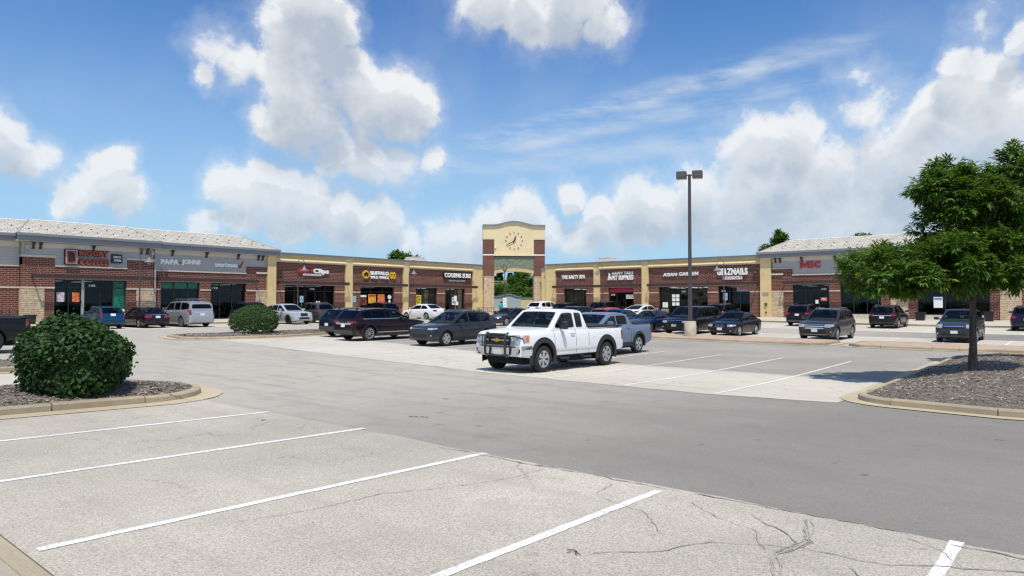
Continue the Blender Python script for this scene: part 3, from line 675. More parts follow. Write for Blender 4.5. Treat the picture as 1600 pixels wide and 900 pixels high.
# pizza and phone bay
bricks(BL, 23.53, 24.0, 0, .6, FLOOR - .3, 3.5); bricks(BL, 27.18, 28.12, 0, .6, FLOOR - .3, 3.5); bricks(BL, 31.32, 32.23, 0, .6, FLOOR - .3, 3.5); bricks(BL, 32.23, 33.3, 0, .6, 2.93, 3.5)
bricks(BL, 23.53, 33.3, 0, .6, 3.5, 4.34); bricks(BL, 31.32, 33.3, 0, .6, 4.34, 5.02); box('sill_trim', M_LIME, BL, 23.53, 31.32, -.06, .6, 4.34, 4.44)
box('siding', M_SIDING, BL, 23.53, 33.3, .045, .6, 4.44, 6.2); frieze(BL, 23.53, 33.3, .045)
box('pier_cap', M_LIME, BL, 32.25, 33.3, -.10, .3, 4.40, 4.56); box('stone_pier', M_STONE, BL, 32.23, 33.3, -.06, .6, FLOOR - .3, 2.82)
for a, b in ((23.53, 24.0), (27.18, 28.12), (31.32, 33.3)): box('stone_band', M_LIME, BL, a, b, -.08 if b > 33 else -.03, .6 if b < 33 else .0, 2.82, 2.93)
bricks(BL, 31.32, 32.23, .005, .59, 2.8, 2.95)
window(BL, 24.0, 27.18, .75, 3.5, .2, (25.11, 26.25), film={(0, 1): M_GFILM, (1, 1): M_GFILM, (2, 1): M_GFILM}); box('sill_panel', M_LIME, BL, 24.0, 27.18, .16, .4, FLOOR - .3, .75)
window(BL, 28.12, 31.32, FLOOR, 3.5, .2, (29.0, 30.1))
awning(BL, 23.67, 32.16, 0)
for x in (24.89, 27.72, 30.54, 32.45, 32.86): bracket(BL, x, .045)
box('stucco_pier', M_STUC, BL, 33.3, 34.13, -.22, .6, FLOOR - .3, 6.1); box('stucco_joint', M_LIME, BL, 33.3, 34.13, -.224, .0, 4.36, 4.385)
box('back_wall', M_STUC, BL, -6, 34.1, 6, 14, FLOOR - .3, 6.05)
roof(BL, -6.2, 17.5, 1.5, .0, .34); roof(BL, 14.1, 23.8, 1.5, 1.5, PB, ze=6.66, zr=7.93, run=3.3); roof(BL, 20.5, 34.35, .0, 1.9, .0, skip=23.9)

# ---- wings with yellow stucco frames round recessed brick panels
def wing(name, label, loc, rz, x0, x1, panels, awn, endL=True):
    P = thing(name, label, 'building', loc, rz)
    yb = .12
    prev = x0
    edges = []
    for p in panels:
        a, b, wins = p; edges.append((prev, a)); prev = b
        # brick panel with openings
        zs = 5.58; cur = a
        for w in wins:
            bricks(P, cur, w[0], yb, .6, FLOOR - .3, 3.48)
            box('stone_band', M_LIME, P, cur, w[0], yb - .03, yb - .001, 2.82, 2.92); cur = w[1]
        bricks(P, cur, b, yb, .6, FLOOR - .3, 3.48); box('stone_band', M_LIME, P, cur, b, yb - .03, yb - .001, 2.82, 2.92)
        bricks(P, a, b, yb, .6, 3.48, zs)
        # cornice ledge that catches the light, frieze and coping
        box('panel_lintel', M_LIME, P, a, b, -.12, .6, zs, zs + .12)
        MB().prism([(-.12, zs + .12), (-.16, zs + .12), (-.16, zs + .15), (.04, zs + .52), (.04, zs + .70), (.6, zs + .70), (.6, zs + .12)], 'x', a, b).obj('cornice', M_STUC, P)
        for w in wins:
            window(P, w[0], w[1], w[3] if len(w) > 3 else FLOOR, 3.48, yb + .2, w[2], glass=w[4] if len(w) > 4 else None)
    edges.append((prev, x1))
    for (a, b) in edges:
        if b - a > .02:
            box('stucco_pier', M_STUC, P, a, b, -.06, .6, FLOOR - .3, 6.28); box('stucco_joint', M_LIME, P, a, b, -.068, -.061, 4.35, 4.385)
    c = MB(); c.box(x0, x1, -.20, .7, 6.28, 6.42); c.box(x0, x1, -.23, .72, 6.42, 6.46); c.obj('coping', M_COPE, P)
    for (a, b) in awn: awning(P, a, b, yb)
    box('back_wall', M_STUC, P, x0, x1, 6, 14, FLOOR - .3, 5.9); box('roof_deck', M_FASC, P, x0, x1, .6, 6, 5.7, 5.9)
    box('side_wall', M_STUC, P, x0, x0 + .2, .6, 6, FLOOR - .3, 5.7); box('side_wall', M_STUC, P, x1 - .2, x1, .6, 6, FLOOR - .3, 5.7)
    return P
WL = wing('retail_wing', 'low yellow stucco shop wing left of the clock arch with three brick panels', (0, 57.4, 0), 0, 34.14, 62.15,
          [(34.16, 41.92, [(35.2, 40.74, (36.32, 37.49, 38.6, 39.72))]), (42.76, 49.48, [(43.87, 48.31, (45.3, 46.9))]),
           (50.35, 60.45, [(51.42, 54.68, (52.41, 53.69), FLOOR, M_GLASS2), (55.96, 59.24, (57.0, 58.15), FLOOR, M_GLASS2)])], [(34.42, 42.04), (43.07, 49.7), (50.58, 60.8)])
WR = wing('retail_wing', 'low yellow stucco shop wing right of the clock arch behind the tall lamp', (66.4, 0, 0), R(-90), -50.84, -23.6,
          [(-49.36, -43.9, [(-48.23, -45.03, (-47.05, -45.9), FLOOR, M_GLASS2)]), (-43.1, -37.66, [(-42.0, -38.75, (-41.0, -39.86))]),
           (-36.85, -24.65, [(-35.69, -30.14, (-34.48, -33.33, -32.41, -31.23), FLOOR, M_GLASS2), (-29.02, -25.77, (-27.9, -26.8))])], [(-49.49, -37.84), (-36.77, -24.96)])
# end piers with small caps, beside the arch
for P, x in ((WL, 62.15), (WR, -51.7)):
    box('end_pier', M_STUC, P, x, x + .85, .25, 1.2, FLOOR - .3, 5.78); box('pier_cap', M_COPE, P, x - .05, x + .92, .16, 1.3, 5.78, 6.05)

# ---- right roofed building
BR = thing('retail_building', 'right brick shop building with pale shingle roof half hidden by the big tree', 'building', (66.4, 0, 0), R(-90))
def rb(a, b): return -b, -a                   # (from, to) in metres along the wall, seen left to right
bricks(BR, -23.6, -21.66, 0, .6, 2.93, 5.0); bricks(BR, -22.5, -21.66, 0, .6, FLOOR - .3, 2.82); box('stone_pier', M_STONE, BR, -23.6, -22.5, -.06, .6, FLOOR - .3, 2.82)
box('pier_cap', M_LIME, BR, -23.6, -22.5, -.1, .3, 4.43, 4.6); box('pier_cap', M_LIME, BR, -23.6, -21.6, -.05, .6, 5.0, 5.08)
box('stone_band', M_LIME, BR, -23.6, -21.66, -.08, .6, 2.82, 2.93)
secs = [(-21.66, -18.41), (-17.48, -14.17), (-11.42, -6.35), (-3.0, 1.2), (2.4, 6.4)]
cur = -21.66
for i, (a, b) in enumerate(secs):
    if a > cur: 
        if i == 2:
            bricks(BR, cur, -13.42, 0, .6, FLOOR - .3, 3.5); box('stone_pier', M_STONE, BR, -13.42, -12.08, -.06, .6, FLOOR - .3, 2.82); bricks(BR, -13.42, -12.08, 0, .6, 2.93, 3.5); bricks(BR, -12.08, a, 0, .6, FLOOR - .3, 3.5); box('stone_band', M_LIME, BR, cur, a, -.07, 0, 2.82, 2.93); box('stone_band', M_LIME, BR, -13.42, -12.08, 0.001, .59, 2.82, 2.93)
        elif i == 3:
            bricks(BR, cur, -5.7, 0, .6, FLOOR - .3, 3.5); box('stone_pier', M_STONE, BR, -5.7, -4.3, -.06, .6, FLOOR - .3, 2.82); bricks(BR, -5.7, -4.3, 0, .6, 2.82, 3.5); bricks(BR, -4.3, a, 0, .6, FLOOR - .3, 3.5); box('stone_band', M_LIME, BR, cur, a, -.07, -.001, 2.82, 2.93)
        else:
            bricks(BR, cur, a, 0, .6, FLOOR - .3, 3.5); box('stone_band', M_LIME, BR, cur, a, -.03, -.001, 2.82, 2.93)
    z0 = FLOOR if i == 0 else .78
    window(BR, a, b, z0, 3.5, .2, [(-20.51, -19.3), (-16.4, -15.3), (-9.43, -7.74), (-1.6, -.2), (3.7, 5)][i])
    if i: box('sill_panel', M_LIME, BR, a, b, .1, .4, FLOOR - .3, .78)
    cur = b
bricks(BR, cur, 8, 0, .6, FLOOR - .3, 3.5); bricks(BR, -21.66, 8, 0, .6, 3.5, 4.36)
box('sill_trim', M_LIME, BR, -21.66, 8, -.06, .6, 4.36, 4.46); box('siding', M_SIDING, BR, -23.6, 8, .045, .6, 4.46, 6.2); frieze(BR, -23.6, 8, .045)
awning(BR, -22.38, -13.9, 0); awning(BR, -12.4, -5.2, 0)
for x in (-23.21, -22.77, -20.8, -17.88, -15, -12): bracket(BR, x, .045)
box('stucco_pier', M_STUC, BR, -24.63, -23.6, -.22, .6, FLOOR - .3, 6.1); box('stucco_joint', M_LIME, BR, -24.63, -23.6, -.226, .0, 4.37, 4.395)
box('louvre_vent', pmat('vent_grey', (.33, .30, .24), .7), BR, -24.42, -23.82, -.25, -.2, 2.52, 2.78); box('meter_box', pmat('meter_brown', (.12, .07, .06), .7), BR, -24.2, -23.95, -.32, -.2, 1.5, 1.78); box('meter_box', MATS['meter_brown'], BR, -24.16, -24.0, -.29, -.2, .8, .95)
box('back_wall', M_STUC, BR, -24.6, 8, 6, 14, FLOOR - .3, 6.05)
roof(BR, -24.85, -10.5, 1.9, .0, .0); roof(BR, -14.4, -2.0, 1.5, 1.5, -.12, ze=6.66, zr=7.98); roof(BR, -6.2, 8.3, 0, 1.9, .0)

# ---- clock arch: stands across the corner between the two wings
TW = thing('clock_arch', 'tall stucco and brick clock arch at the corner of the shops', 'clock tower', (64.9, 54.6, 0), R(-45))
TD = 1.3
for s in (-1, 1):
    a, b = (-3.83, -2.47) if s < 0 else (2.47, 3.83)
    box('stone_pier', M_STONE, TW, a + (.0 if s > 0 else .08), b - (.0 if s < 0 else .08), -.06, TD + .06, FLOOR - .4, 4.93); box('stone_cap', M_LIME, TW, a - .0, b + .0, -.09, TD + .09, 4.93, 5.03)
    bricks(TW, a, b, 0, TD, 5.03, 7.62); box('stone_band', M_WHITE, TW, a - .02, b + .02, -.03, TD + .03, 7.62, 7.77); bricks(TW, a, b, 0, TD, 7.77, 9.58)
    box('stone_cap', M_LIME, TW, a - .03, b + .02 if s < 0 else b + .03, -.05, TD + .05, 9.58, 9.76)
def top_curve(x):
    x = abs(x)
    if x >= 2.55: return 11.08
    return 11.08 + .46 * (math.cos(math.pi * x / 2.55) * .5 + .5) ** .8
xs = [-3.87, -2.56] + [-2.5 + 5.0 * i / 30 for i in range(31)] + [2.56, 3.87]
MB().prism([(2.46, 7.75), (2.46, 9.77), (3.86, 9.77)] + [(x, top_curve(x)) for x in xs[::-1]] + [(-3.86, 9.77), (-2.46, 9.77), (-2.46, 7.75)], 'y', .03, TD - .03).obj('stucco_face', M_STUC2, TW)
def cap(n, z0, z1, y, m):
    mb = MB(); k = len(xs)
    mb.v = [(x, yy, top_curve(x) + z) for (yy, z) in ((y, z0), (y, z1), (TD - y, z1), (TD - y, z0)) for x in xs]
    for j in range(4):
        for i in range(k - 1): mb.f.append((j * k + i, j * k + i + 1, ((j + 1) % 4) * k + i + 1, ((j + 1) % 4) * k + i))
    mb.f.append((0, k, 2 * k, 3 * k)); mb.f.append((k - 1, 2 * k - 1, 3 * k - 1, 4 * k - 1)); mb.obj(n, m, TW)
cap('cornice', -.01, .17, -.07, M_STUC2); cap('coping', .172, .36, -.16, M_COPE)
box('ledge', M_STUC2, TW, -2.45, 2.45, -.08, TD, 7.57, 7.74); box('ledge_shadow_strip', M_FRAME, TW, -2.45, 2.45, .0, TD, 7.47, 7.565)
def arch_z(x): return 4.98 + .68 * math.sqrt(max(0, 1 - (x / 2.95) ** 2)) 
ax = [-2.46 + 4.92 * i / 28 for i in range(29)]
MB().prism([(x, arch_z(x) + .36) for x in ax] + [(2.46, 7.47), (-2.46, 7.47)], 'y', .10, TD - .10).obj('aggregate_panel', M_GREEN, TW)
MB().prism([(x, arch_z(x)) for x in ax] + [(x, arch_z(x) + .36) for x in ax[::-1]], 'y', .02, TD - .02).obj('arch_trim', pmat('arch_trim', (.62, .46, .24), .85), TW)
MB().prism([(-.16, arch_z(0) - .02), (.16, arch_z(0) - .02), (.2, arch_z(0) + .42), (-.2, arch_z(0) + .42)], 'y', -.01, .5).obj('keystone', MATS['arch_trim'], TW)
ck = thing('wall_clock', 'large clock of loose bronze bars and hands on the arch, showing twenty to one', 'clock', (64.9, 54.6, 0), R(-45))
M_BRZ = pmat('clock_bronze', (.10, .07, .055), .5, .4)
for i in range(12):
    a = R(30 * i); c = Vector((math.sin(a), math.cos(a))) * 1.02; t = Vector((math.sin(a), math.cos(a))) * .085; n = Vector((t.y, -t.x)).normalized() * .035
    MB().prism([tuple(q) for q in (c - t - n, c + t - n, c + t + n, c - t + n)], 'y', -.04, .028).obj('hour_mark', M_BRZ, ck)
for o in ck.children: o.location = (0, 0, 9.45)
def hand(nm, ang, l, w, y):
    a = R(ang); d = Vector((math.sin(a), math.cos(a))); n = Vector((d.y, -d.x))
    o = MB().prism([tuple(q) for q in (-d * .28 - n * w, d * l * .72 - n * w * 1.1, d * l, d * l * .72 + n * w * 1.1, -d * .28 + n * w)], 'y', y, y + .03).obj(nm, M_BRZ, ck); o.location = (0, 0, 9.45)
hand('hour_hand', 21, .70, .06, -.06); hand('minute_hand', 240, 1.0, .045, -.10)
hub = MB().lathe([(.09, -.11), (.09, .028)], 12, 'y').obj('hub', M_BRZ, ck); hub.location = (0, 0, 9.45)
fl = thing('flood_light', 'tiny white flood light on the left of the clock face', 'light', (64.9, 54.6, 0), R(-45)); box('housing', M_WHITE, fl, -2.4, -2.22, -.12, .03, 8.55, 8.75); MB().tube([(-2.31, .02, 8.55), (-2.31, -.06, 8.45)], .02, 5).obj('arm', M_WHITE, fl)

# ---- white roof turrets that show above the parapets
def turret(label, x, y, rz, w=3.2):
    t = thing('roof_turret', label, 'roof turret', (x, y, 5.8), rz)
    a, b = w / 2, w / 4
    m = MB(); m.add([(-a, -a, .55), (a, -a, .55), (a, a, .55), (-a, a, .55), (-b, -b, 1.55), (b, -b, 1.55), (b, b, 1.55), (-b, b, 1.55)], [(0, 1, 5, 4), (1, 2, 6, 5), (2, 3, 7, 6), (3, 0, 4, 7), (4, 5, 6, 7), (3, 2, 1, 0)]); m.obj('roof', M_SHING, t)
    c = MB(); c.box(-b - .05, b + .05, -b - .05, b + .05, 1.552, 1.66); c.obj('cap', pmat('turret_white', (.75, .75, .72), .7), t); box('base', M_STUC, t, -a + .15, a - .15, -a + .15, a - .15, 0, .55)
    l = MB(); l.box(-a - 3.2, -a - .3, -.8, .8, .55, .8); l.obj('roof_hatch', MATS['turret_white'], t)
turret('white shingled roof turret above the sandwich shop parapet', 57.5, 64.5, 0)
turret('white shingled roof turret above the pet shop parapet', 73.5, 46.5, R(90))
# ------------------------------------------------------------------ shop signs (each a thing on the wall; x right, z up, y out of the wall is negative)
LW = dict(loc=(0, 57.4, 0), rz=0); RW = dict(loc=(66.4, 0, 0), rz=R(-90))
M_NAVY = pmat('navy_sign', (.015, .018, .05), .4); M_DKSIGN = pmat('sign_backing', (.02, .014, .014), .5); M_PINK = pmat('magenta_band', (.40, .015, .08), .5)
M_YPOST = pmat('yellow_poster', (.80, .62, .03), .6); M_OPOST = pmat('orange_poster', (.75, .22, .03), .6); M_SKYP = pmat('light_blue_poster', (.10, .35, .70), .5); M_BLUEP = pmat('access_blue', (.03, .18, .55), .5)
def food_mat(name, a, b_, c):
    m, N, b = newmat(name); v = objc(N); q = N.n('ShaderNodeTexVoronoi'); q.inputs['Scale'].default_value = 7; N.L.new(v, q.inputs['Vector'])
    N.L.new(N.mix(N.ramp(q.outputs['Distance'], .2, .6), N.mix(N.ramp(N.noise(v, 5, 3), .4, .6), a, b_), c), b.inputs['Base Color']); b.inputs['Roughness'].default_value = .5; return m
M_FOOD1 = food_mat('food_photo_dark', (.20, .02, .015), (.55, .10, .04), (.03, .01, .01)); M_FOOD2 = food_mat('food_photo_gold', (.65, .25, .03), (.40, .10, .02), (.80, .45, .05)); M_FOOD3 = food_mat('food_photo_salmon', (.75, .20, .06), (.80, .45, .25), (.70, .12, .03))
M_DRINK = food_mat('drink_photo', (.65, .30, .45), (.30, .10, .25), (.62, .60, .66))
def sign(label, W_, cat='sign', name='shop_sign', group=None): return thing(name, label, cat, W_['loc'], W_['rz'], group)
s = sign('black framed square sign with a salmon face and a black letter B', LW, name='logo_sign'); box('frame', M_BLACKP, s, 17.1, 17.93, -.45, -.21, 4.6, 5.71)
box('inner_border', M_WHITE, s, 17.15, 17.88, -.462, -.45, 4.66, 5.65); box('face', M_ORANGE, s, 17.18, 17.85, -.474, -.462, 4.69, 5.62); lettering(s, 'B', M_BLACKP, 17.30, 17.74, 4.80, 5.52, .03, -.474, .06)
s = sign('salmon coffee shop letters on dark backing, two lines under the eave', LW)
for t, a, b, z0, z1 in (('BIGGBY', 18.05, 20.02, 5.28, 5.66), ('COFFEE', 18.05, 20.0, 4.61, 4.99)):
    lettering(s, t, M_DKSIGN, a - .06, b + .06, z0 - .05, z1 + .05, .08, -.21, .09, name='letter_backing'); lettering(s, t, M_ORANGE, a, b, z0, z1, .06, -.292, .035)
box('rule', M_ORANGE, s, 18.05, 20.0, -.33, -.21, 5.11, 5.15)
s = sign('small navy drive-through box sign right of the coffee letters', LW); box('box', M_NAVY, s, 20.23, 20.96, -.42, -.21, 4.82, 5.49); lettering(s, 'DRIVE', M_WHITE, 20.33, 20.86, 5.19, 5.36, .02, -.42, .02); lettering(s, 'THRU', M_WHITE, 20.36, 20.86, 4.95, 5.12, .02, -.42, .02)
s = sign('white capital pizza shop letters on grey siding', LW); lettering(s, 'PAPA', M_WHITE, 23.95, 25.42, 4.90, 5.33, .12, .04, .075); lettering(s, 'JOHNS', M_WHITE, 25.62, 27.2, 4.88, 5.40, .12, .04, .075); MB().lathe([(.07, -.08), (.07, .04)], 10, 'y', (25.52, 0, 5.08)).obj('dot', M_REDP, s)
s = sign('white lowercase phone shop letters with a red tick', LW); lettering(s, 'verizon', M_WHITE, 28.38, 30.48, 4.88, 5.27, .12, .04, .075); MB().prism([(30.52, 5.10), (30.66, 5.06), (30.72, 5.0), (31.02, 5.44), (31.05, 5.44), (30.76, 4.86), (30.66, 4.86)], 'y', -.08, .04).obj('tick', M_REDP, s)
s = sign('red and white hair salon letters above a white strip', LW); lettering(s, 'Sport', M_REDP, 36.45, 38.18, 4.56, 5.08, .12, .11, .05, .15); lettering(s, 'Clips', M_WHITE, 38.22, 39.95, 4.50, 5.10, .12, .11, .05); box('strip', M_WHITE, s, 37.1, 39.1, .02, .11, 4.40, 4.57); lettering(s, 'HAIRCUTS', M_BLACKP, 37.2, 39.0, 4.44, 4.53, .01, .02, .0)
s = sign('round yellow disc with a black winged animal beside the wings shop letters', LW, name='logo_sign'); MB().lathe([(.44, .0), (.44, .11)], 24, 'y', (44.47, 0, 4.73)).obj('disc', M_YELP, s)
MB().prism([(44.16, 4.66), (44.24, 4.86), (44.42, 4.94), (44.55, 5.0), (44.62, 4.92), (44.76, 4.88), (44.80, 4.70), (44.70, 4.62), (44.66, 4.5), (44.58, 4.5), (44.55, 4.62), (44.36, 4.6), (44.33, 4.48), (44.25, 4.48), (44.25, 4.62)], 'y', -.02, .0).obj('emblem', M_BLACKP, s)
s = sign('two-line white wings shop letters followed by tall yellow GO', LW); lettering(s, 'BUFFALO', M_WHITE, 45.05, 47.5, 4.70, 5.10, .12, .11, .05); lettering(s, 'WILD WINGS', M_WHITE, 45.05, 47.5, 4.30, 4.60, .12, .11, .03); lettering(s, 'GO', M_YELP, 47.64, 48.44, 4.33, 5.10, .12, .11, .05)
s = sign('white sandwich shop letters on a dark tray with small line below', LW); lettering(s, 'COUSINS SUBS', M_BLACKP, 55.55, 60.12, 4.66, 5.34, .16, .11, .09, name='letter_backing'); lettering(s, 'COUSINS SUBS', M_WHITE, 55.65, 60.02, 4.74, 5.27, .06, -.052, .035); box('raceway', M_BLACKP, s, 55.6, 60.1, -.02, .11, 4.58, 4.70); lettering(s, 'GRILLED & DELI FRESH', M_WHITE, 56.5, 59.2, 4.31, 4.50, .06, .11, .02)
s = sign('white spaced capitals reading a salt spa name on brick', RW); lettering(s, 'THE SALTY SPA', M_WHITE, -48.48, -45.11, 4.6, 5.06, .12, .11, .04)
s = sign('white pet shop letters in two lines with a white sitting dog', RW); lettering(s, 'HAPPY TAILS', M_WHITE, -41.45, -38.76, 4.93, 5.27, .10, .11, .02); lettering(s, 'PET SUPPLIES', M_WHITE, -41.5, -38.74, 4.33, 4.85, .12, .11, .045)
MB().prism([(-42.05, 4.36), (-41.98, 4.62), (-41.93, 4.85), (-41.90, 5.0), (-41.92, 5.2), (-41.85, 5.1), (-41.74, 5.08), (-41.66, 5.0), (-41.75, 4.94), (-41.72, 4.75), (-41.6, 4.6), (-41.58, 4.4), (-41.7, 4.36), (-41.72, 4.55), (-41.8, 4.55), (-41.82, 4.36)], 'y', .0, .11).obj('dog_silhouette', M_WHITE, s)
s = sign('white flared capitals of the Asian restaurant on brick', RW); lettering(s, 'ASIAN', M_WHITE, -35.11, -33.5, 4.6, 4.95, .12, .11, .03); lettering(s, 'GARDEN', M_WHITE, -33.25, -31.12, 4.62, 5.0, .12, .11, .03)
s = sign('large white nail salon letters above a white strip with red word', RW); lettering(s, 'GELZNAILS', M_WHITE, -29.07, -25.94, 4.55, 5.25, .14, .11, .05); box('strip', M_WHITE, s, -28.47, -26.5, .02, .11, 4.12, 4.46); lettering(s, 'BOUTIQUE', M_REDP, -28.40, -26.56, 4.18, 4.40, .01, .02, .01)
s = sign('three red slab-serif letters on grey siding', RW); mm = MB(); z0, z1 = 5.03, 5.63
for x in (-20.93, -20.27): mm.box(x, x + .115, -.08, .04, z0, z1)
mm.prism([(-20.815, z1), (-20.815, z1 - .17), (-20.56, z0 + .04), (-20.52, z0 + .04), (-20.27, z1 - .17), (-20.27, z1), (-20.33, z1), (-20.54, z0 + .26), (-20.75, z1)], 'y', -.079, .038)
for x in (-21.0, -20.34): mm.box(x, x + .255, -.082, .039, z0 - .005, z0 + .065)
mm.box(-21.0, -20.82, -.082, .039, z1 - .065, z1 + .005); mm.box(-20.26, -20.08, -.082, .039, z1 - .065, z1 + .005); mm.obj('letter', M_REDP, s)
mm = MB(); mm.box(-19.98, -19.85, -.08, .04, z0, z1); mm.box(-20.04, -19.79, -.082, .039, z0 - .005, z0 + .065); mm.box(-20.04, -19.79, -.082, .039, z1 - .065, z1 + .005); mm.obj('letter', M_REDP, s)
lettering(s, 'C', M_REDP, -19.72, -19.16, 5.02, 5.64, .12, .04, .05, name='letter')
sr = MB(); sr.box(-19.27, -19.16, -.082, .039, 5.40, 5.63)
sr.obj('serifs', M_REDP, s)
def poster(label, W_, x0, x1, z0, z1, m, y=.19, text=None, name='poster', tm=None, head=None):
    p = sign(label, W_, 'poster', name); box('sheet', m, p, x0, x1, y - .012, y, z0, z1)
    if head: box('heading', head, p, x0 + .04, x1 - .04, y - .018, y - .012, z1 - .24, z1 - .06)
    for i, t in enumerate(text or []): 
        h = (z1 - z0) * .8 / len(text); lettering(p, t, tm or M_BLACKP, x0 + .08, x1 - .08, z1 - .1 * (z1 - z0) - (i + .85) * h, z1 - .1 * (z1 - z0) - i * h, .008, y - .012, .02)
    return p
poster('pale poster of pink drinks in the coffee shop window', LW, 16.73, 17.23, 1.87, 2.55, M_DRINK, .04)
poster('orange poster in the coffee shop window', LW, 17.73, 18.2, 1.87, 2.55, M_FOOD3, .04)
poster('dark food poster, leftmost of three in the wings shop window', LW, 43.95, 44.78, 1.55, 2.64, M_FOOD1, .30, head=M_WHITE)
poster('gold food poster, middle of three in the wings shop window', LW, 45.0, 45.98, 1.75, 2.68, M_FOOD2, .30, head=M_REDP)
poster('salmon food poster, rightmost of three in the wings shop window', LW, 46.22, 47.14, 1.75, 2.68, M_FOOD3, .30)
p = sign('round white decal on the wings shop door', LW, 'decal', 'round_decal'); MB().lathe([(.24, .28), (.24, .31)], 20, 'y', (47.82, 0, 2.4)).obj('disc', M_WHITE, p); MB().lathe([(.15, .29), (.15, .31)], 16, 'y', (47.82, 0, 1.93)).obj('ring', M_WHITE, p)
poster('yellow poster with black words in the sandwich shop window', LW, 51.45, 52.35, 1.59, 2.66, M_YPOST, .30, ['BEST', 'SUB', 'DEAL'])
poster('white notice on the sandwich shop door glass', LW, 57.22, 58.02, 1.55, 2.45, M_WHITE, .30, ['NOW', 'HIRING'])
poster('small white sign with red words at the salon door', LW, 38.7, 39.15, 1.5, 1.95, M_WHITE, .30, ['OPEN'], tm=M_REDP)
poster('white board hung in the pet shop door', RW, -39.79, -38.8, 2.25, 2.68, M_WHITE, .30, ['OPEN', 'NOW'])
for i, x in enumerate((-34.2, -33.75)):
    for j, z in enumerate((1.5, 1.95, 2.35)):
        poster('small white menu sheet in the restaurant window, %s row %s column' % (('bottom', 'middle', 'top')[j], ('left', 'right')[i]), RW, x, x + .38, z, z + .33, M_WHITE, .30)
poster('white poster low in the first restaurant window pane', RW, -35.3, -34.7, 1.3, 1.85, M_WHITE, .30); poster('olive poster low in the first restaurant window pane', RW, -35.5, -34.6, .55, 1.15, pmat('olive_poster', (.45, .45, .22), .6), .30)
poster('neon open sign with a pale frame in the nail salon window', RW, -27.15, -25.85, 2.92, 3.42, pmat('pale_frame', (.25, .35, .36), .5), .30, ['OPEN'], tm=M_REDP)
poster('red door sign with white name beside the insurance office door', RW, -19.2, -18.62, 1.95, 2.28, M_REDP, .18, ['MIC'], tm=M_WHITE)
poster('white notice taped in the insurance office window', RW, -19.66, -19.4, 1.72, 2.06, M_WHITE, .18)
poster('light blue and white poster in the window behind the tree', RW, -10.25, -9.6, 1.38, 2.28, M_WHITE, .18, head=M_SKYP)
pk = sign('magenta valance strip along the top of the pet shop window', RW, 'valance', 'window_valance'); box('strip', M_PINK, pk, -41.92, -38.83, .29, .31, 2.98, 3.40)
def number(label, W_, t, x0, x1, z0, z1, y): n = sign(label, W_, 'house number', 'street_number'); lettering(n, t, M_WHITE, x0, x1, z0, z1, .01, y, .02)
number('white number 100 above the coffee shop door', LW, '100', 18.85, 19.28, 2.99, 3.17, .1); number('white number 120 on the phone shop glass', LW, '120', 28.35, 28.85, 2.98, 3.14, .25)
number('white number on the hair salon door transom', LW, '130', 38.0, 38.5, 3.05, 3.2, .3); number('white number 210 on the pet shop glass', RW, '210', -41.75, -41.25, 2.6, 2.8, .3)
number('white number 220 on the restaurant door', RW, '220', -33.1, -32.65, 2.9, 3.07, .3); number('white number 230 on the nail salon glass', RW, '230', -28.75, -28.3, 2.9, 3.07, .3); number('white number 240 above the insurance office door', RW, '240', -19.15, -18.7, 2.98, 3.15, .18)
# wall sconces between the shops
def sconce(label, W_, x, y, z):
    t = sign(label, W_, 'wall lamp', 'wall_sconce', 'wall lamps on the brick panels'); MB().tube([(x, y, z + .15), (x, y - .22, z + .22), (x, y - .3, z + .1)], .018, 5).obj('arm', M_AWN, t); MB().lathe([(.03, z + .12), (.11, z - .02)], 8, 'z', (x, y - .3, 0)).obj('shade', M_AWN, t)
for x, q in ((41.4, 'right of the hair salon letters'), (43.3, 'left of the yellow disc'), (48.95, 'right of the yellow GO'), (50.8, 'left end of the sandwich shop panel')): sconce('small bronze wall lamp ' + q, LW, x, .12, 4.75)
for x, q in ((-44.3, 'right of the spa letters'), (-48.95, 'left of the spa letters'), (-38.1, 'right of the pet shop letters'), (-36.4, 'left of the restaurant letters'), (-25.1, 'right of the nail salon letters'), (-29.9, 'between restaurant and nail salon letters')): sconce('small bronze wall lamp ' + q, RW, x, .12, 4.75)

# ------------------------------------------------------------------ street furniture
M_POLE = pmat('brown_pole', (.085, .068, .072), .5)
M_CPIER = pmat('round_concrete_base', (.50, .45, .36), .9, var=.18, vscale=3, bump=.3, bscale=30)
zl = gz(36.3, 17.5) + .13
t = thing('parking_lot_lamp', 'tall brown parking lot lamp with two box heads on a round concrete base', 'lamp post', (36.3, 17.5, zl), 0)
MB().lathe([(.33, -.1), (.335, .05), (.325, .83), (.30, .86), (.02, .86)], 24).obj('concrete_base', M_CPIER, t, 40)
bp = MB(); bp.box(-.17, .17, -.17, .17, .86, .89)
for a in (-.12, .12):
    for b in (-.12, .12): bp.tube([(a, b, .89), (a, b, .96)], .015, 6)
bp.obj('base_plate', M_POLE, t); pm = MB(); pm.v = [(s1 * w, s2 * w, z) for (z, w) in ((.885, .085), (9.2, .062)) for s1, s2 in ((-1, -1), (1, -1), (1, 1), (-1, 1))]; pm.f = [(0, 1, 5, 4), (1, 2, 6, 5), (2, 3, 7, 6), (3, 0, 4, 7), (4, 5, 6, 7)]; pm.obj('pole', M_POLE, t)
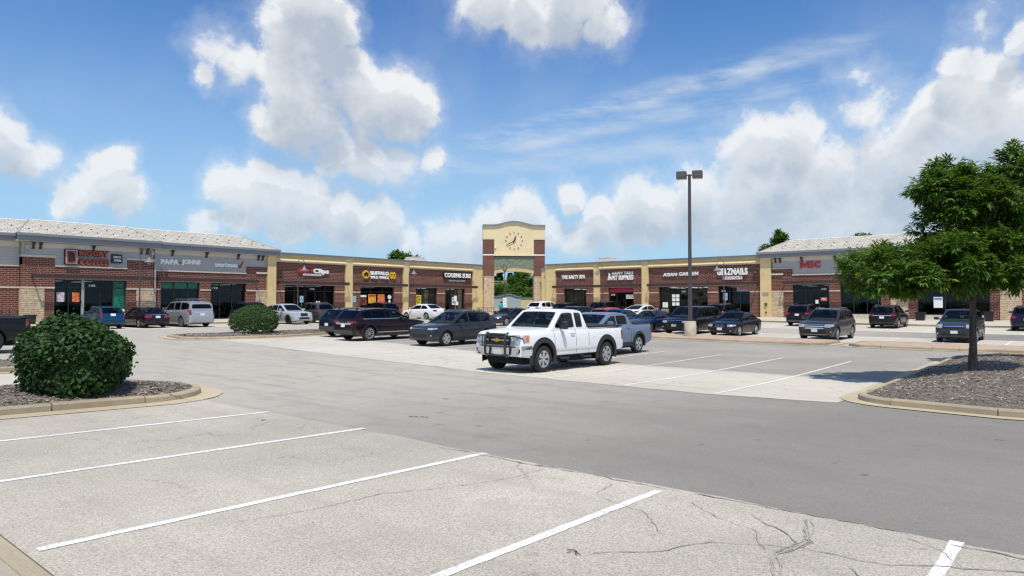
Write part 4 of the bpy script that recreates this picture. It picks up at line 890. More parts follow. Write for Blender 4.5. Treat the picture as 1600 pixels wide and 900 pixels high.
for sgn in (-1, 1):
    d = Vector((math.sin(YAW - .35), -math.cos(YAW - .35))) * sgn; n = Vector((-d.y, d.x))
    h = MB(); c = d * .44
    def q(a, b, z): p_ = c + d * a + n * b; return (p_.x, p_.y, z)
    h.v = [q(a, b, z) for z, k in ((8.95, .92), (9.07, 1), (9.33, 1), (9.38, .94)) for a, b in ((-.28 * k, -.24 * k), (.28 * k, -.24 * k), (.28 * k, .24 * k), (-.28 * k, .24 * k))]
    h.f = [(3, 2, 1, 0), (12, 13, 14, 15)] + [(i * 4 + j, i * 4 + (j + 1) % 4, i * 4 + 4 + (j + 1) % 4, i * 4 + 4 + j) for i in range(3) for j in range(4)]
    ho = h.obj('lamp_head', pmat('lamp_head_brown', (.11, .095, .095), .55), t)
    l = MB(); l.v = [q(a, b, 8.945) for a, b in ((-.22, -.18), (.22, -.18), (.22, .18), (-.22, .18))]; l.f = [(0, 1, 2, 3)]; l.obj('lens', pmat('frosted_lens', (.7, .7, .68), .3), ho)
    MB().tube([(0, 0, 9.15), (d.x * .2, d.y * .2, 9.17)], .04, 6).obj('arm', M_POLE, t)
M_SHADE = pmat('galvanized_shade', (.20, .19, .185), .6, .0)
def gooseneck(label, x, y, d, h=5.55):
    z = walk_top(x, y) - .02
    t = thing('gooseneck_lamp', label, 'street lamp', (x, y, z), 0, 'gooseneck lamps along the shop fronts')
    MB().lathe([(.16, 0), (.16, .08), (.11, .2), (.085, .9), (.07, 1.0)], 12).obj('base', M_POLE, t, 40); MB().tube([(0, 0, .95), (0, 0, h - .9)], [.062, .05], 8).obj('pole', M_POLE, t)
    d = Vector((*d, 0)); pts = [(0, 0, h - .95)]
    for i in range(13):
        a = math.pi * (1 - i / 12); p_ = d * (.33 + .33 * math.cos(a)); pts.append((p_.x, p_.y, h - .38 + .36 * math.sin(a)))
    pts.append((d.x * .66, d.y * .66, h - .62)); MB().tube(pts, .024, 6).obj('neck', M_POLE, t, 60)
    c = d * .66; MB().lathe([(.04, h - .60), (.07, h - .72), (.13, h - .80), (.20, h - .92), (.34, h - 1.02), (.36, h - 1.06), (.34, h - 1.06), (.05, h - .85)], 16, 'z', (c.x, c.y, 0)).obj('bell_shade', M_SHADE, t, 40)
    MB().lathe([(.03, h - .98), (.10, h - 1.04), (.11, h - 1.14), (.07, h - 1.22), (.01, h - 1.24)], 10, 'z', (c.x, c.y, 0)).obj('bulb_globe', pmat('lamp_globe', (.34, .33, .31), .3), t, 40)
gooseneck('gooseneck lamp in front of the coffee shop', 21.55, 55.2, (1, 0), 5.75); gooseneck('gooseneck lamp in front of the hair salon letters', 35.1, 55.2, (1, 0)); gooseneck('gooseneck lamp left of the sandwich shop window', 48.4, 55.2, (1, 0))
gooseneck('gooseneck lamp between the spa and the pet shop', 61, 39.2, (0, 1)); gooseneck('gooseneck lamp hiding the first nail salon letters', 61, 26.05, (0, 1))
px, py = 52.4, 45.3; zz = walk_top(px, py) - .02
t = thing('post_lamp', 'dark ornamental post lamp with lantern in front of the arch', 'street lamp', (px, py, zz), R(-45))
MB().lathe([(.2, 0), (.2, .1), (.14, .25), (.12, .7), (.075, .85)], 12).obj('base', M_POLE, t, 40); MB().tube([(0, 0, .8), (0, 0, 4.5)], [.062, .05], 8).obj('pole', M_POLE, t); MB().lathe([(.05, 4.5), (.10, 4.53), (.10, 4.57), (.05, 4.6)], 10).obj('collar', M_POLE, t)
MB().lathe([(.10, 4.6), (.20, 4.78), (.23, 4.95), (.22, 5.06), (.05, 5.08)], 12).obj('lantern_globe', MATS['lamp_globe'], t, 40); MB().lathe([(.25, 5.06), (.20, 5.17), (.10, 5.25), (.04, 5.27), (.03, 5.38), (.01, 5.46)], 12).obj('lantern_cap', M_POLE, t, 40)
cg = MB()
for k in range(6):
    a = k * math.pi / 3; cg.tube([(.11 * math.cos(a), .11 * math.sin(a), 4.6), (.22 * math.cos(a), .22 * math.sin(a), 4.8), (.245 * math.cos(a), .245 * math.sin(a), 5.07)], .014, 4)
cg.obj('lantern_cage', M_POLE, t)
s = thing('post_sign', 'tall white sign strapped to the post lamp in front of the arch', 'sign', (px, py, zz), R(-45)); box('panel', M_WHITE, s, -.17, .17, -.10, -.075, 1.0, 1.95)
for i, (tt, z) in enumerate((('NO', 1.68), ('SKATE', 1.42), ('ZONE', 1.16))): lettering(s, tt, pmat('grey_print', (.25, .25, .27), .6), -.11, .11, z, z + .16, .006, -.10, .0)
def sign_post(label, x, y, rz, z1, w, h, face, sym, m2, extra=None):
    z = walk_top(x, y) - .02; t = thing('sign_post', label, 'sign', (x, y, z), rz)
    MB().tube([(0, 0, 0), (0, 0, z1)], .03, 6).obj('post', M_STEEL, t); box('sign_panel', face, t, -w / 2, w / 2, -.05, -.035, z1 - h, z1)
    if sym:
        m = MB(); c = z1 - h * .45; m.lathe([(.045, -.055), (.045, -.05)], 10, 'y', (-.01, 0, c + .17)); m.prism([(-.03, c + .12), (.02, c + .12), (.03, c - .02), (.11, c - .02), (.13, c - .16), (.09, c - .16), (.07, c - .06), (-.02, c - .06)], 'y', -.055, -.05); m.obj('wheelchair_symbol', m2, t)
        r_ = MB(); 
        for k in range(12):
            a0, a1 = R(100 + k * 19), R(100 + (k + 1) * 19); r_.prism([(.10 * math.cos(a0), c - .08 + .10 * math.sin(a0)), (.10 * math.cos(a1), c - .08 + .10 * math.sin(a1)), (.13 * math.cos(a1), c - .08 + .13 * math.sin(a1)), (.13 * math.cos(a0), c - .08 + .13 * math.sin(a0))], 'y', -.055, -.05)
        r_.obj('wheel_symbol', m2, t)
    if extra: box('lower_panel', M_WHITE, t, .05, .45, -.05, -.035, z1 - h - .45, z1 - h - .05)
M_PALEB = pmat('pale_blue_sign', (.40, .62, .70), .4)
sign_post('white and blue accessible parking sign in front of the hair salon', 35.6, 55.4, 0, 2.15, .36, .58, M_PALEB, True, M_BLUEP); sign_post('white and blue accessible parking sign left of the wings shop', 41.5, 55.4, 0, 2.15, .36, .58, M_PALEB, True, M_BLUEP)
sign_post('plain white parking sign in front of the sandwich shop door', 55.05, 55.0, 0, 2.2, .42, .60, M_WHITE, False, None, True); sign_post('tilted accessible parking sign in front of the nail salon', 61.2, 26.0, R(-90), 2.4, .42, .66, M_PALEB, True, M_BLUEP)
# bench on the corner walk
bx, by = 53.6, 49.0; zz = walk_top(bx, by) - .005
t = thing('park_bench', 'dark slatted metal bench on the corner walk left of the arch', 'bench', (bx, by, zz), R(-38))
for i in range(4): box('seat_slat', M_POLE, t, -.9, .9, -.28 + i * .13, -.18 + i * .13, .43, .46)
for i in range(9):
    x = -.85 + i * .2125; MB().prism([(.22, .46), (.25, .46), (.36, .86), (.33, .86)], 'x', x - .025, x + .025).obj('back_slat', M_POLE, t)
MB().box(-.92, .92, .32, .37, .84, .89).obj('top_rail', M_POLE, t)
for x in (-.92, .92, 0): MB().tube([(x, -.28, 0), (x, -.28, .43), (x, .22, .43), (x, .30, 0)], .025, 6).obj('leg_frame', M_POLE, t)
for x in (-.92, .92): MB().tube([(x, -.26, .43), (x, -.26, .66), (x, .28, .66)], .022, 6).obj('armrest', M_POLE, t)
def bin_(label, x, y, rz, w=.62, h=.72, m=None):
    z = walk_top(x, y) - .01; t = thing('trash_bin', label, 'bin', (x, y, z), rz)
    b = MB(); b.v = [(s1 * w / 2 * k, s2 * w / 2 * k, zz_) for (zz_, k) in ((0, .86), (h - .08, 1)) for s1, s2 in ((-1, -1), (1, -1), (1, 1), (-1, 1))]; b.f = [(3, 2, 1, 0), (0, 1, 5, 4), (1, 2, 6, 5), (2, 3, 7, 6), (3, 0, 4, 7), (4, 5, 6, 7)]; b.obj('body', m or M_BLACKP, t)
    r_ = MB(); k = w / 2 + .03; r_.box(-k, k, -k, -k + .06, h - .08, h); r_.box(-k, k, k - .06, k, h - .08, h); r_.box(-k, -k + .06, -k + .06, k - .06, h - .08, h); r_.box(k - .06, k, -k + .06, k - .06, h - .08, h); r_.obj('rim', m or M_BLACKP, t)
bin_('black square bin in front of the left stone pier', 14.8, 56.2, 0, .6, .66); bin_('black square planter bin left of the grey crossover behind the tree', 63.5, 10.7, R(-90), .66, .66); bin_('black square planter bin right of the grey crossover behind the tree', 63.5, 6.15, R(-90), .62, .74)
# white folding board outside the coffee shop
t = thing('sandwich_board', 'white folding board on the walk outside the coffee shop', 'sign', (20.5, 56.0, walk_top(20.5, 56) - .01), R(25)); 
for sgn in (-1, 1): MB().prism([(sgn * .34, 0), (sgn * .30, 0), (sgn * .01, 1.05), (sgn * .05, 1.05)], 'x', -.32, .32).obj('panel', M_WHITE, t)
# patio fence at the far left
t = thing('patio_fence', 'low black metal patio fence at the far left wall', 'fence', (13.0, 56.4, walk_top(13, 56.4) - .01), 0)
MB().tube([(-5, 0, .85), (1.2, 0, .85)], .03, 6).obj('top_rail', M_BLACKP, t); MB().tube([(-5, 0, .2), (1.2, 0, .2)], .02, 6).obj('bottom_rail', M_BLACKP, t)
for i in range(14): x = -4.9 + i * .465; MB().box(x - .028, x + .028, -.028, .028, 0, .95).obj('fence_post', M_BLACKP, t)
# planter pots and a cart by the sandwich shop
for i, (x, y, w, lab) in enumerate(((57.6, 56.2, .9, 'low dark planter with green plants outside the sandwich shop door'), (60.4, 56.3, .6, 'grey round planter right of the sandwich shop door'))):
    t = thing('planter', lab, 'planter', (x, y, walk_top(x, y) - .01), 0)
    MB().lathe([(.22, 0), (.30, .38), (.32, .42), (.27, .42), (.26, .36)], 12).obj('pot', M_POLE if i == 0 else M_SHADE, t, 40); pl = MB(); rr = random.Random(i)
    for k in range(90):
        a = rr.uniform(0, 6.28); r_ = rr.uniform(0, .32); z = .40 + rr.uniform(0, .42) * (1 - r_ / .5); c = Vector((r_ * math.cos(a), r_ * math.sin(a), z)); u_ = Vector((rr.uniform(-1, 1), rr.uniform(-1, 1), rr.uniform(-.2, 1))).normalized() * .09; v_ = u_.orthogonal().normalized() * .035
        pl.add([c - u_ * .2, c + u_ * .4 + v_, c + u_, c + u_ * .4 - v_], [(0, 1, 2, 3)])
    pl.obj('leaves', pmat('planter_green', (.06, .16, .03), .7), t)
# ------------------------------------------------------------------ vehicles (local frame: +x forward, +y left, z up, origin on the ground)
def paint(name, col, metal=.35, rough=.32):
    if name in MATS: return MATS[name]
    m, N, b = newmat(name); b.inputs['Metallic'].default_value = metal; b.inputs['Roughness'].default_value = rough
    b.inputs['Coat Weight'].default_value = .40; b.inputs['Coat Roughness'].default_value = .02; b.inputs['Specular IOR Level'].default_value = .2
    v = objc(N); z = N.sep(v)[2]; dirt = N.math('MULTIPLY', N.ramp(z, .2, .75, .28, 0), N.ramp(N.noise(v, 4, 5), .3, .7))
    N.L.new(N.mix(dirt, col, (.22, .20, .17)), b.inputs['Base Color']); return m
M_CGLASS = clear_glass('car_side_glass', (.30, .33, .33)); M_CGLASS2 = clear_glass('car_windshield', (.62, .70, .68)); M_CABIN = pmat('cabin_trim', (.035, .034, .034), .8); M_SEAT = pmat('seat_cloth', (.075, .072, .070), .9)
M_TYRE = pmat('tyre_rubber', (.018, .018, .019), .85, var=.3, vscale=8); M_RIM = pmat('alloy_rim', (.55, .56, .58), .28, .9); M_RIMD = pmat('dark_rim', (.05, .05, .055), .35, .8); M_WELL = pmat('wheel_well', (.008, .008, .009), .95)
M_PLAST = pmat('black_plastic', (.020, .020, .022), .6, bump=.1); M_PLASG = pmat('grey_plastic', (.06, .06, .065), .6); M_CHROME = pmat('chrome', (.72, .73, .75), .10, 1.0)
M_HEAD = pmat('headlight_glass', (.46, .48, .50), .12, .35, coat=1.0); M_TAIL = pmat('tail_light_red', (.22, .004, .007), .12, coat=1.0); M_AMBER = pmat('amber_lens', (.75, .20, .01), .15, coat=1.0); M_LAMPW = pmat('lamp_bowl', (.62, .64, .66), .15, .8)
M_PLATE = pmat('licence_plate', (.70, .71, .72), .45); M_GRILLE = pmat('grille_black', (.010, .010, .011), .45)
M_SEAM = pmat('door_gap', (.004, .004, .005), .9); M_GOLD = pmat('gold_emblem', (.70, .42, .06), .25, .8)

def squircle(u, v, k): return u * (1 - k * abs(v) ** 5), v * (1 - k * abs(u) ** 5)
class Car:
    pass
def curve_y(s):
    return float(np.interp(s, [-.3, 0, .12, .30, .50, .72, .88, 1.0], [.90, .935, .965, .988, 1.0, .988, .962, .905]))
def build_shell(sp):
    L, Wd, H = sp['L'], sp['W'], sp['H']; hw = Wd / 2
    tx, tz = zip(*sorted(sp['top'])); wx, wz = zip(*sorted(sp['wid'])); bx_, bz_ = zip(*sorted(sp['bot']))
    xs = list(np.linspace(-L / 2, L / 2, int(L / .11)))
    xs += [L / 2 - d for d in (.015, .04, .07, .16, .26)] + [-L / 2 + d for d in (.015, .04, .07, .16, .26)]
    RA = sp['r'] * sp.get('arch', 1.13)
    for xw in (sp['xf'], sp['xr']):
        xs += [xw + RA * math.cos(R(a)) for a in range(0, 181, 12)] + [xw + RA * 1.001, xw - RA * 1.001]
    xs += [p for p in tx]
    xs = sorted(set(round(x, 4) for x in xs if -L / 2 <= x <= L / 2)); o = []
    for x in xs:
        if not o or x - o[-1] > .004: o.append(x)
    xs = o
    def ztop(x): return float(np.interp(x, tx, tz))
    def wid(x): return hw * float(np.interp(x, wx, wz))
    def zbot(x):
        z = float(np.interp(x, bx_, bz_))
        for xw in (sp['xf'], sp['xr']):
            d = abs(x - xw)
            if d < RA: z = max(z, min(ztop(x) - .08, sp['r'] + math.sqrt(RA * RA - d * d)))
        return z
    K = 9; mb = MB(); z0 = .26; ring = []
    zt_side = lambda x: ztop(x)
    for x in xs:
        zb, zt, w = zbot(x), ztop(x), wid(x)
        P = [(0.0, zb)]
        for i in range(K + 1):
            z = zb + (zt - zb) * i / K; P.append((w * curve_y((z - z0) / max(.2, zt - z0)), z))
        crown = sp.get('crown', .045) * (w / hw)
        P += [(w * .82, zt + crown * .42), (w * .5, zt + crown * .85), (0.0, zt + crown)]
        ring.append(P)
    n = len(ring[0])
    for x, P in zip(xs, ring):
        for (y, z) in P: mb.v.append((x, y, z))
        for (y, z) in P[1:-1]: mb.v.append((x, -y, z))
    m = n + n - 2
    def idx(i, k, s): 
        if k == 0 or k == n - 1 or s > 0: return i * m + k
        return i * m + n + k - 1
    for i in range(len(xs) - 1):
        for k in range(n - 1):
            for s in (1, -1): mb.f.append((idx(i, k, s), idx(i, k + 1, s), idx(i + 1, k + 1, s), idx(i + 1, k, s)))
    for i in (0, len(xs) - 1): mb.f.append(tuple(idx(i, k, 1) for k in range(n)) + tuple(idx(i, k, -1) for k in range(n - 2, 0, -1)))
    # greenhouse
    g = sp['gh']; gx, gzz = zip(*sorted(g['roof'])); xa, xd = max(gx), min(gx); wr = hw * g.get('wr', .74); wbk = g.get('wb', .895)
    gs = sorted(set([round(float(q), 4) for q in np.linspace(xd, xa, 50)] + [round(q, 4) for q in gx] + [round(q + e, 4) for w_ in sp['win'] for q, e in ((w_[0], .012), (w_[1], -.012))] + [round(q, 4) for q in (gx[-2] + .07, xa - .06, xd + .05, gx[1] - .04)])); b0 = len(mb.v); KG = 12; rings = []
    def zroof(x): return float(np.interp(x, gx, gzz))
    for x in gs:
        zb = ztop(x) - .05; zr = max(zroof(x), zb + .01); wb = wid(x) * wbk; span = H - (ztop((xa + xd) / 2))
        P = []
        for i in range(KG + 1):
            z = zb + (zr - zb) * i / KG; t = max(0, min(1, (z - zb - .05) / max(.2, span))); e = 1.0
            y = wb + (wr * (wid(x) / hw) ** .5 - wb) * t ** 1.15; P.append((y, z))
        yy = P[-1][0]; dr = g.get('crown', .05) * min(1, max(0, (zr - zb)) / .3)
        P += [(yy * .955, zr + dr * .40), (yy * .82, zr + dr * .68), (yy * .5, zr + dr * .92), (0, zr + dr)]
        rings.append(P)
    n2 = len(rings[0]); nfull = len(mb.f); holes = set()
    def pane_at(i, k):
        x0, x1 = gs[i], gs[i + 1]; P = rings[i]; Q = rings[i + 1]
        if k >= KG + 2: return (x0 >= gx[-2] + .069 and x1 <= xa - .059) or (x0 >= xd + .049 and x1 <= gx[1] - .039)
        if k < KG:
            for a_, b_ in sp['win']:
                if x0 >= a_ + .011 and x1 <= b_ - .011:
                    zs = [P[k][1], P[k + 1][1], Q[k][1], Q[k + 1][1]]; return min(zs) >= max(ztop(x0), ztop(x1)) + .05 and max(zs) <= min(min(zroof(x0), zroof(x1)) - .068, H - .118)
        return False
    for x, P in zip(gs, rings):
        for (y, z) in P: mb.v.append((x, y, z))
        for (y, z) in P[:-1]: mb.v.append((x, -y, z))
    m2 = 2 * n2 - 1
    def id2(i, k, s): return b0 + i * m2 + (k if s > 0 or k == n2 - 1 else n2 + k)
    for i in range(len(gs) - 1):
        for k in range(n2 - 1):
            for s in (1, -1):
                if pane_at(i, k): holes.add(len(mb.f))
                mb.f.append((id2(i, k, s), id2(i, k + 1, s), id2(i + 1, k + 1, s), id2(i + 1, k, s)))
    for i in (0, len(gs) - 1): mb.f.append(tuple(id2(i, k, 1) for k in range(n2)) + tuple(id2(i, k, -1) for k in range(n2 - 2, -1, -1)))
    mb.holes = holes
    return mb, ztop, wid, zroof, RA
WHEELS = {}
def wheel_meshes(r, tw, style):
    k = (round(r, 3), tw, style)
    if k in WHEELS: return WHEELS[k]
    rr = r * (.66 if style != 'truck' else .61); h = tw / 2
    t = MB(); prof = [(rr - .012, -h * .72), (rr + .01, -h * .92), (rr + (r - rr) * .5, -h), (r - .03, -h * .90), (r, -h * .62), (r, h * .62), (r - .03, h * .90), (rr + (r - rr) * .5, h), (rr + .01, h * .92), (rr - .012, h * .72), (rr - .03, h * .3)]
    t.lathe(prof, 28, 'y'); ty = t.mesh('tyre', 40); ty.materials.append(M_TYRE)
    d = MB(); d.lathe([(rr - .02, h * .25), (rr - .02, h * .34)], 24, 'y'); hub = d.mesh('wheel', 40); hub.materials.append(M_WELL)
    s = MB(); n = 28
    prof2 = [(rr - .028, h * .45), (rr - .028, h * .80), (rr - .01, h * .93), (rr + .012, h * .90)]
    b = len(s.v)
    for (q, y) in prof2:
        for i in range(n): s.v.append((q * math.cos(2 * math.pi * i / n), y, q * math.sin(2 * math.pi * i / n)))
    for j in range(3):
        for i in range(n): s.f.append((b + j * n + i, b + j * n + (i + 1) % n, b + (j + 1) * n + (i + 1) % n, b + (j + 1) * n + i))
    ns = {'truck': 6, 'five': 5, 'multi': 10, 'twin': 5}.get(style, 5)
    for i in range(ns):
        a = 2 * math.pi * i / ns + .3
        for off in ((-.13, .13) if style in ('twin', 'multi', 'truck') else (0,)):
            c, q = math.cos(a), math.sin(a); w0 = {'five': .055, 'twin': .026, 'multi': .014, 'truck': .030}[style]; w1 = w0 * (1.35 if style != 'multi' else 1)
            a2 = a + off * (1 if style != 'multi' else .45); c2, q2 = math.cos(a2), math.sin(a2); y0, y1 = h * .62, h * .86
            A = Vector((c * .05, 0, q * .05)); B = Vector((c2 * (rr - .02), 0, q2 * (rr - .02))); nn = Vector((-(B - A).z, 0, (B - A).x)).normalized()
            s.add([A - nn * w0 + Vector((0, y1 - .02, 0)), A + nn * w0 + Vector((0, y1 - .02, 0)), B + nn * w1 + Vector((0, y1, 0)), B - nn * w1 + Vector((0, y1, 0)),
                   A - nn * w0 + Vector((0, y0 - .02, 0)), A + nn * w0 + Vector((0, y0 - .02, 0)), B + nn * w1 + Vector((0, y0, 0)), B - nn * w1 + Vector((0, y0, 0))],
                  [(0, 1, 2, 3), (0, 4, 5, 1), (1, 5, 6, 2), (2, 6, 7, 3), (3, 7, 4, 0)])
    s.lathe([(.075, h * .4), (.07, h * .80), (.03, h * .86)], 12, 'y'); rim = s.mesh('rim', 35)
    WHEELS[k] = (hub, ty, rim); return WHEELS[k]
def car(name, label, cat, x, y, head, sp, pm, group='vehicles parked in the shopping lot'):
    z = gz(x, y) + .012; c, s_ = math.cos(head), math.sin(head); e = sp['L'] * .3
    gf = (gz(x + c * e, y + s_ * e) - gz(x - c * e, y - s_ * e)) / (2 * e); gl = (gz(x - s_ * .7, y + c * .7) - gz(x + s_ * .7, y - c * .7)) / 1.4
    fwd = Vector((c, s_, gf)).normalized(); lef = Vector((-s_, c, gl)); up = fwd.cross(lef).normalized(); lef = up.cross(fwd)
    root = bpy.data.objects.new(name, None); COL.objects.link(root); tag(root, label, cat, group); root.empty_display_size = .2
    M = Matrix((fwd, lef, up)).transposed().to_4x4(); M.translation = (x, y, z); root.matrix_world = M
    mb, ztop, wid, zroof, RA = build_shell(sp); L, Wd, H = sp['L'], sp['W'], sp['H']; hw = Wd / 2
    full = mb.mesh('shell'); bm = bmesh.new(); bm.from_mesh(full); bvh = BVHTree.FromBMesh(bm); bm.free(); bpy.data.meshes.remove(full)
    vis = MB(); vis.v = mb.v; vis.f = [f for i, f in enumerate(mb.f) if i not in mb.holes]
    me = vis.mesh('body', 32); body = obj('body', me, pm, root)
    # cabin: dark deck at the belt line, dashboard, wheel, seats
    gg = sorted(sp['gh']['roof']); cx0, cx1 = gg[0][0] + .14, gg[-1][0] - .06; dk = MB(); nn_ = 10
    for i in range(nn_ + 1):
        xx = cx0 + (cx1 - cx0) * i / nn_; ww = wid(xx) * .83
        for yy_ in (-ww, -ww * .5, 0, ww * .5, ww): dk.v.append((xx, yy_, ztop(xx) + .062))
    for i in range(nn_):
        for j in range(4): dk.f.append((i * 5 + j, i * 5 + j + 1, i * 5 + 6 + j, i * 5 + 5 + j))
    deck = dk.obj('cabin_trim', M_CABIN, root)
    MB().prism([(cx1 - .55, ztop(cx1) + .06), (cx1 - .50, ztop(cx1) + .13), (cx1 - .22, ztop(cx1) + .10), (cx1 - .05, ztop(cx1) + .062)], 'y', -hw * .66, hw * .66).obj('dashboard', pmat('dash_top', (.06, .058, .055), .7), deck)
    wv = []; xs_ = cx1 - .66; zs_ = ztop(xs_) + .12
    for k in range(13):
        an = 2 * math.pi * k / 12; wv.append((xs_ + .07 * math.sin(an), .37 + .18 * math.cos(an), zs_ + .16 * math.sin(an)))
    MB().tube(wv, .016, 5, False).obj('steering_wheel', M_CABIN, deck)
    rowx = [cx1 - 1.15] + ([cx1 - 2.0] if cx1 - cx0 > 2.0 else []) + ([cx1 - 2.75] if cx1 - cx0 > 3.1 else [])
    for xx in rowx:
        for yy_ in (-.38, .38):
            zt_ = min(zroof(xx - .08) - .30, ztop(xx) + .30); zb_ = ztop(xx) + .03
            if zt_ < zb_ + .06: continue
            MB().prism([(xx, zb_), (xx + .13, zb_), (xx + .03, zt_), (xx - .08, zt_)], 'y', yy_ - .23, yy_ + .23).obj('seat_back', M_SEAT, deck)
            MB().prism([(xx - .07, zt_ + .02), (xx + .02, zt_ + .02), (xx + .01, zt_ + .17), (xx - .07, zt_ + .17)], 'y', yy_ - .12, yy_ + .12).obj('headrest', M_SEAT, deck)
    def patch(nm, corners, dirn, m, off=.008, n=(6, 4), k=.06, parent=None, thick=.012, fn=None):
        """a fitted panel: corners (4 points, counter-clockwise as seen) projected on the body along dirn"""
        d = Vector(dirn).normalized(); A, B, C_, D = [Vector(p) for p in corners]; q = MB(); nu, nv = n; ok = []
        for j in range(nv + 1):
            for i in range(nu + 1):
                u, v = squircle(2 * i / nu - 1, 2 * j / nv - 1, k); u = (u + 1) / 2; v = (v + 1) / 2
                p = A.lerp(B, u).lerp(D.lerp(C_, u), v); h = bvh.ray_cast(p - d * 3, d)
                if h[0] is None:
                    h = bvh.find_nearest(p)
                nn = h[1] if h[1].dot(d) < 0 else -h[1]
                q.v.append(tuple(h[0] + (nn - d).normalized() * off))
        base = len(q.v)
        for j in range(nv):
            for i in range(nu): q.f.append((j * (nu + 1) + i, j * (nu + 1) + i + 1, (j + 1) * (nu + 1) + i + 1, (j + 1) * (nu + 1) + i))
        per = [i for i in range(nu)] + [nu + j * (nu + 1) for j in range(nv)] + [nv * (nu + 1) + nu - i for i in range(nu)] + [(nv - j) * (nu + 1) for j in range(nv)]
        for i in per: q.v.append(tuple(Vector(q.v[i]) + d * thick))
        for i in range(len(per)): q.f.append((per[i], per[(i + 1) % len(per)], base + (i + 1) % len(per), base + i))
        return q.obj(nm, m, parent or root, 30)
    def side(nm, s, x0, x1, z0, z1, m, x2=None, x3=None, **k):
        x2 = x1 if x2 is None else x2; x3 = x0 if x3 is None else x3
        return patch(nm, [(x0, s * hw, z0), (x1, s * hw, z0), (x2, s * hw, z1), (x3, s * hw, z1)], (0, -s, 0), m, **k)
    def front(nm, y0, y1, z0, z1, m, sgn=1, y2=None, y3=None, **k):
        y2 = y1 if y2 is None else y2; y3 = y0 if y3 is None else y3
        return patch(nm, [(sgn * L / 2, y0, z0), (sgn * L / 2, y1, z0), (sgn * L / 2, y2, z1), (sgn * L / 2, y3, z1)], (-sgn, 0, 0), m, **k)
    g = sp['gh']; gx = sorted(g['roof']); xd, xa = gx[0][0], gx[-1][0]; xc, xb = gx[1][0], gx[-2][0]
    # glass
    wa, wt = hw * .80, hw * g.get('wr', .74) * .90
    A = Vector((xa - .04, 0, zroof(xa - .04))); B = Vector((xb + .05, 0, zroof(xb + .05))); t_ = (B - A).normalized(); nrm = Vector((-t_.z, 0, t_.x)); nrm = nrm if nrm.z > 0 else -nrm
    patch('windshield', [A + Vector((0, -wa, 0)), A + Vector((0, wa, 0)), B + Vector((0, wt, 0)), B + Vector((0, -wt, 0))], -nrm, M_CGLASS2, n=(8, 6), k=.05)
    A = Vector((xd + .04, 0, max(zroof(xd + .04), ztop(xd) + .06))); B = Vector((xc - .03, 0, zroof(xc - .03) - .03)); t_ = (B - A).normalized(); nrm = Vector((-t_.z, 0, t_.x)); nrm = nrm if nrm.x < 0 else -nrm
    rwk = sp.get('rw', .74)
    patch('rear_window', [A + Vector((0, hw * rwk, 0)), A + Vector((0, -hw * rwk, 0)), B + Vector((0, -wt * .97, 0)), B + Vector((0, wt * .97, 0))], -nrm, M_CGLASS, n=(8, 5), k=.07)
    for s in (1, -1):
        for (a, b) in sp['win']:
            N_ = 8; pts = []
            q = MB(); rows = 4
            for i in range(N_ + 1):
                xx = a + (b - a) * i / N_; zb = ztop(xx) + .045; zt = min(zroof(xx) - .065, H - .115); zt = max(zt, zb + .015)
                for j in range(rows + 1):
                    e = abs(2 * i / N_ - 1) ** 8 * .05; v = j / rows; v = e + (1 - 2 * e) * v; zz_ = zb + (zt - zb) * v
                    h = bvh.ray_cast(Vector((xx, s * 3, zz_)), Vector((0, -s, 0)))
                    p = h[0] if h[0] is not None else Vector((xx, s * hw * .8, zz_)); q.v.append((p.x, p.y + s * .009, p.z + .002))
            for i in range(N_):
                for j in range(rows): q.f.append((i * (rows + 1) + j, i * (rows + 1) + j + 1, (i + 1) * (rows + 1) + j + 1, (i + 1) * (rows + 1) + j))
            bcount = len(q.v); per = [i * (rows + 1) for i in range(N_ + 1)] + [N_ * (rows + 1) + j for j in range(1, rows + 1)] + [i * (rows + 1) + rows for i in range(N_ - 1, -1, -1)] + [j for j in range(rows - 1, 0, -1)]
            for i in per: p = q.v[i]; q.v.append((p[0], p[1] - s * .03, p[2]))
            for i in range(len(per)): q.f.append((per[i], per[(i + 1) % len(per)], bcount + (i + 1) % len(per), bcount + i))
            q.obj('side_window', M_CGLASS, root, 30)
        for xx in sp.get('seams', []):
            side('door_seam', s, xx - .007, xx + .007, .32, ztop(xx) - .02, M_SEAM, off=.003, n=(1, 8), k=0, thick=.004)
        for (xx, zz_) in sp.get('handles', []):
            h = bvh.ray_cast(Vector((xx, s * 3, zz_)), Vector((0, -s, 0)))
            if h[0] is not None:
                p = h[0]; mb2 = MB(); mb2.tube([(xx - .10, p.y - s * .005, zz_), (xx - .08, p.y + s * .035, zz_), (xx + .08, p.y + s * .035, zz_ + .005), (xx + .10, p.y - s * .005, zz_ + .005)], .018, 6); mb2.obj('door_handle', sp.get('hm', pm), root, 60)
        # mirror
        mx, mz = xa - .48, ztop(xa - .5) + .10; yy = s * (wid(mx) * .90); big = sp.get('bigmirror')
        mm = MB(); w_, h_, d_ = (.20, .26, .13) if big else (.22, .15, .16)
        xo = mx; y0, y1 = yy + s * .10, yy + s * (.10 + w_)
        ring = []
        for (f_, k_) in ((0, .72), (.35, 1.0), (1, .92)):
            for (aa, bb) in ((-1, -.8), (-.8, -1), (.8, -1), (1, -.8), (1, .8), (.8, 1), (-.8, 1), (-1, .8)):
                mm.v.append((xo + d_ * (.5 - f_), (y0 + y1) / 2 + aa * k_ * w_ / 2, mz + .04 + bb * k_ * h_ / 2))
        for j in range(2):
            for k_ in range(8): mm.f.append((j * 8 + k_, j * 8 + (k_ + 1) % 8, j * 8 + 8 + (k_ + 1) % 8, j * 8 + 8 + k_))
        mm.f.append(tuple(range(8))[::-1]); mm.f.append(tuple(range(16, 24)))
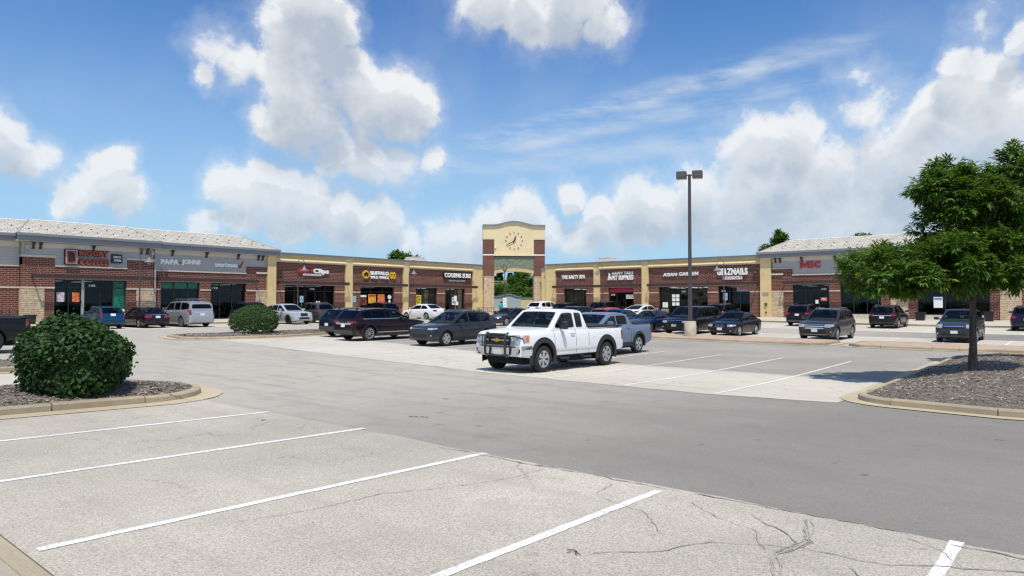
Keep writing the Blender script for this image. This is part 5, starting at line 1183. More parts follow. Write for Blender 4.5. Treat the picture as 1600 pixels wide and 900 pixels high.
        mo = mm.obj('side_mirror', M_PLAST if big or sp.get('dm') else pm, root, 40)
        MB().tube([(xo, yy - s * .03, mz), (xo, yy + s * .14, mz + .01)], .03, 6).obj('mirror_arm', M_PLAST, mo)
        if big: MB().tube([(xo, yy - s * .03, mz - .06), (xo, yy + s * .14, mz - .06)], .03, 6).obj('mirror_arm', M_PLAST, mo)
        MB().box(xo - d_ * .5 - .004, xo - d_ * .5, min(y0, y1) + .03, max(y0, y1) - .03, mz + .04 - h_ * .38, mz + .04 + h_ * .38).obj('mirror_glass', M_CHROME, mo)
        # dark inner wings
        for xw in (sp['xf'], sp['xr']):
            q = MB(); n_ = 16
            for i in range(n_ + 1):
                a = R(-10 + 200 * i / n_)
                for (rad, yy_) in ((RA - .006, wid(xw) * .965), (RA - .012, hw - .45), (.12, hw - .46)): q.v.append((xw + rad * math.cos(a), s * yy_, sp['r'] + rad * math.sin(a)))
            for i in range(n_):
                for j in range(2): q.f.append((i * 3 + j, i * 3 + j + 1, i * 3 + 4 + j, i * 3 + 3 + j))
            q.obj('wheel_liner', M_WELL, root)
        # arch trims and sills
        if sp.get('clad'):
            cm = sp.get('cladm', M_PLAST); wd_ = sp.get('cladw', .075)
            for xw in (sp['xf'], sp['xr']):
                q = MB(); n_ = 22; a0, a1 = -14, 194
                for i in range(n_ + 1):
                    a = R(a0 + (a1 - a0) * i / n_)
                    yp = None
                    for j, rad in reversed(list(enumerate((RA - .012, RA + wd_ * .5, RA + wd_)))):
                        X, Z = xw + rad * math.cos(a), sp['r'] + rad * math.sin(a); h = bvh.ray_cast(Vector((X, s * 3, max(Z, .25))), Vector((0, -s, 0)))
                        yv = h[0].y if h[0] is not None and abs(h[0].y) > hw * .85 and (yp is None or j) else (yp if yp is not None else s * wid(X) * .97)
                        yp = yv; tri = (X, yv + s * (.024, .026, .006)[j], Z); q.v.insert(i * 3, tri)
                for i in range(n_):
                    for j in range(2): q.f.append((i * 3 + j, i * 3 + j + 1, i * 3 + 4 + j, i * 3 + 3 + j))
                b_ = len(q.v)
                for i in range(n_ + 1): v = q.v[i * 3]; q.v.append((v[0], v[1] - s * .08, v[2]))
                for i in range(n_): q.f.append((i * 3, (i + 1) * 3, b_ + i + 1, b_ + i))
                q.obj('wheel_arch_trim', cm, root, 50)
            side('sill_trim', s, sp['xr'] + RA + .02, sp['xf'] - RA - .02, .23, sp.get('sillz', .40), cm, n=(8, 2), k=0, off=.012)
        if sp.get('strip'):
            m_, za, zb = sp['strip']; side('side_moulding', s, sp['xr'] + RA + .10, sp['xf'] - RA - .10, za, zb, m_, n=(8, 1), k=0, off=.014)
        if sp.get('belt'):
            wl_, wh_ = sp['win'][0][0], sp['win'][-1][1]
            side('belt_trim', s, wl_, wh_ - .1, ztop(wl_) + .015, ztop(wl_) + .04, M_CHROME, n=(10, 1), k=0, off=.012)
        if sp.get('rails'):
            xr0, xr1 = xc + .15, xb - .1; pts = []
            for i in range(9):
                xx = xr0 + (xr1 - xr0) * i / 8; h = bvh.ray_cast(Vector((xx, s * hw * g.get('wr', .74) * .9, 4)), Vector((0, 0, -1))); pts.append((xx, s * hw * g.get('wr', .74) * .9, h[0].z + (.05 if 0 < i < 8 else -.01)))
            MB().tube(pts, .018, 6).obj('roof_rail', sp.get('railm', M_STEEL), root, 60)
    # lamps
    hz0, hz1, hy0, hy1 = sp['hl']; hyf = min(hy1, .86); hs = sp.get('hls', .34)
    for s in (1, -1):
        hl = front('headlight', s * hy0 * hw, s * hyf * hw, hz0, hz1, M_HEAD, y2=s * hyf * hw, n=(6, 3), k=.08, off=.010)
        side('headlight', s, L / 2 - hs, L / 2 - .07, hz0 + .3 * (hz1 - hz0), hz1, M_HEAD, x3=L / 2 - hs - .06, n=(4, 3), k=.06, off=.010)
        for f_ in (.35, .68):
            yq = s * (hy0 + (hy1 - hy0) * f_) * hw; h = bvh.ray_cast(Vector((L, yq, (hz0 + hz1) / 2)), Vector((-1, 0, 0)))
            if h[0] is not None:
                rr_ = min((hz1 - hz0) * .30, .055); MB().lathe([(rr_, -.004), (rr_, .012), (rr_ * .8, .016), (rr_ * .35, .020)], 12, 'x', (h[0].x + .004, h[0].y, h[0].z)).obj('lamp_bowl', M_LAMPW, hl, 40)
        if sp.get('amber'): side('turn_signal', s, L / 2 - hs + .02, L / 2 - hs + .12, hz0 + .35 * (hz1 - hz0), hz1 - .02, M_AMBER, n=(2, 3), k=.05, off=.022)
        tz0, tz1, ty0, ty1 = sp['tl']
        front('tail_light', s * min(ty0, .78) * hw, s * min(ty1, .90) * hw, tz0, tz1, M_TAIL, -1, n=(5, 4), k=.06, off=.012)
        side('tail_light', s, -L / 2 + .045, -L / 2 + sp.get('tls', .15), tz0 + .02, tz1, M_TAIL, n=(3, 4), k=.06, off=.012)
        if sp.get('fog'):
            fz, fy = sp['fog']; fo = front('fog_lamp', s * (fy - .09) * hw, s * (fy + .09) * hw, fz - .06, fz + .06, M_GRILLE, n=(3, 2), k=.1); h = bvh.ray_cast(Vector((L, s * fy * hw, fz)), Vector((-1, 0, 0)))
            MB().lathe([(.045, 0), (.045, .014), (.02, .018)], 10, 'x', (h[0].x + .004, h[0].y, h[0].z)).obj('lamp_bowl', M_LAMPW, fo)
    gz0, gz1, gy = sp['gr']; gr = front('grille', -gy * hw, gy * hw, gz0, gz1, M_GRILLE, n=(8, 3), k=.06, off=.010)
    gs = sp.get('gstyle')
    if gs == 'bars':
        for f_ in sp.get('gbars', (.3, .75)):
            zc = gz0 + (gz1 - gz0) * f_; front('grille_bar', -gy * hw * .98, gy * hw * .98, zc - .028, zc + .028, M_CHROME, n=(8, 1), k=0, off=.026, parent=gr)
    elif gs == 'slots':
        for i in range(7):
            yc = (-1 + (i + .5) / 3.5) * gy * hw * .93; front('grille_slot_frame', yc - .06, yc + .06, gz0 + .005, gz1 - .005, M_CHROME, n=(2, 2), k=.05, off=.02, parent=gr); front('grille_slot', yc - .034, yc + .034, gz0 + .025, gz1 - .025, M_GRILLE, n=(2, 2), k=.05, off=.026, parent=gr)
    elif gs == 'kidney':
        for s in (1, -1): front('kidney_frame', s * .03, s * (gy * hw + .01), gz0 - .005, gz1 + .005, sp.get('km', M_CHROME), n=(4, 3), k=.10, off=.016, parent=gr); front('kidney_mesh', s * .045, s * (gy * hw - .008), gz0 + .012, gz1 - .012, M_GRILLE, n=(4, 3), k=.10, off=.022, parent=gr)
    elif gs == 'frame':
        front('grille_frame', -gy * hw * 1.05, gy * hw * 1.05, gz1 - .01, gz1 + .025, M_CHROME, n=(8, 1), k=0, off=.014, parent=gr)
    if sp.get('low'): a, b, c_ = sp['low']; front('lower_intake', -c_ * hw, c_ * hw, a, b, M_GRILLE, n=(8, 2), k=.08, off=.010)
    if sp.get('lowc'): front('bumper_trim', -.62 * hw, .62 * hw, sp['low'][0] - .03, sp['low'][0] + .0, M_STEEL, n=(8, 1), k=0, off=.018)
    if sp.get('emb'):
        front('front_emblem', -.075, .075, (gz0 + gz1) / 2 - .05 + sp['emb'], (gz0 + gz1) / 2 + .05 + sp['emb'], M_CHROME, n=(4, 3), k=.3, off=.034, parent=gr)
    if sp.get('fplate', True): front('licence_plate', -.155, .155, sp['fp'] - .075, sp['fp'] + .075, M_PLATE, n=(2, 1), k=0, off=.03, thick=.02)
    rp = sp['rp']; front('licence_plate', -.155, .155, rp - .075, rp + .075, M_PLATE, -1, n=(2, 1), k=0, off=.02, thick=.02)
    if sp.get('rtrim'): a, b, m_ = sp['rtrim']; front('tailgate_trim', -.62 * hw, .62 * hw, a, b, m_, -1, n=(8, 1), k=0, off=.014)
    if sp.get('rbump'): a, b, m_ = sp['rbump']; front('rear_bumper', -.94 * hw, .94 * hw, a, b, m_, -1, n=(10, 3), k=.03, off=.016)
    if sp.get('sbump'):
        a, b, c_, m_ = sp['sbump']
        for s in (1, -1): side('bumper_end', s, L / 2 - c_, L / 2 - .03, a, b, m_, n=(5, 4), k=.02, off=.018, thick=.03)
    if sp.get('fbump'): a, b, m_ = sp['fbump']; front('front_bumper', -.94 * hw, .94 * hw, a, b, m_, 1, n=(12, 4), k=.02, off=.018, thick=.03)
    if sp.get('bed'):
        xb0, xb1 = sp['bed']; q = patch('bed_cover', [(xb0, -hw * .84, 1), (xb1, -hw * .84, 1), (xb1, hw * .84, 1), (xb0, hw * .84, 1)], (0, 0, -1), M_PLAST, off=.012, n=(6, 6), k=0)
        for s in (1, -1): side('bed_rail', s, xb0, xb1, ztop((xb0 + xb1) / 2) - .035, ztop((xb0 + xb1) / 2) + .012, M_PLAST, n=(8, 1), k=0, off=.012)
        zb_ = ztop(xb0); MB().box(xb0 - .02, xb1, hw * .80, hw * .915, zb_ + .0, zb_ + .055).obj('bed_rail', M_PLAST, root); MB().box(xb0 - .02, xb1, -hw * .915, -hw * .80, zb_ + .0, zb_ + .055).obj('bed_rail', M_PLAST, root)
    if sp.get('fin'): h = bvh.ray_cast(Vector((xc + .35, 0, 4)), Vector((0, 0, -1))); MB().prism([(h[0].x - .09, h[0].z - .01), (h[0].x + .11, h[0].z - .01), (h[0].x - .06, h[0].z + .075)], 'y', -.02, .02).obj('roof_antenna', M_PLAST, root)
    if sp.get('rack'):
        zt = H + .02
        for xx in (-1.9, -.9, .1): MB().tube([(xx, -.62, zt), (xx, -.60, zt + .11), (xx, .60, zt + .11), (xx, .62, zt)], .02, 6).obj('roof_rack_bar', M_STEEL, root)
        for s in (1, -1): MB().tube([(-2.0, s * .62, zt + .11), (.2, s * .62, zt + .11)], .02, 6).obj('roof_rack_rail', M_STEEL, root)
    # chassis and wheels
    MB().box(-L / 2 + .35, L / 2 - .35, -hw + .32, hw - .32, sp['r'] * .62, .62).obj('chassis', M_WELL, root)
    hub, ty, rim = wheel_meshes(sp['r'], sp['tw'], sp['style']); rm = sp.get('rm', M_RIM)
    if rim.get(rm.name) is None:
        rim = rim.copy(); rim.materials.clear(); rim.materials.append(rm)
    k_ = (round(sp['r'], 3), sp['tw'], sp['style'], rm.name)
    rim = WHEELS.setdefault(k_, rim)
    for xw in (sp['xf'], sp['xr']):
        for s in (1, -1):
            w = bpy.data.objects.new('wheel', hub); COL.objects.link(w); w.parent = root; w.location = (xw, s * (hw - sp['tw'] / 2 - sp.get('inset', .03)), sp['r']); w.rotation_euler = (0, random.uniform(0, 6.28), 0 if s > 0 else math.pi)
            if xw == sp['xf'] and sp.get('steer'): w.rotation_euler.z += sp['steer']
            for nm, me_ in (('tyre', ty), ('rim', rim)): o = bpy.data.objects.new(nm, me_); COL.objects.link(o); o.parent = w
    root['_bvh'] = 0; del root['_bvh']
    return root, bvh, patch, side, front

def nose_w(L, f=(.74, .84, .905, .955, .99), r_=(.78, .87, .925, .965, .99)):
    return [(L / 2, f[0]), (L / 2 - .05, f[1]), (L / 2 - .15, f[2]), (L / 2 - .35, f[3]), (L / 2 - .7, f[4]), (L / 2 - 1.0, 1), (-L / 2 + 1.0, 1), (-L / 2 + .7, r_[4]), (-L / 2 + .35, r_[3]), (-L / 2 + .15, r_[2]), (-L / 2 + .05, r_[1]), (-L / 2, r_[0])]
def suv(L=4.7, W_=1.88, H=1.70, **k):
    a = L / 2; f = H / 1.70
    d = dict(L=L, W=W_, H=H, r=.36, tw=.235, style='twin', xf=a - .93, xr=-a + .98, wid=nose_w(L, (.66, .80, .885, .95, .985)), bot=[(a, .36), (a - .1, .27), (a - .5, .22), (-a + .5, .24), (-a + .1, .32), (-a, .42)],
             top=[(a, .64 * f), (a - .03, .78 * f), (a - .08, .87 * f), (a - .2, .94 * f), (a - .55, 1.00 * f), (a - 1.25, 1.055 * f), (a - 1.6, 1.06 * f), (-a + 1.2, 1.10 * f), (-a + .5, 1.13 * f), (-a + .16, 1.09 * f), (-a + .06, 1.00 * f), (-a, .70 * f)],
             gh=dict(roof=[(-a + .10, 1.10 * f), (-a + .56, H - .155), (-a + 1.0, H - .085), (-a + 1.7, H - .05), (-a + 2.2, H - .048), (a - 2.22, H - .105), (a - 1.30, 1.08 * f)], wr=.70),
             win=[(-a + .62, -a + 1.20), (-a + 1.27, -a + 2.06), (-a + 2.15, a - 1.60)], seams=[-a + 2.10, -a + 1.24, a - 1.50], handles=[(-a + 1.45, .98 * f), (-a + 2.38, .97 * f)],
             hl=(.72 * f, .85 * f, .50, .93), tl=(.88 * f, 1.04 * f, .66, .97), gr=(.68 * f, .86 * f, .46), gstyle='bars', low=(.34, .47, .55), fp=.56 * f, rp=.80 * f, clad=True, rails=True, fog=(.48, .78), rbump=(.34, .52, M_PLAST), emb=.0, fin=True)
    d.update(k); return d
def sedan(L=4.8, W_=1.82, H=1.45, **k):
    a = L / 2; f = H / 1.45
    d = dict(L=L, W=W_, H=H, r=.325, tw=.215, style='twin', xf=a - .92, xr=-a + 1.08, wid=nose_w(L, (.68, .80, .885, .95, .985)), bot=[(a, .32), (a - .12, .22), (a - .5, .18), (-a + .5, .20), (-a + .1, .28), (-a, .36)],
             top=[(a, .56 * f), (a - .04, .66 * f), (a - .12, .72 * f), (a - .35, .78 * f), (a - .9, .86 * f), (a - 1.35, .92 * f), (-a + 1.2, .97 * f), (-a + .5, 1.00 * f), (-a + .12, .98 * f), (-a + .04, .88 * f), (-a, .62 * f)],
             gh=dict(roof=[(-a + .55, .99 * f), (-a + 1.35, H - .08), (-a + 1.9, H - .035), (-a + 2.35, H - .03), (a - 2.15, H - .07), (a - 1.22, .92 * f)], wr=.70),
             win=[(-a + .98, -a + 1.85), (-a + 1.93, a - 1.45)], seams=[-a + 1.89, -a + 1.15, a - 1.42], handles=[(-a + 1.36, .86 * f), (-a + 2.2, .84 * f)], hl=(.60 * f, .73 * f, .50, .95), tl=(.74 * f, .92 * f, .52, .97), gr=(.56 * f, .69 * f, .40), gstyle='frame', low=(.24, .38, .55), fp=.46, rp=.72 * f, emb=.0, fin=True, crown=.06)
    d.update(k); return d
PI = math.pi
P_WHITE = paint('white_paint_car', (.78, .79, .80), .0, .3); P_PEARL = paint('pearl_white', (.76, .75, .71), .05); P_GREY = paint('slate_grey', (.036, .041, .050), .4); P_MAROON = paint('dark_maroon', (.011, .003, .005), .2)
P_STEELB = paint('steel_blue', (.19, .24, .33), .35, .35); P_BLACK = paint('black_car', (.003, .003, .005), .0); P_NAVY = paint('navy_car', (.005, .008, .028), .2); P_BLUE = paint('bright_blue_car', (.008, .060, .145), .4); P_DBLUE = paint('deep_blue_car', (.008, .020, .085), .3)
P_SILVER = paint('silver_car', (.46, .48, .50), .6, .3); P_ICE = paint('ice_grey', (.48, .52, .56), .2); P_BROWNG = paint('taupe_grey', (.058, .050, .052), .5); P_RAV = paint('green_grey', (.036, .044, .048), .4); P_RED = paint('red_car', (.42, .012, .022), .2); P_GUN = paint('gunmetal', (.065, .075, .082), .45); P_PLUM = paint('blue_grey_car', (.028, .030, .045), .4); P_TEAL = paint('deep_teal_grey', (.012, .022, .034), .4)

# the lifted white pickup
L = 5.62; a = L / 2
SPT = dict(L=L, W=2.00, H=1.93, r=.415, tw=.27, style='truck', xf=a - 1.00, xr=-a + 1.10, arch=1.24, crown=.05, inset=.0, wid=[(a, .88), (a - .04, .93), (a - .12, .96), (a - .35, .985), (a - .8, 1), (-a + .5, 1), (-a + .1, .985), (-a, .96)],
           bot=[(a, .52), (a - .1, .50), (a - .4, .47), (a - .7, .46), (-a + .6, .50), (-a + .1, .58), (-a, .62)],
           top=[(a, .98), (a - .03, 1.10), (a - .08, 1.17), (a - .2, 1.215), (a - .7, 1.26), (a - 1.45, 1.30), (a - 1.55, 1.29), (a - 3.42, 1.31), (a - 3.47, 1.31), (-a + .1, 1.33), (-a + .02, 1.32), (-a, 1.28)],
           gh=dict(roof=[(a - 3.40, 1.31), (a - 3.22, 1.84), (a - 3.0, 1.885), (a - 2.6, 1.895), (a - 2.1, 1.86), (a - 1.42, 1.29)], wr=.76, wb=.92, crown=.04),
           win=[(a - 3.13, a - 2.78), (a - 2.66, a - 1.66)], seams=[a - 2.70, a - 3.43, a - 1.55], handles=[(a - 2.50, 1.14)], hm=M_CHROME, hl=(.86, 1.15, .53, .96), amber=True, tl=(.86, 1.20, .86, .985), gr=(.84, 1.14, .52), low=(.58, .66, .4), fp=.63, rp=.70, fbump=(.55, .82, M_CHROME), rbump=(.52, .72, M_CHROME), clad=True, cladw=.15, sillz=.50, hls=.30, tls=.14, sbump=(.55, .84, .42, M_CHROME), strip=(pmat('white_moulding', (.74, .75, .76), .35, coat=1), .66, .73), bed=(-a + .06, a - 3.50), bigmirror=True, fog=(.68, .78))
t, bvh, patch, side, front = car('pickup_truck', 'lifted white extended-cab pickup with chrome grille guard and gold emblem', 'pickup truck', 18.42, 13.78, PI, SPT, P_WHITE)
hw = 1.0
for z0, z1 in ((.98, 1.02),): front('grille_bar', -.50, .50, .965, 1.015, M_CHROME, n=(8, 1), k=0, off=.03)
e = MB().prism([(-.17, -.03), (-.06, -.03), (-.05, -.055), (.05, -.055), (.06, -.03), (.17, -.03), (.15, .03), (.06, .03), (.05, .055), (-.05, .055), (-.06, .03), (-.15, .03)], 'x', a + .035, a + .055)
e.v = [(x, y, z + .99) for x, y, z in e.v]; e.obj('gold_emblem', M_GOLD, t)
for zz_ in (.88, .91, 1.07, 1.10): front('grille_slat', -.49, .49, zz_ - .006, zz_ + .006, M_PLASG, n=(8, 1), k=0, off=.022)
M_TUBE = pmat('guard_tube', (.035, .036, .040), .30, .3, coat=.6)
gd = MB(); X = a + .13
for y in (-.40, .40):
    gd.tube([(X - .10, y, .50), (X, y, .58), (X + .02, y, .80), (X, y, 1.06), (X - .06, y, 1.18), (X - .12, y, 1.20)], .040, 8)
for z in (.54, .80, 1.17): gd.tube([(X - (.06 if z > 1 else .03 if z < .6 else 0), -.40, z), (X - (.06 if z > 1 else .03 if z < .6 else 0), .40, z)], .026, 8)
for s in (1, -1):
    gd.tube([(X - .02, s * .40, 1.12), (X - .06, s * .70, 1.12), (X - .20, s * .90, 1.05), (X - .24, s * .93, .92), (X - .20, s * .88, .80), (X - .02, s * .40, .80)], .024, 8)
    gd.tube([(X - .05, s * .56, 1.11), (X - .03, s * .56, .80)], .016, 6)
gd.obj('grille_guard', M_TUBE, t, 60)
for s in (1, -1): 
    st = MB(); st.tube([(.98, s * .80, .50), (.95, s * 1.0, .40), (.55, s * 1.0, .38), (.45, s * .85, .47)], .035, 8); st.tube([(-.25, s * .80, .50), (-.3, s * 1.0, .40), (-.7, s * 1.0, .38), (-.8, s * .85, .47)], .035, 8); st.obj('side_step', M_PLAST, t, 60)
    side('fuel_door', s, -a + 1.75, -a + 1.93, 1.02, 1.18, P_WHITE, n=(2, 2), k=.08, off=.005) if s > 0 else None
h = bvh.ray_cast(Vector((-.1, 0, 4)), Vector((0, 0, -1))); MB().prism([(-.2, h[0].z - .01), (-.02, h[0].z - .01), (-.14, h[0].z + .09)], 'y', -.02, .02).obj('roof_antenna', M_BLACKP, t)

# steel blue pickup behind it
L = 5.3; a = L / 2
SPR = suv(L, 1.99, 1.71, r=.39, tw=.245, xf=a - 1.0, xr=-a + 1.12, style='five', top=[(a, .80), (a - .03, .95), (a - .08, 1.03), (a - .2, 1.09), (a - .6, 1.13), (a - 1.3, 1.18), (-a + 1.9, 1.20), (-a + 1.55, 1.22), (-a + .1, 1.24), (-a + .02, 1.22), (-a, 1.12)],
          bot=[(a, .42), (a - .1, .34), (a - .5, .30), (-a + .6, .34), (-a + .1, .48), (-a, .55)], wid=[(a, .76), (a - .05, .86), (a - .15, .92), (a - .4, .97), (a - .8, 1), (-a + .4, 1), (-a + .1, .985), (-a, .95)],
          gh=dict(roof=[(-a + 1.58, 1.20), (-a + 1.86, 1.60), (-a + 2.25, 1.67), (-a + 2.8, 1.675), (a - 2.15, 1.62), (a - 1.22, 1.19)], wr=.76), win=[(-a + 1.98, -a + 2.72), (-a + 2.82, a - 1.46)], tls=.14, cladw=.10, sillz=.5, seams=[-a + 2.77, -a + 1.78, a - 1.4, -a + 1.6], handles=[(-a + 2.0, 1.10), (-a + 2.98, 1.09)], hm=P_STEELB, tl=(.80, 1.14, .86, .985), rails=False, bed=(-a + .06, -a + 1.52), rbump=(.40, .62, M_PLAST), gstyle='frame', rp=.72)
car('pickup_truck', 'steel blue crew cab pickup mostly behind the white pickup', 'pickup truck', 24.05, 15.62, PI, SPR, P_STEELB)
car('suv', 'slate grey crossover with seven-slot grille nearest the white pickup', 'suv', 24.1, 24.15, PI, suv(4.62, 1.86, 1.65, gstyle='slots', gr=(.80, .94, .54), hl=(.78, .87, .58, .96), fog=(.52, .80), r=.36, style='five', railm=M_STEEL, emb=0, fplate=False, clad=True, low=(.42, .58, .55)), P_GREY)
car('suv', 'dark maroon long crossover seen from behind left of the slate grey one', 'suv', 24.1, 29.75, 0, suv(5.06, 2.02, 1.69, r=.39, style='multi', clad=True, cladm=paint('maroon_clad', (.022, .010, .014), .3), strip=(M_CHROME, .42, .46), belt=True, rtrim=(.86, .93, M_CHROME), rbump=(.40, .56, M_PLASG), tl=(.93, 1.02, .30, .97), rp=.80, rails=False, handles=[]), P_MAROON)
car('suv', 'navy compact crossover tucked behind the maroon one by the island', 'suv', 25.1, 33.05, 0, suv(4.5, 1.84, 1.66, rbump=(.34, .62, M_PLASG), tl=(.70, .98, .80, .98), rp=.72, rails=False), P_NAVY)
# the row facing us along the brick-topped divider
car('sedan', 'black sedan with twin grille openings right of the concrete lamp base', 'sedan', 41.55, 17.05, PI, sedan(4.62, 1.81, 1.42, gstyle='kidney', gr=(.57, .69, .27), style='five', r=.335, fog=(.34, .72), fp=.46, emb=0, steer=0), P_BLACK)
car('minivan', 'black minivan behind the tall lamp pole', 'minivan', 41.7, 19.95, PI, suv(5.15, 2.0, 1.74, xf=2.575 - 1.0, xr=-2.575 + 1.15, clad=False, rails=False, style='five', gstyle='frame', gr=(.72, .88, .50), top=[(2.575, .62), (2.53, .78), (2.45, .88), (2.3, .94), (1.95, 1.0), (1.55, 1.05), (-2.1, 1.10), (-2.4, 1.08), (-2.52, 1.0), (-2.575, .7)], gh=dict(roof=[(-2.5, 1.09), (-2.25, 1.60), (-1.7, 1.685), (-.6, 1.71), (.55, 1.66), (1.62, 1.05)], wr=.78), win=[(-2.1, -1.05), (-.95, .02), (.12, 1.2)], seams=[.07, -1.0, 1.25], handles=[(-.7, .95), (.3, .94)]), P_BLACK)
car('sedan', 'deep blue sedan with its front wheels turned, left of the black minivan', 'sedan', 41.0, 22.55, PI, sedan(4.63, 1.8, 1.42, steer=.45, gstyle='frame'), P_DBLUE)
car('sedan', 'bright blue sedan right behind the steel blue pickup', 'sedan', 41.4, 25.5, PI, sedan(4.6, 1.8, 1.44), P_BLUE)
car('hatchback', 'red hatchback showing only its roof above the bright blue sedan', 'hatchback', 43.7, 27.35, 0, suv(4.2, 1.78, 1.52, rails=False, clad=False), P_RED)
car('suv', 'dark teal grey crossover with silver roof rails left of the red hatchback', 'suv', 41.4, 29.25, PI, suv(4.7, 1.85, 1.62, rails=False, belt=True), P_TEAL)
car('sedan', 'dark blue grey sedan facing us in front of the arch', 'sedan', 42.3, 36.0, PI, sedan(4.8, 1.86, 1.37, gstyle='frame', gr=(.48, .66, .46), hl=(.62, .74, .52, .95)), P_PLUM)
car('suv', 'taupe grey mid-size crossover standing across the divider gap', 'suv', 40.95, 11.45, PI, suv(4.87, 1.93, 1.73, gstyle='bars', gbars=(.12, .55, .92), gr=(.66, .90, .50), hl=(.74, .90, .52, .95), low=(.38, .60, .62), lowc=True, fog=(.50, .82), style='multi', r=.375, rails=True, clad=False), P_BROWNG)
car('suv', 'green grey crossover facing us behind the tree trunk', 'suv', 43.35, 5.45, PI, suv(4.6, 1.82, 1.69, gstyle='bars', gbars=(.55,), gr=(.74, .92, .50), hl=(.76, .94, .56, .95), amber=True, rails=False, clad=False, style='five', low=(.40, .50, .6), emb=.0), P_RAV)
# the row against the right-hand shops
car('suv', 'black crossover seen from behind outside the insurance office', 'suv', 57.0, 17.55, 0, suv(4.6, 1.86, 1.68, rbump=(.34, .48, M_PLASG), rtrim=(.40, .46, M_STEEL), rp=.90, tl=(.92, 1.08, .62, .97)), P_BLACK)
car('suv', 'black crossover with chrome-lined tail lights left of the black planter bin', 'suv', 57.3, 11.7, 0, suv(4.75, 1.9, 1.68, rtrim=(.92, .955, M_CHROME), rbump=(.34, .5, M_PLAST), rp=.80, style='five', tl=(.90, 1.06, .55, .97)), P_BLACK)
car('suv', 'dark blue crossover cut by the right edge of the photo', 'suv', 57.6, 3.35, 0, suv(4.4, 1.84, 1.66, tl=(.84, 1.02, .66, .98)), P_NAVY)
car('suv', 'white crossover seen from behind left of the spa window', 'suv', 57.2, 43.7, 0, suv(4.8, 1.9, 1.70, rails=False, tl=(.98, 1.08, .40, .95)), P_WHITE)
car('hatchback', 'black hatchback with red tail lights below the spa window', 'hatchback', 57.4, 40.8, 0, suv(4.4, 1.8, 1.58, rails=False, clad=False, tl=(.82, 1.0, .55, .97)), P_BLACK)
car('suv', 'long black crossover below the pet shop window', 'suv', 57.2, 36.0, 0, suv(5.0, 1.98, 1.76, rails=False), P_BLACK)
car('sedan', 'white fastback sedan with dark glass roof below the restaurant pillar', 'sedan', 57.2, 32.4, 0, sedan(4.69, 1.85, 1.45, gh=dict(roof=[(-2.345 + .35, 1.03), (-.75, 1.37), (-.3, 1.41), (.1, 1.415), (.5, 1.37), (1.3, .92)], wr=.72), win=[(-1.55, -.45), (-.38, 1.0)], tl=(.80, .92, .5, .97)), P_PEARL)
car('suv', 'black crossover between the minivan roof and the nail salon door', 'suv', 57.3, 24.4, 0, suv(4.5, 1.84, 1.66), P_BLACK)
# the row against the left-hand shops
car('suv', 'silver long sport utility wagon with a ladder rack on its roof', 'suv', 23.4, 51.7, PI / 2, suv(5.55, 2.0, 1.90, r=.40, tw=.26, style='five', rack=True, rails=False, clad=False, xf=2.775 - .98, xr=-2.775 + 1.28, gh=dict(roof=[(-2.70, 1.24), (-2.50, 1.70), (-2.15, 1.81), (-.8, 1.855), (.55, 1.80), (1.42, 1.23)], wr=.77), win=[(-2.42, -1.30), (-1.15, -.28), (-.14, 1.02)], seams=[-.21, -1.22, 1.1], handles=[(-.95, 1.10), (.05, 1.09)], tl=(.88, 1.24, .87, .985), rbump=(.45, .72, P_SILVER), rp=.92, rtrim=(1.04, 1.10, M_CHROME)), P_SILVER)
car('sedan', 'dark plum sedan seen from behind left of the silver wagon', 'sedan', 20.75, 53.0 - .6, PI / 2, sedan(4.85, 1.85, 1.46, tl=(.72, .90, .46, .97), rp=.78, rtrim=(.91, .935, M_CHROME), style='multi'), paint('plum_car', (.012, .008, .022), .3))
car('hatchback', 'bright blue hatchback showing above the near bush', 'hatchback', 17.85, 51.9, PI / 2, suv(4.0, 1.72, 1.55, r=.31, rails=False, clad=False, tl=(.78, 1.12, .80, .97), rp=.95, rbump=(.34, .6, P_BLUE)), P_BLUE)
car('suv', 'black crossover backed in beside the trimmed far bush', 'suv', 28.65, 51.2, -PI / 2, suv(4.8, 1.92, 1.76, rails=True, railm=M_CHROME), P_NAVY)
car('suv', 'ice grey sport crossover backed in with black grille and intakes', 'suv', 31.3, 50.6, -PI / 2, suv(4.72, 1.9, 1.63, gstyle='kidney', km=M_GRILLE, gr=(.66, .88, .33), hl=(.78, .90, .45, .93), low=(.34, .56, .50), clad=False, rm=M_RIMD, fog=None, fplate=False, r=.375, rails=False), P_ICE)
car('suv', 'gunmetal crossover seen from behind in front of the hair salon', 'suv', 34.0, 51.3, PI / 2, suv(4.7, 1.9, 1.70, rails=True), P_GUN)
car('suv', 'black crossover roof in front of the wings shop posters', 'suv', 41.2, 51.4, PI / 2, suv(4.6, 1.86, 1.68), P_BLACK)
car('sedan', 'white sedan in front of the sandwich shop window', 'sedan', 46.0, 50.35, PI / 2, sedan(4.85, 1.83, 1.47, style='twin', tl=(.78, .96, .50, .97), r=.335), P_WHITE)
# black pickup cut by the left edge
L = 5.8; a = L / 2
SPB = dict(SPT); SPB.update(L=L, W=2.0, H=1.88, arch=1.18, rm=M_RIMD, clad=False, strip=None, amber=False, bigmirror=False, fbump=None, hm=P_BLACK, bed=(-a + .06, a - 3.60), xr=-a + 1.16, xf=a - 1.0, fog=None)
for kk in ('wid', 'top', 'bot'): SPB[kk] = [((x + (.04 if x > 0 else -.04)), z - (.06 if kk != 'wid' else 0)) for x, z in SPT[kk]]
SPB['gh'] = dict(SPT['gh']); SPB['gh']['roof'] = [(x + .04, z - .06) for x, z in SPT['gh']['roof']]
car('pickup_truck', 'black pickup cut by the left edge behind the near bush', 'pickup truck', 6.45 - 2.9 + 1.16, 29.9, PI, SPB, P_BLACK)
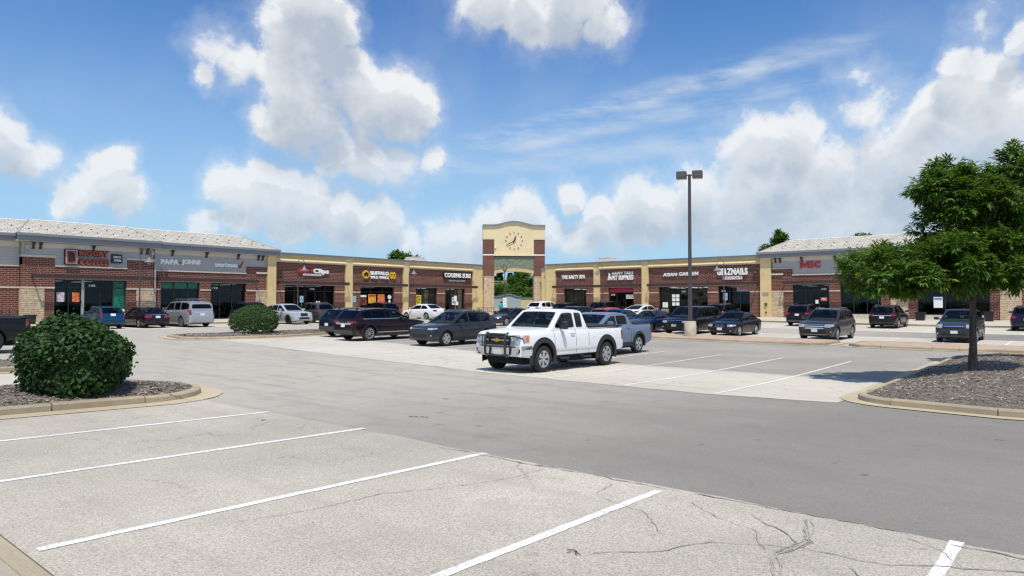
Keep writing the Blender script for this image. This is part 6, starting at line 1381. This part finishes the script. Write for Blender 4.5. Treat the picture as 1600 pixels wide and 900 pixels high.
# ------------------------------------------------------------------ plants
def leaf_mat(name, dark, light, trans=.25):
    m, N, b = newmat(name); g = N.n('ShaderNodeNewGeometry'); c = N.mix(N.ramp(g.outputs['Random Per Island'], 0, 1), dark, light); c = N.mix(N.ramp(g.outputs['Random Per Island'], .93, .99, 0, .7), c, tuple(min(1, x * k) for x, k in zip(light, (2.6, 1.6, 1.1))))
    N.L.new(c, b.inputs['Base Color']); b.inputs['Roughness'].default_value = .55; b.inputs['Specular IOR Level'].default_value = .2
    t = N.n('ShaderNodeBsdfTranslucent'); N.L.new(N.mix(.5, c, (.20, .32, .03)), t.inputs[0]); mx = N.n('ShaderNodeMixShader'); mx.inputs[0].default_value = trans
    out = m.node_tree.nodes['Material Output']; N.L.new(b.outputs[0], mx.inputs[1]); N.L.new(t.outputs[0], mx.inputs[2]); N.L.new(mx.outputs[0], out.inputs[0]); return m
M_BUSHL = leaf_mat('bush_leaf', (.010, .030, .010), (.046, .105, .026), .15); M_BUSH2 = leaf_mat('far_bush_leaf', (.022, .055, .016), (.070, .135, .035), .2)
M_TREEL = leaf_mat('tree_leaf', (.014, .046, .008), (.125, .25, .030), .36); M_BACKL = leaf_mat('back_tree_leaf', (.045, .12, .022), (.13, .25, .045), .35); M_PINE = leaf_mat('conifer_needles', (.010, .034, .016), (.025, .065, .028), .1)
def bark_mat():
    m, N, b = newmat('bark'); v = objc(N); mp = N.n('ShaderNodeMapping'); mp.inputs['Scale'].default_value = (14, 14, 2.5); N.L.new(v, mp.inputs[0]); f = N.noise(mp.outputs[0], 1.5, 6, .65)
    N.L.new(N.mix(N.ramp(f, .3, .7), (.035, .026, .022), (.12, .095, .08)), b.inputs['Base Color']); b.inputs['Roughness'].default_value = .95
    bp = N.n('ShaderNodeBump'); bp.inputs['Strength'].default_value = .9; bp.inputs['Distance'].default_value = .03; N.L.new(f, bp.inputs['Height']); N.L.new(bp.outputs[0], b.inputs['Normal']); return m
M_BARK = bark_mat()
# leaf outlines: x along the leaf, y across, folded along the midrib
OVATE = ([(0, 0, 0), (.30, .30, .05), (.62, .30, .06), (1, 0, -.10), (.62, -.30, .06), (.30, -.30, .05), (.3, 0, 0), (.62, 0, -.01)], [(0, 6, 1), (1, 6, 7, 2), (2, 7, 3), (0, 5, 6), (5, 4, 7, 6), (4, 3, 7)])
LANCE = ([(0, 0, 0), (.4, .15, .03), (1, 0, -.16), (.4, -.15, .03), (.45, 0, -.02)], [(0, 4, 1), (1, 4, 2), (0, 3, 4), (3, 2, 4)])
CARD = ([(0, 0, 0), (.5, .32, .06), (1, 0, 0), (.5, -.32, .06)], [(0, 3, 2, 1)])
def leaves_mesh(name, shape, P, D, U, S):
    """P positions, D directions, U normals (n,3), S sizes -> one mesh"""
    n = len(P); V = np.array(shape[0]); D = D / np.linalg.norm(D, axis=1, keepdims=True); A = np.cross(U, D); A /= np.maximum(1e-6, np.linalg.norm(A, axis=1, keepdims=True)); U = np.cross(D, A)
    co = P[:, None, :] + S[:, None, None] * (V[None, :, 0:1] * D[:, None, :] + V[None, :, 1:2] * A[:, None, :] + V[None, :, 2:3] * U[:, None, :])
    k = len(V); fs = []; me = bpy.data.meshes.new(name); me.vertices.add(n * k); me.vertices.foreach_set('co', co.ravel())
    F = shape[1]; lv = np.concatenate([np.array(f) for f in F]); ls = np.array([len(f) for f in F]); L_ = len(lv)
    me.loops.add(n * L_); me.loops.foreach_set('vertex_index', (np.arange(n)[:, None] * k + lv[None, :]).ravel().astype(np.int32))
    st = np.concatenate([[0], np.cumsum(ls)[:-1]]); me.polygons.add(n * len(F)); me.polygons.foreach_set('loop_start', (np.arange(n)[:, None] * L_ + st[None, :]).ravel().astype(np.int32))
    me.update(calc_edges=True); me.validate(); return me
RS = np.random.RandomState(4)
def rdir(n):
    v = RS.normal(size=(n, 3)); return v / np.linalg.norm(v, axis=1, keepdims=True)
def bush(label, c, rx, ry, h, n, size, m, singles=0, shape=OVATE, lump=.12):
    root = thing('bush', label, 'bush', c, 0)
    # branching stems
    st = MB(); rr = random.Random(int(c[0] * 10))
    for i in range(16):
        a = rr.uniform(0, 6.28); r_ = rr.uniform(.3, .8); st.tube([(rr.uniform(-.15, .15), rr.uniform(-.15, .15), -.05), (rx * r_ * .5 * math.cos(a), ry * r_ * .5 * math.sin(a), h * .45), (rx * r_ * .85 * math.cos(a), ry * r_ * .85 * math.sin(a), h * .8)], [.025, .016, .006], 5)
    st.obj('stems', M_BARK, root)
    d = rdir(n * 2); d = d[d[:, 2] > -.72][:n]; n = len(d)
    ph = RS.uniform(0, 6.28, 24); fr = rdir(24) * RS.uniform(3, 8, (24, 1)); bump = sum(np.sin(d @ fr[i] + ph[i]) for i in range(24)) / 24 ** .5
    depth = 1 - np.abs(RS.normal(0, .055, n)) - (RS.rand(n) < .42) * RS.uniform(0, .4, n) + (RS.rand(n) < .06) * RS.uniform(0, .13, n); rad = (1 + lump * .5 * bump) * depth
    zc = h * .44; zr = np.where(d[:, 2] > 0, h - zc, zc * 1.12); q = np.stack([d[:, 0] * rx * rad, d[:, 1] * ry * rad, zc + d[:, 2] * zr * rad], 1)
    # squarer shoulders than a ball
    f = 1 + .06 * np.sin(np.pi * np.clip(np.abs(d[:, 2]), 0, 1)); q[:, 0] *= f; q[:, 1] *= f
    keep = q[:, 2] > .02; q, d = q[keep], d[keep]; n = len(q)
    nrm = d + RS.normal(0, .45, (n, 3)); nrm[:, 2] += .35; hang = RS.normal(0, .75, (n, 3)); hang[:, 2] -= .35; S = size * RS.uniform(.6, 1.25, n)
    toCam = np.array([-c[0], -c[1], 1.2]); toCam /= np.linalg.norm(toCam)
    order = np.argsort(-((d @ toCam) + .5 * depth[keep])); pick = order[:singles]; mask = np.ones(n, bool); mask[pick] = False
    me = leaves_mesh('foliage', shape, q[mask], hang[mask], nrm[mask], S[mask]); tag(obj('foliage', me, m, root), kind='stuff')
    if singles:
        protos = []
        for j in range(6):
            k = pick[j]; pm_ = leaves_mesh('leaf', shape, np.zeros((1, 3)), np.array([[1., 0, 0]]), np.array([[0, RS.normal(0, .15), 1.]]), np.array([1.0])); pm_.materials.append(m); protos.append(pm_)
        for j, k in enumerate(pick):
            D = Vector(hang[k]).normalized(); U = Vector(nrm[k]); A = U.cross(D).normalized(); U = D.cross(A); o = bpy.data.objects.new('leaf', protos[j % 6]); COL.objects.link(o); o.parent = root
            M = Matrix((D, A, U)).transposed().to_4x4() @ Matrix.Scale(float(S[k]), 4); M.translation = Vector(q[k]) + Vector(d[k]) * .01; o.matrix_local = M
    # a dim mass of twigs inside stops the light going straight through
    return root
bush('large round dark leafy bush on the left mulch island', (4.62, 14.80, gz(4.6, 15) + .10), .94, .94, 1.50, 15000, .09, M_BUSHL, singles=280, lump=.24)
bush('clipped round bush on the far mulch island', (20.55, 36.75, gz(20.5, 36.7) + .14), 1.30, 1.30, 1.66, 9500, .08, M_BUSH2, lump=.05)

def limb_path(p0, p1, sag, n=6, rr=None, wob=.08):
    p0, p1 = Vector(p0), Vector(p1); o = []
    for i in range(n + 1):
        t = i / n; p = p0.lerp(p1, t); p.z += sag * math.sin(math.pi * t); 
        if 0 < i < n: p += Vector((rr.uniform(-wob, wob), rr.uniform(-wob, wob), rr.uniform(-wob, wob)))
        o.append(p)
    return o
def broadleaf(label, base, trunk_h, trunk_r, lobes, m, leaf, sprigs, shape, per=9, name='tree', lean=(0, 0), group=None, spread=.9, card=False):
    """lobes: (dx, dy, z, rx, ry, rz, weight) crowns of foliage carried by limbs"""
    root = thing(name, label, 'tree', base, 0, group); rr = random.Random(int(abs(base[0] * 7 + base[1]))); t = MB()
    fork = Vector((lean[0], lean[1], trunk_h)); tp = limb_path((0, 0, -.1), fork, 0, 6, rr, trunk_r * .12); t.tube(tp, [trunk_r * (1.45 if i == 0 else 1.12 if i == 1 else 1.0 - .04 * i) for i in range(7)], 12)
    for (dx, dy, z, rx, ry, rz, w) in lobes:
        c = Vector((dx, dy, z)); ps = limb_path(fork - Vector((0, 0, rr.uniform(0, trunk_h * .15))), c, rr.uniform(-.1, .25) * rx, 6, rr, .05 * rx); t.tube(ps, [trunk_r * .55 * (1 - .13 * i) for i in range(7)], 7)
        for k in range(6):
            d = Vector((rr.gauss(0, 1), rr.gauss(0, 1), rr.gauss(.2, .8))).normalized(); e = c + Vector((d.x * rx, d.y * ry, d.z * rz)) * .85; t.tube(limb_path(ps[3 + k % 3], e, 0, 4, rr, .04 * rx), [trunk_r * .2, trunk_r * .15, trunk_r * .1, trunk_r * .07, trunk_r * .03], 5)
    t.obj('trunk', M_BARK, root, 60)
    P, D, U, S = [], [], [], []; tot = sum(l[6] for l in lobes)
    for (dx, dy, z, rx, ry, rz, w) in lobes:
        ns = int(sprigs * w / tot); d = rdir(ns); ph = RS.uniform(0, 6.28, 12); fr = rdir(12) * RS.uniform(3, 7, (12, 1)); b = sum(np.sin(d @ fr[i] + ph[i]) for i in range(12)) / 12 ** .5
        # foliage gathers into clumps: keep sprigs near clump centres
        rad = (.55 + .45 * RS.rand(ns) ** .5) * (1 + .22 * b); c = np.array([dx, dy, z]) + d * rad[:, None] * np.array([rx, ry, rz])
        cl = c[RS.randint(0, ns, max(6, ns // 14))]; own = cl[RS.randint(0, len(cl), ns)]; c = own + (c - own) * RS.uniform(.04, .24, (ns, 1)) + RS.normal(0, .03 * rx, (ns, 3))
        out = c - np.array([dx, dy, z - rz * .4]); out /= np.linalg.norm(out, axis=1, keepdims=True)
        for i in range(ns):
            o = out[i] * .8 + RS.normal(0, .5, 3); o[2] -= .10; o /= np.linalg.norm(o)
            sidev = np.cross(o, [0, 0, 1.0]); sidev /= max(1e-5, np.linalg.norm(sidev)); upv = np.cross(sidev, o)
            for k in range(per):
                f = k / per; s_ = (-1) ** k; p = c[i] + o * leaf * 1.3 * f * 1.2; dd = o * (.35 + f * .7) + sidev * s_ * (1 - f * .7) + np.array([0, 0, -.35]) + RS.normal(0, .15, 3)
                P.append(p); D.append(dd); U.append(upv + out[i] * .4 + RS.normal(0, .25, 3)); S.append(leaf * RS.uniform(.7, 1.2))
    me = leaves_mesh('crown', shape, np.array(P), np.array(D), np.array(U), np.array(S)); tag(obj('crown', me, m, root), kind='stuff'); return root
# right-hand tree: lobes given in the camera's right / away / up, turned into the lot's axes
RT = Vector((math.sin(YAW), -math.cos(YAW))); FW = Vector((math.cos(YAW), math.sin(YAW)))
def cl(lobes): return [(RT.x * r + FW.x * f, RT.y * r + FW.y * f, z, rx, ry, rz, w) for (r, f, z, rx, ry, rz, w) in lobes]
tb = Vector((22.25, 2.52)); zb = top_right(tb.x, tb.y)
broadleaf('young green street tree with a low wide crown on the right mulch island', (tb.x, tb.y, zb - .02), 2.15, .10,
          cl([(-2.7, -.2, 2.68, .92, .9, .55, 1.4), (-1.85, .3, 2.82, .95, 1.0, .60, 1.6), (-1.0, -.6, 2.95, .95, .9, .75, 1.6), (-.1, .2, 3.1, .95, 1.0, .8, 1.4), (-.6, .1, 4.0, .75, .8, .75, 1.4), (-.92, .0, 4.95, .55, .6, .45, 1.1), (-.62, .1, 5.32, .40, .45, .35, .5),
              (-.55, -.2, 4.6, .55, .6, .55, .8), (.25, -.2, 4.35, .8, .8, .8, 1.4), (.2, .1, 5.15, .50, .55, .45, .8), (.9, -.3, 3.2, .9, .9, .75, 1.3), (1.0, .3, 4.4, .9, .9, .8, 1.3), (1.1, .0, 5.45, .5, .55, .5, .9), (1.9, .2, 3.9, 1.0, 1.0, 1.0, 1.3), (.9, -.5, 2.6, .8, .7, .4, .9), (-.4, -.5, 2.62, .85, .7, .42, 1.2), (.2, .4, 2.7, .8, .7, .45, .9), (-1.9, -.5, 2.45, .7, .6, .35, .8)]), M_TREEL, .168, 8200, LANCE, per=9)
t2 = Vector((28.3, 1.45)); zb = top_right(t2.x, t2.y)
broadleaf('second young street tree leaning in from the right edge of the mulch island', (t2.x, t2.y, zb - .02), 2.3, .14,
          cl([(.2, .2, 3.9, 1.4, 1.4, 1.2, 1.5), (.0, .3, 5.4, 1.2, 1.2, .8, 1.3), (1.2, 0, 4.2, 1.5, 1.4, 1.3, 1.3), (-.7, .5, 4.6, .9, 1.0, .8, 1.0)]), M_TREEL, .165, 2000, LANCE, per=9, lean=(.1, .05))
# trees that show above the roofs
def far_tree(label, x, y, ztop, r, m=None, n=1400, leaf=.5):
    h = ztop - .4; rr = random.Random(int(x)); lob = []
    for i in range(7):
        a = i * .9; q = r * (.45 if i else 0); lob.append((q * math.cos(a), q * math.sin(a), h - r * .8 + (r * .25 if i == 0 else rr.uniform(-.4, .25) * r), r * .62, r * .62, r * .55, 1))
    return broadleaf(label, (x, y, .4), h * .45, .25, lob, m or M_BACKL, leaf, n, CARD, per=6, group=None)
far_tree('leafy tree top above the wings shop parapet', 82.3, 96.0, 10.9, 2.6)
far_tree('dark leafy tree behind the hip of the right shingle roof', 117, 40.0, 13.0, 3.2, M_TREEL, 2600)
far_tree('distant tree top just above the right shingle roof ridge', 131, 30.8, 13.7, 1.4, None, 400)
def conifer(label, x, y, h, r):
    root = thing('conifer', label, 'tree', (x, y, .4), 0); MB().tube([(0, 0, 0), (0, 0, h * .95)], [.22, .04], 7).obj('trunk', M_BARK, root)
    n = 1500; t = RS.rand(n) ** .8; a = RS.uniform(0, 6.28, n); lay = np.floor(t * 16) / 16; rad = r * (1 - lay) * RS.uniform(.25, 1.05, n) * (.75 + .25 * np.sin(a * 5 + lay * 40)); z = h * (.12 + .88 * lay) + RS.uniform(0, .5, n) - rad * .25
    P = np.stack([rad * np.cos(a), rad * np.sin(a), z], 1); D = np.stack([np.cos(a), np.sin(a), -.35 + RS.normal(0, .2, n)], 1); U = np.tile([0, 0, 1.], (n, 1)) + RS.normal(0, .3, (n, 3)); me = leaves_mesh('crown', CARD, P, D, U, RS.uniform(.5, .9, n)); tag(obj('crown', me, M_PINE, root), kind='stuff')
def away(px, d):                                            # a spot seen through the arch, d metres out
    k = (px - 800) / 1075; return (d * (math.cos(YAW) + k * math.sin(YAW)), d * (math.sin(YAW) - k * math.cos(YAW)))
for lab, px, d, h, r in (('dark conifer, tallest at the left seen through the arch', 781, 172, 10.2, 2.2), ('dark conifer with a broken top left of the post lamp', 774, 176, 8.2, 2.2), ('slim conifer just right of the post lamp', 797, 178, 9.2, 2.0), ('conifer peak in the middle of the arch opening', 807, 205, 11.6, 2.2), ('conifer peak right of the middle of the arch opening', 815, 208, 11.0, 2.2)): conifer(lab, *away(px, d), h, r)
for lab, px, d, h, r in (('bright round leafy tree in the middle of the arch opening', 811, 165, 8.7, 4.2), ('leafy tree at the right jamb of the arch opening', 829, 168, 6.6, 3.6), ('low leafy tree behind the grey wall left of the post lamp', 780, 160, 5.4, 3.4), ('low leafy tree behind the grey wall under the conifers', 797, 158, 5.2, 3.2), ('leafy tree hidden by the left jamb of the arch', 765, 165, 7.4, 3.6), ('leafy tree hidden by the right jamb of the arch', 842, 166, 7.2, 3.8), ('dark bushy tree right of the grey wall', 822, 158, 4.4, 2.8)): far_tree(lab, *away(px, d), h + .4, r, None, 1500, .55)
# things beyond the arch: grey wall with a curved top, low yellow building, signal arm
wx, wy = away(793, 122); t = thing('garden_wall', 'pale grey wall with a curved top seen through the arch', 'wall', (wx, wy, .38), R(-50))
pts = [(-4.2, 0), (2.4, 0), (2.4, 2.42)] + [(2.0 - 3.6 * i / 12, 2.42 + .42 * (.5 - .5 * math.cos(2 * math.pi * i / 12))) for i in range(13)] + [(-4.2, 2.42)]
MB().prism(pts, 'y', 0, .4).obj('panel', pmat('pale_grey_render', (.40, .43, .43), .8), t)
tp = MB(); tt = pts[2:]
for a, b in zip(tt, tt[1:]): tp.prism([(a[0], a[1] + .005), (b[0], b[1] + .005), (b[0], b[1] + .2), (a[0], a[1] + .2)], 'y', -.15, .5)
tp.obj('coping', M_COPE, t); box('plinth', M_STUC, t, -4.4, 2.6, -.2, .45, -.3, .25)
wx, wy = away(823, 132); t = thing('low_building', 'low yellow building with a brown panel beyond the arch', 'building', (wx, wy, .38), R(-50)); box('wall', M_STUC, t, -1.2, 5, 0, 5, -.3, 2.2); box('roof_cap', M_COPE, t, -1.3, 5.1, -.12, 5.1, 2.2, 2.42); box('brown_panel', pmat('brown_panel', (.12, .06, .045), .8), t, .6, 4.5, -.06, 0, 0, 1.55)
sx, sy = away(758, 148); t = thing('traffic_signal', 'traffic signal arm with a yellow head seen through the arch', 'traffic light', (sx, sy, .4), R(-50))
MB().tube([(0, 0, 0), (0, 0, 6.4)], [.16, .12], 10).obj('mast', MATS.setdefault('galv', pmat('galvanized_grey', (.32, .33, .33), .7)), t); ar = MB(); ar.tube([(0, 0, 5.95), (4.2, 0, 5.95)], .06, 6); ar.tube([(0, 0, 5.35), (3.6, 0, 5.45)], .06, 6); ar.tube([(3.0, 0, 5.42), (3.0, 0, 5.95)], .04, 6); ar.obj('mast_arm', MATS['galv'], t)
hd = box('signal_head', pmat('signal_yellow', (.62, .33, .02), .5), t, 3.6, 4.6, -.18, .12, 5.4, 5.82)
for i in range(3): MB().lathe([(.13, -.02), (.11, 0.0)], 12, 'y', (3.8 + i * .31, -.18, 5.61)).obj('lens', M_BLACKP, hd)
tag(sheet('lawn', [away(700, 95), away(960, 95), away(960, 150), away(640, 150)], .02, M_GRASS), kind='structure')
# overhead wire through the arch
wa = away(720, 150); wb = away(900, 150); t = MB().tube([(*wa, 4.2), ((wa[0] + wb[0]) / 2, (wa[1] + wb[1]) / 2, 4.0), (*wb, 3.95)], .012, 5).obj('overhead_wire', pmat('wire_grey', (.30, .31, .32), .8)); tag(t, 'thin overhead wire crossing the arch opening in front of the trees', 'wire')

# ------------------------------------------------------------------ the person walking away on the corner walk
def person():
    x, y = 53.0, 46.3; z = walk_top(x, y) - .005; H = 1.58
    root = thing('person', 'person in a teal top and dark trousers walking away towards the arch', 'person', (x, y, z), YAW)   # local +x is away from us
    J = {'pel': (0, 0, .86), 'sp': (0, 0, 1.02), 'ch': (.01, 0, 1.20), 'nk': (.01, 0, 1.33), 'hd': (.02, 0, 1.42), 'ht': (.02, 0, 1.53)}
    E = [('pel', 'sp'), ('sp', 'ch'), ('ch', 'nk'), ('nk', 'hd'), ('hd', 'ht')]; Rr = {'pel': (.15, .12), 'sp': (.135, .11), 'ch': (.16, .12), 'nk': (.055, .055), 'hd': (.085, .09), 'ht': (.06, .065)}
    for s, n in ((1, 'l'), (-1, 'r')):
        st = .10 * s
        J.update({'hip' + n: (0, s * .085, .80), 'kn' + n: (.07 * s + .03, s * .09, .44), 'an' + n: (st * 1.3 - .02, s * .09, .08), 'to' + n: (st * 1.3 + .14, s * .10, .03), 'sh' + n: (.0, s * .165, 1.27), 'el' + n: (-.05 * s - .01, s * .225, 1.0), 'wr' + n: (-.07 * s + .07, s * .235, .80), 'pa' + n: (-.07 * s + .09, s * .235, .74)})
        E += [('pel', 'hip' + n), ('hip' + n, 'kn' + n), ('kn' + n, 'an' + n), ('an' + n, 'to' + n), ('ch', 'sh' + n), ('sh' + n, 'el' + n), ('el' + n, 'wr' + n), ('wr' + n, 'pa' + n)]
        Rr.update({'hip' + n: (.10, .10), 'kn' + n: (.062, .062), 'an' + n: (.042, .042), 'to' + n: (.035, .03), 'sh' + n: (.06, .06), 'el' + n: (.042, .042), 'wr' + n: (.028, .028), 'pa' + n: (.034, .018)})
        for k in range(4):
            J['f%d%s' % (k, n)] = (-.07 * s + .075 + k * .018, s * (.235 - .012), .665 - (.012 if k in (1, 2) else 0)); E.append(('pa' + n, 'f%d%s' % (k, n))); Rr['f%d%s' % (k, n)] = (.008, .008)
        J['th' + n] = (-.07 * s + .135, s * .22, .715); E.append(('pa' + n, 'th' + n)); Rr['th' + n] = (.010, .010)
    def grow(nm, keys, m, add=0.0, lv=2):
        ks = [k for k in J if k in keys]; me = bpy.data.meshes.new(nm); me.from_pydata([J[k] for k in ks], [(ks.index(a), ks.index(b)) for a, b in E if a in ks and b in ks], []); o = bpy.data.objects.new(nm, me); COL.objects.link(o)
        sk = o.modifiers.new('s', 'SKIN'); 
        for i, k in enumerate(ks):
            r_ = Rr[k]; o.data.skin_vertices[0].data[i].radius = (r_[0] + add, r_[1] + add); o.data.skin_vertices[0].data[i].use_root = (i == 0)
        sb = o.modifiers.new('u', 'SUBSURF'); sb.levels = lv; dg = bpy.context.evaluated_depsgraph_get(); dg.update(); m2 = bpy.data.meshes.new_from_object(o.evaluated_get(dg)); bpy.data.objects.remove(o); m2.shade_smooth(); m2.materials.clear(); m2.name = nm
        return obj(nm, m2, m, root)
    grow('body', set(J), pmat('skin', (.30, .17, .11), .6))
    grow('shirt', {'pel', 'sp', 'ch', 'shl', 'shr', 'ell', 'elr'}, pmat('teal_cloth', (.015, .36, .38), .85), .022); grow('trousers', {'pel', 'hipl', 'hipr', 'knl', 'knr', 'anl', 'anr'}, pmat('dark_cloth', (.02, .022, .035), .9), .016)
    for s, n in ((1, 'l'), (-1, 'r')): a = J['an' + n]; MB().prism([(-.07, 0), (.17, 0), (.19, .03), (.12, .06), (.03, .10), (-.06, .10), (-.08, .04)], 'y', -.045, .045).obj('shoe', M_BLACKP, root, 50, loc=(a[0], a[1], 0))
    hr = MB(); hr.lathe([(.02, -.05), (.085, -.02), (.105, .04), (.10, .09), (.06, .13), (.015, .145)], 14); o = hr.obj('hair', pmat('dark_hair', (.012, .009, .008), .8), root, 60, loc=(.0, 0, 1.43))
    f = MB(); f.prism([(.0, 0), (.03, -.005), (.0, .05)], 'y', -.012, .012).obj('nose', MATS['skin'], root, 40, loc=(.105, 0, 1.42))
    for s in (1, -1):
        MB().lathe([(.004, -.006), (.026, 0), (.004, .006)], 10, 'y').obj('ear', MATS['skin'], root, 60, loc=(.02, s * .088, 1.43)); MB().lathe([(.003, -.004), (.010, 0), (.003, .005)], 8, 'x').obj('eye', M_WHITE, root, 60, loc=(.100, s * .032, 1.455))
    MB().box(0, .006, -.025, .025, -.004, .004).obj('mouth', pmat('lips', (.3, .1, .08), .6), root, loc=(.100, 0, 1.375))
person()
# ------------------------------------------------------------------ small litter near the photographer
for i, (x, y) in enumerate(((7.9, 8.9), (8.0, 8.75), (5.9, 10.3), (4.3, 3.0))):
    tw = MB(); rr = random.Random(i)
    for k in range(4): a = rr.uniform(0, 6.28); tw.tube([(0, 0, .008), (.04 * math.cos(a), .04 * math.sin(a), .012), (.08 * math.cos(a + .3), .08 * math.sin(a + .3), .008)], .003, 4)
    o = tw.obj('fallen_twig', M_BARK, loc=(x, y, gz(x, y) + .012)); tag(o, ('small forked twig on the grey aisle', 'small curled twig beside the forked one on the grey aisle', 'short twig near the second painted line from the mulch island', 'short twig in the nearest parking stalls')[i], 'twig')
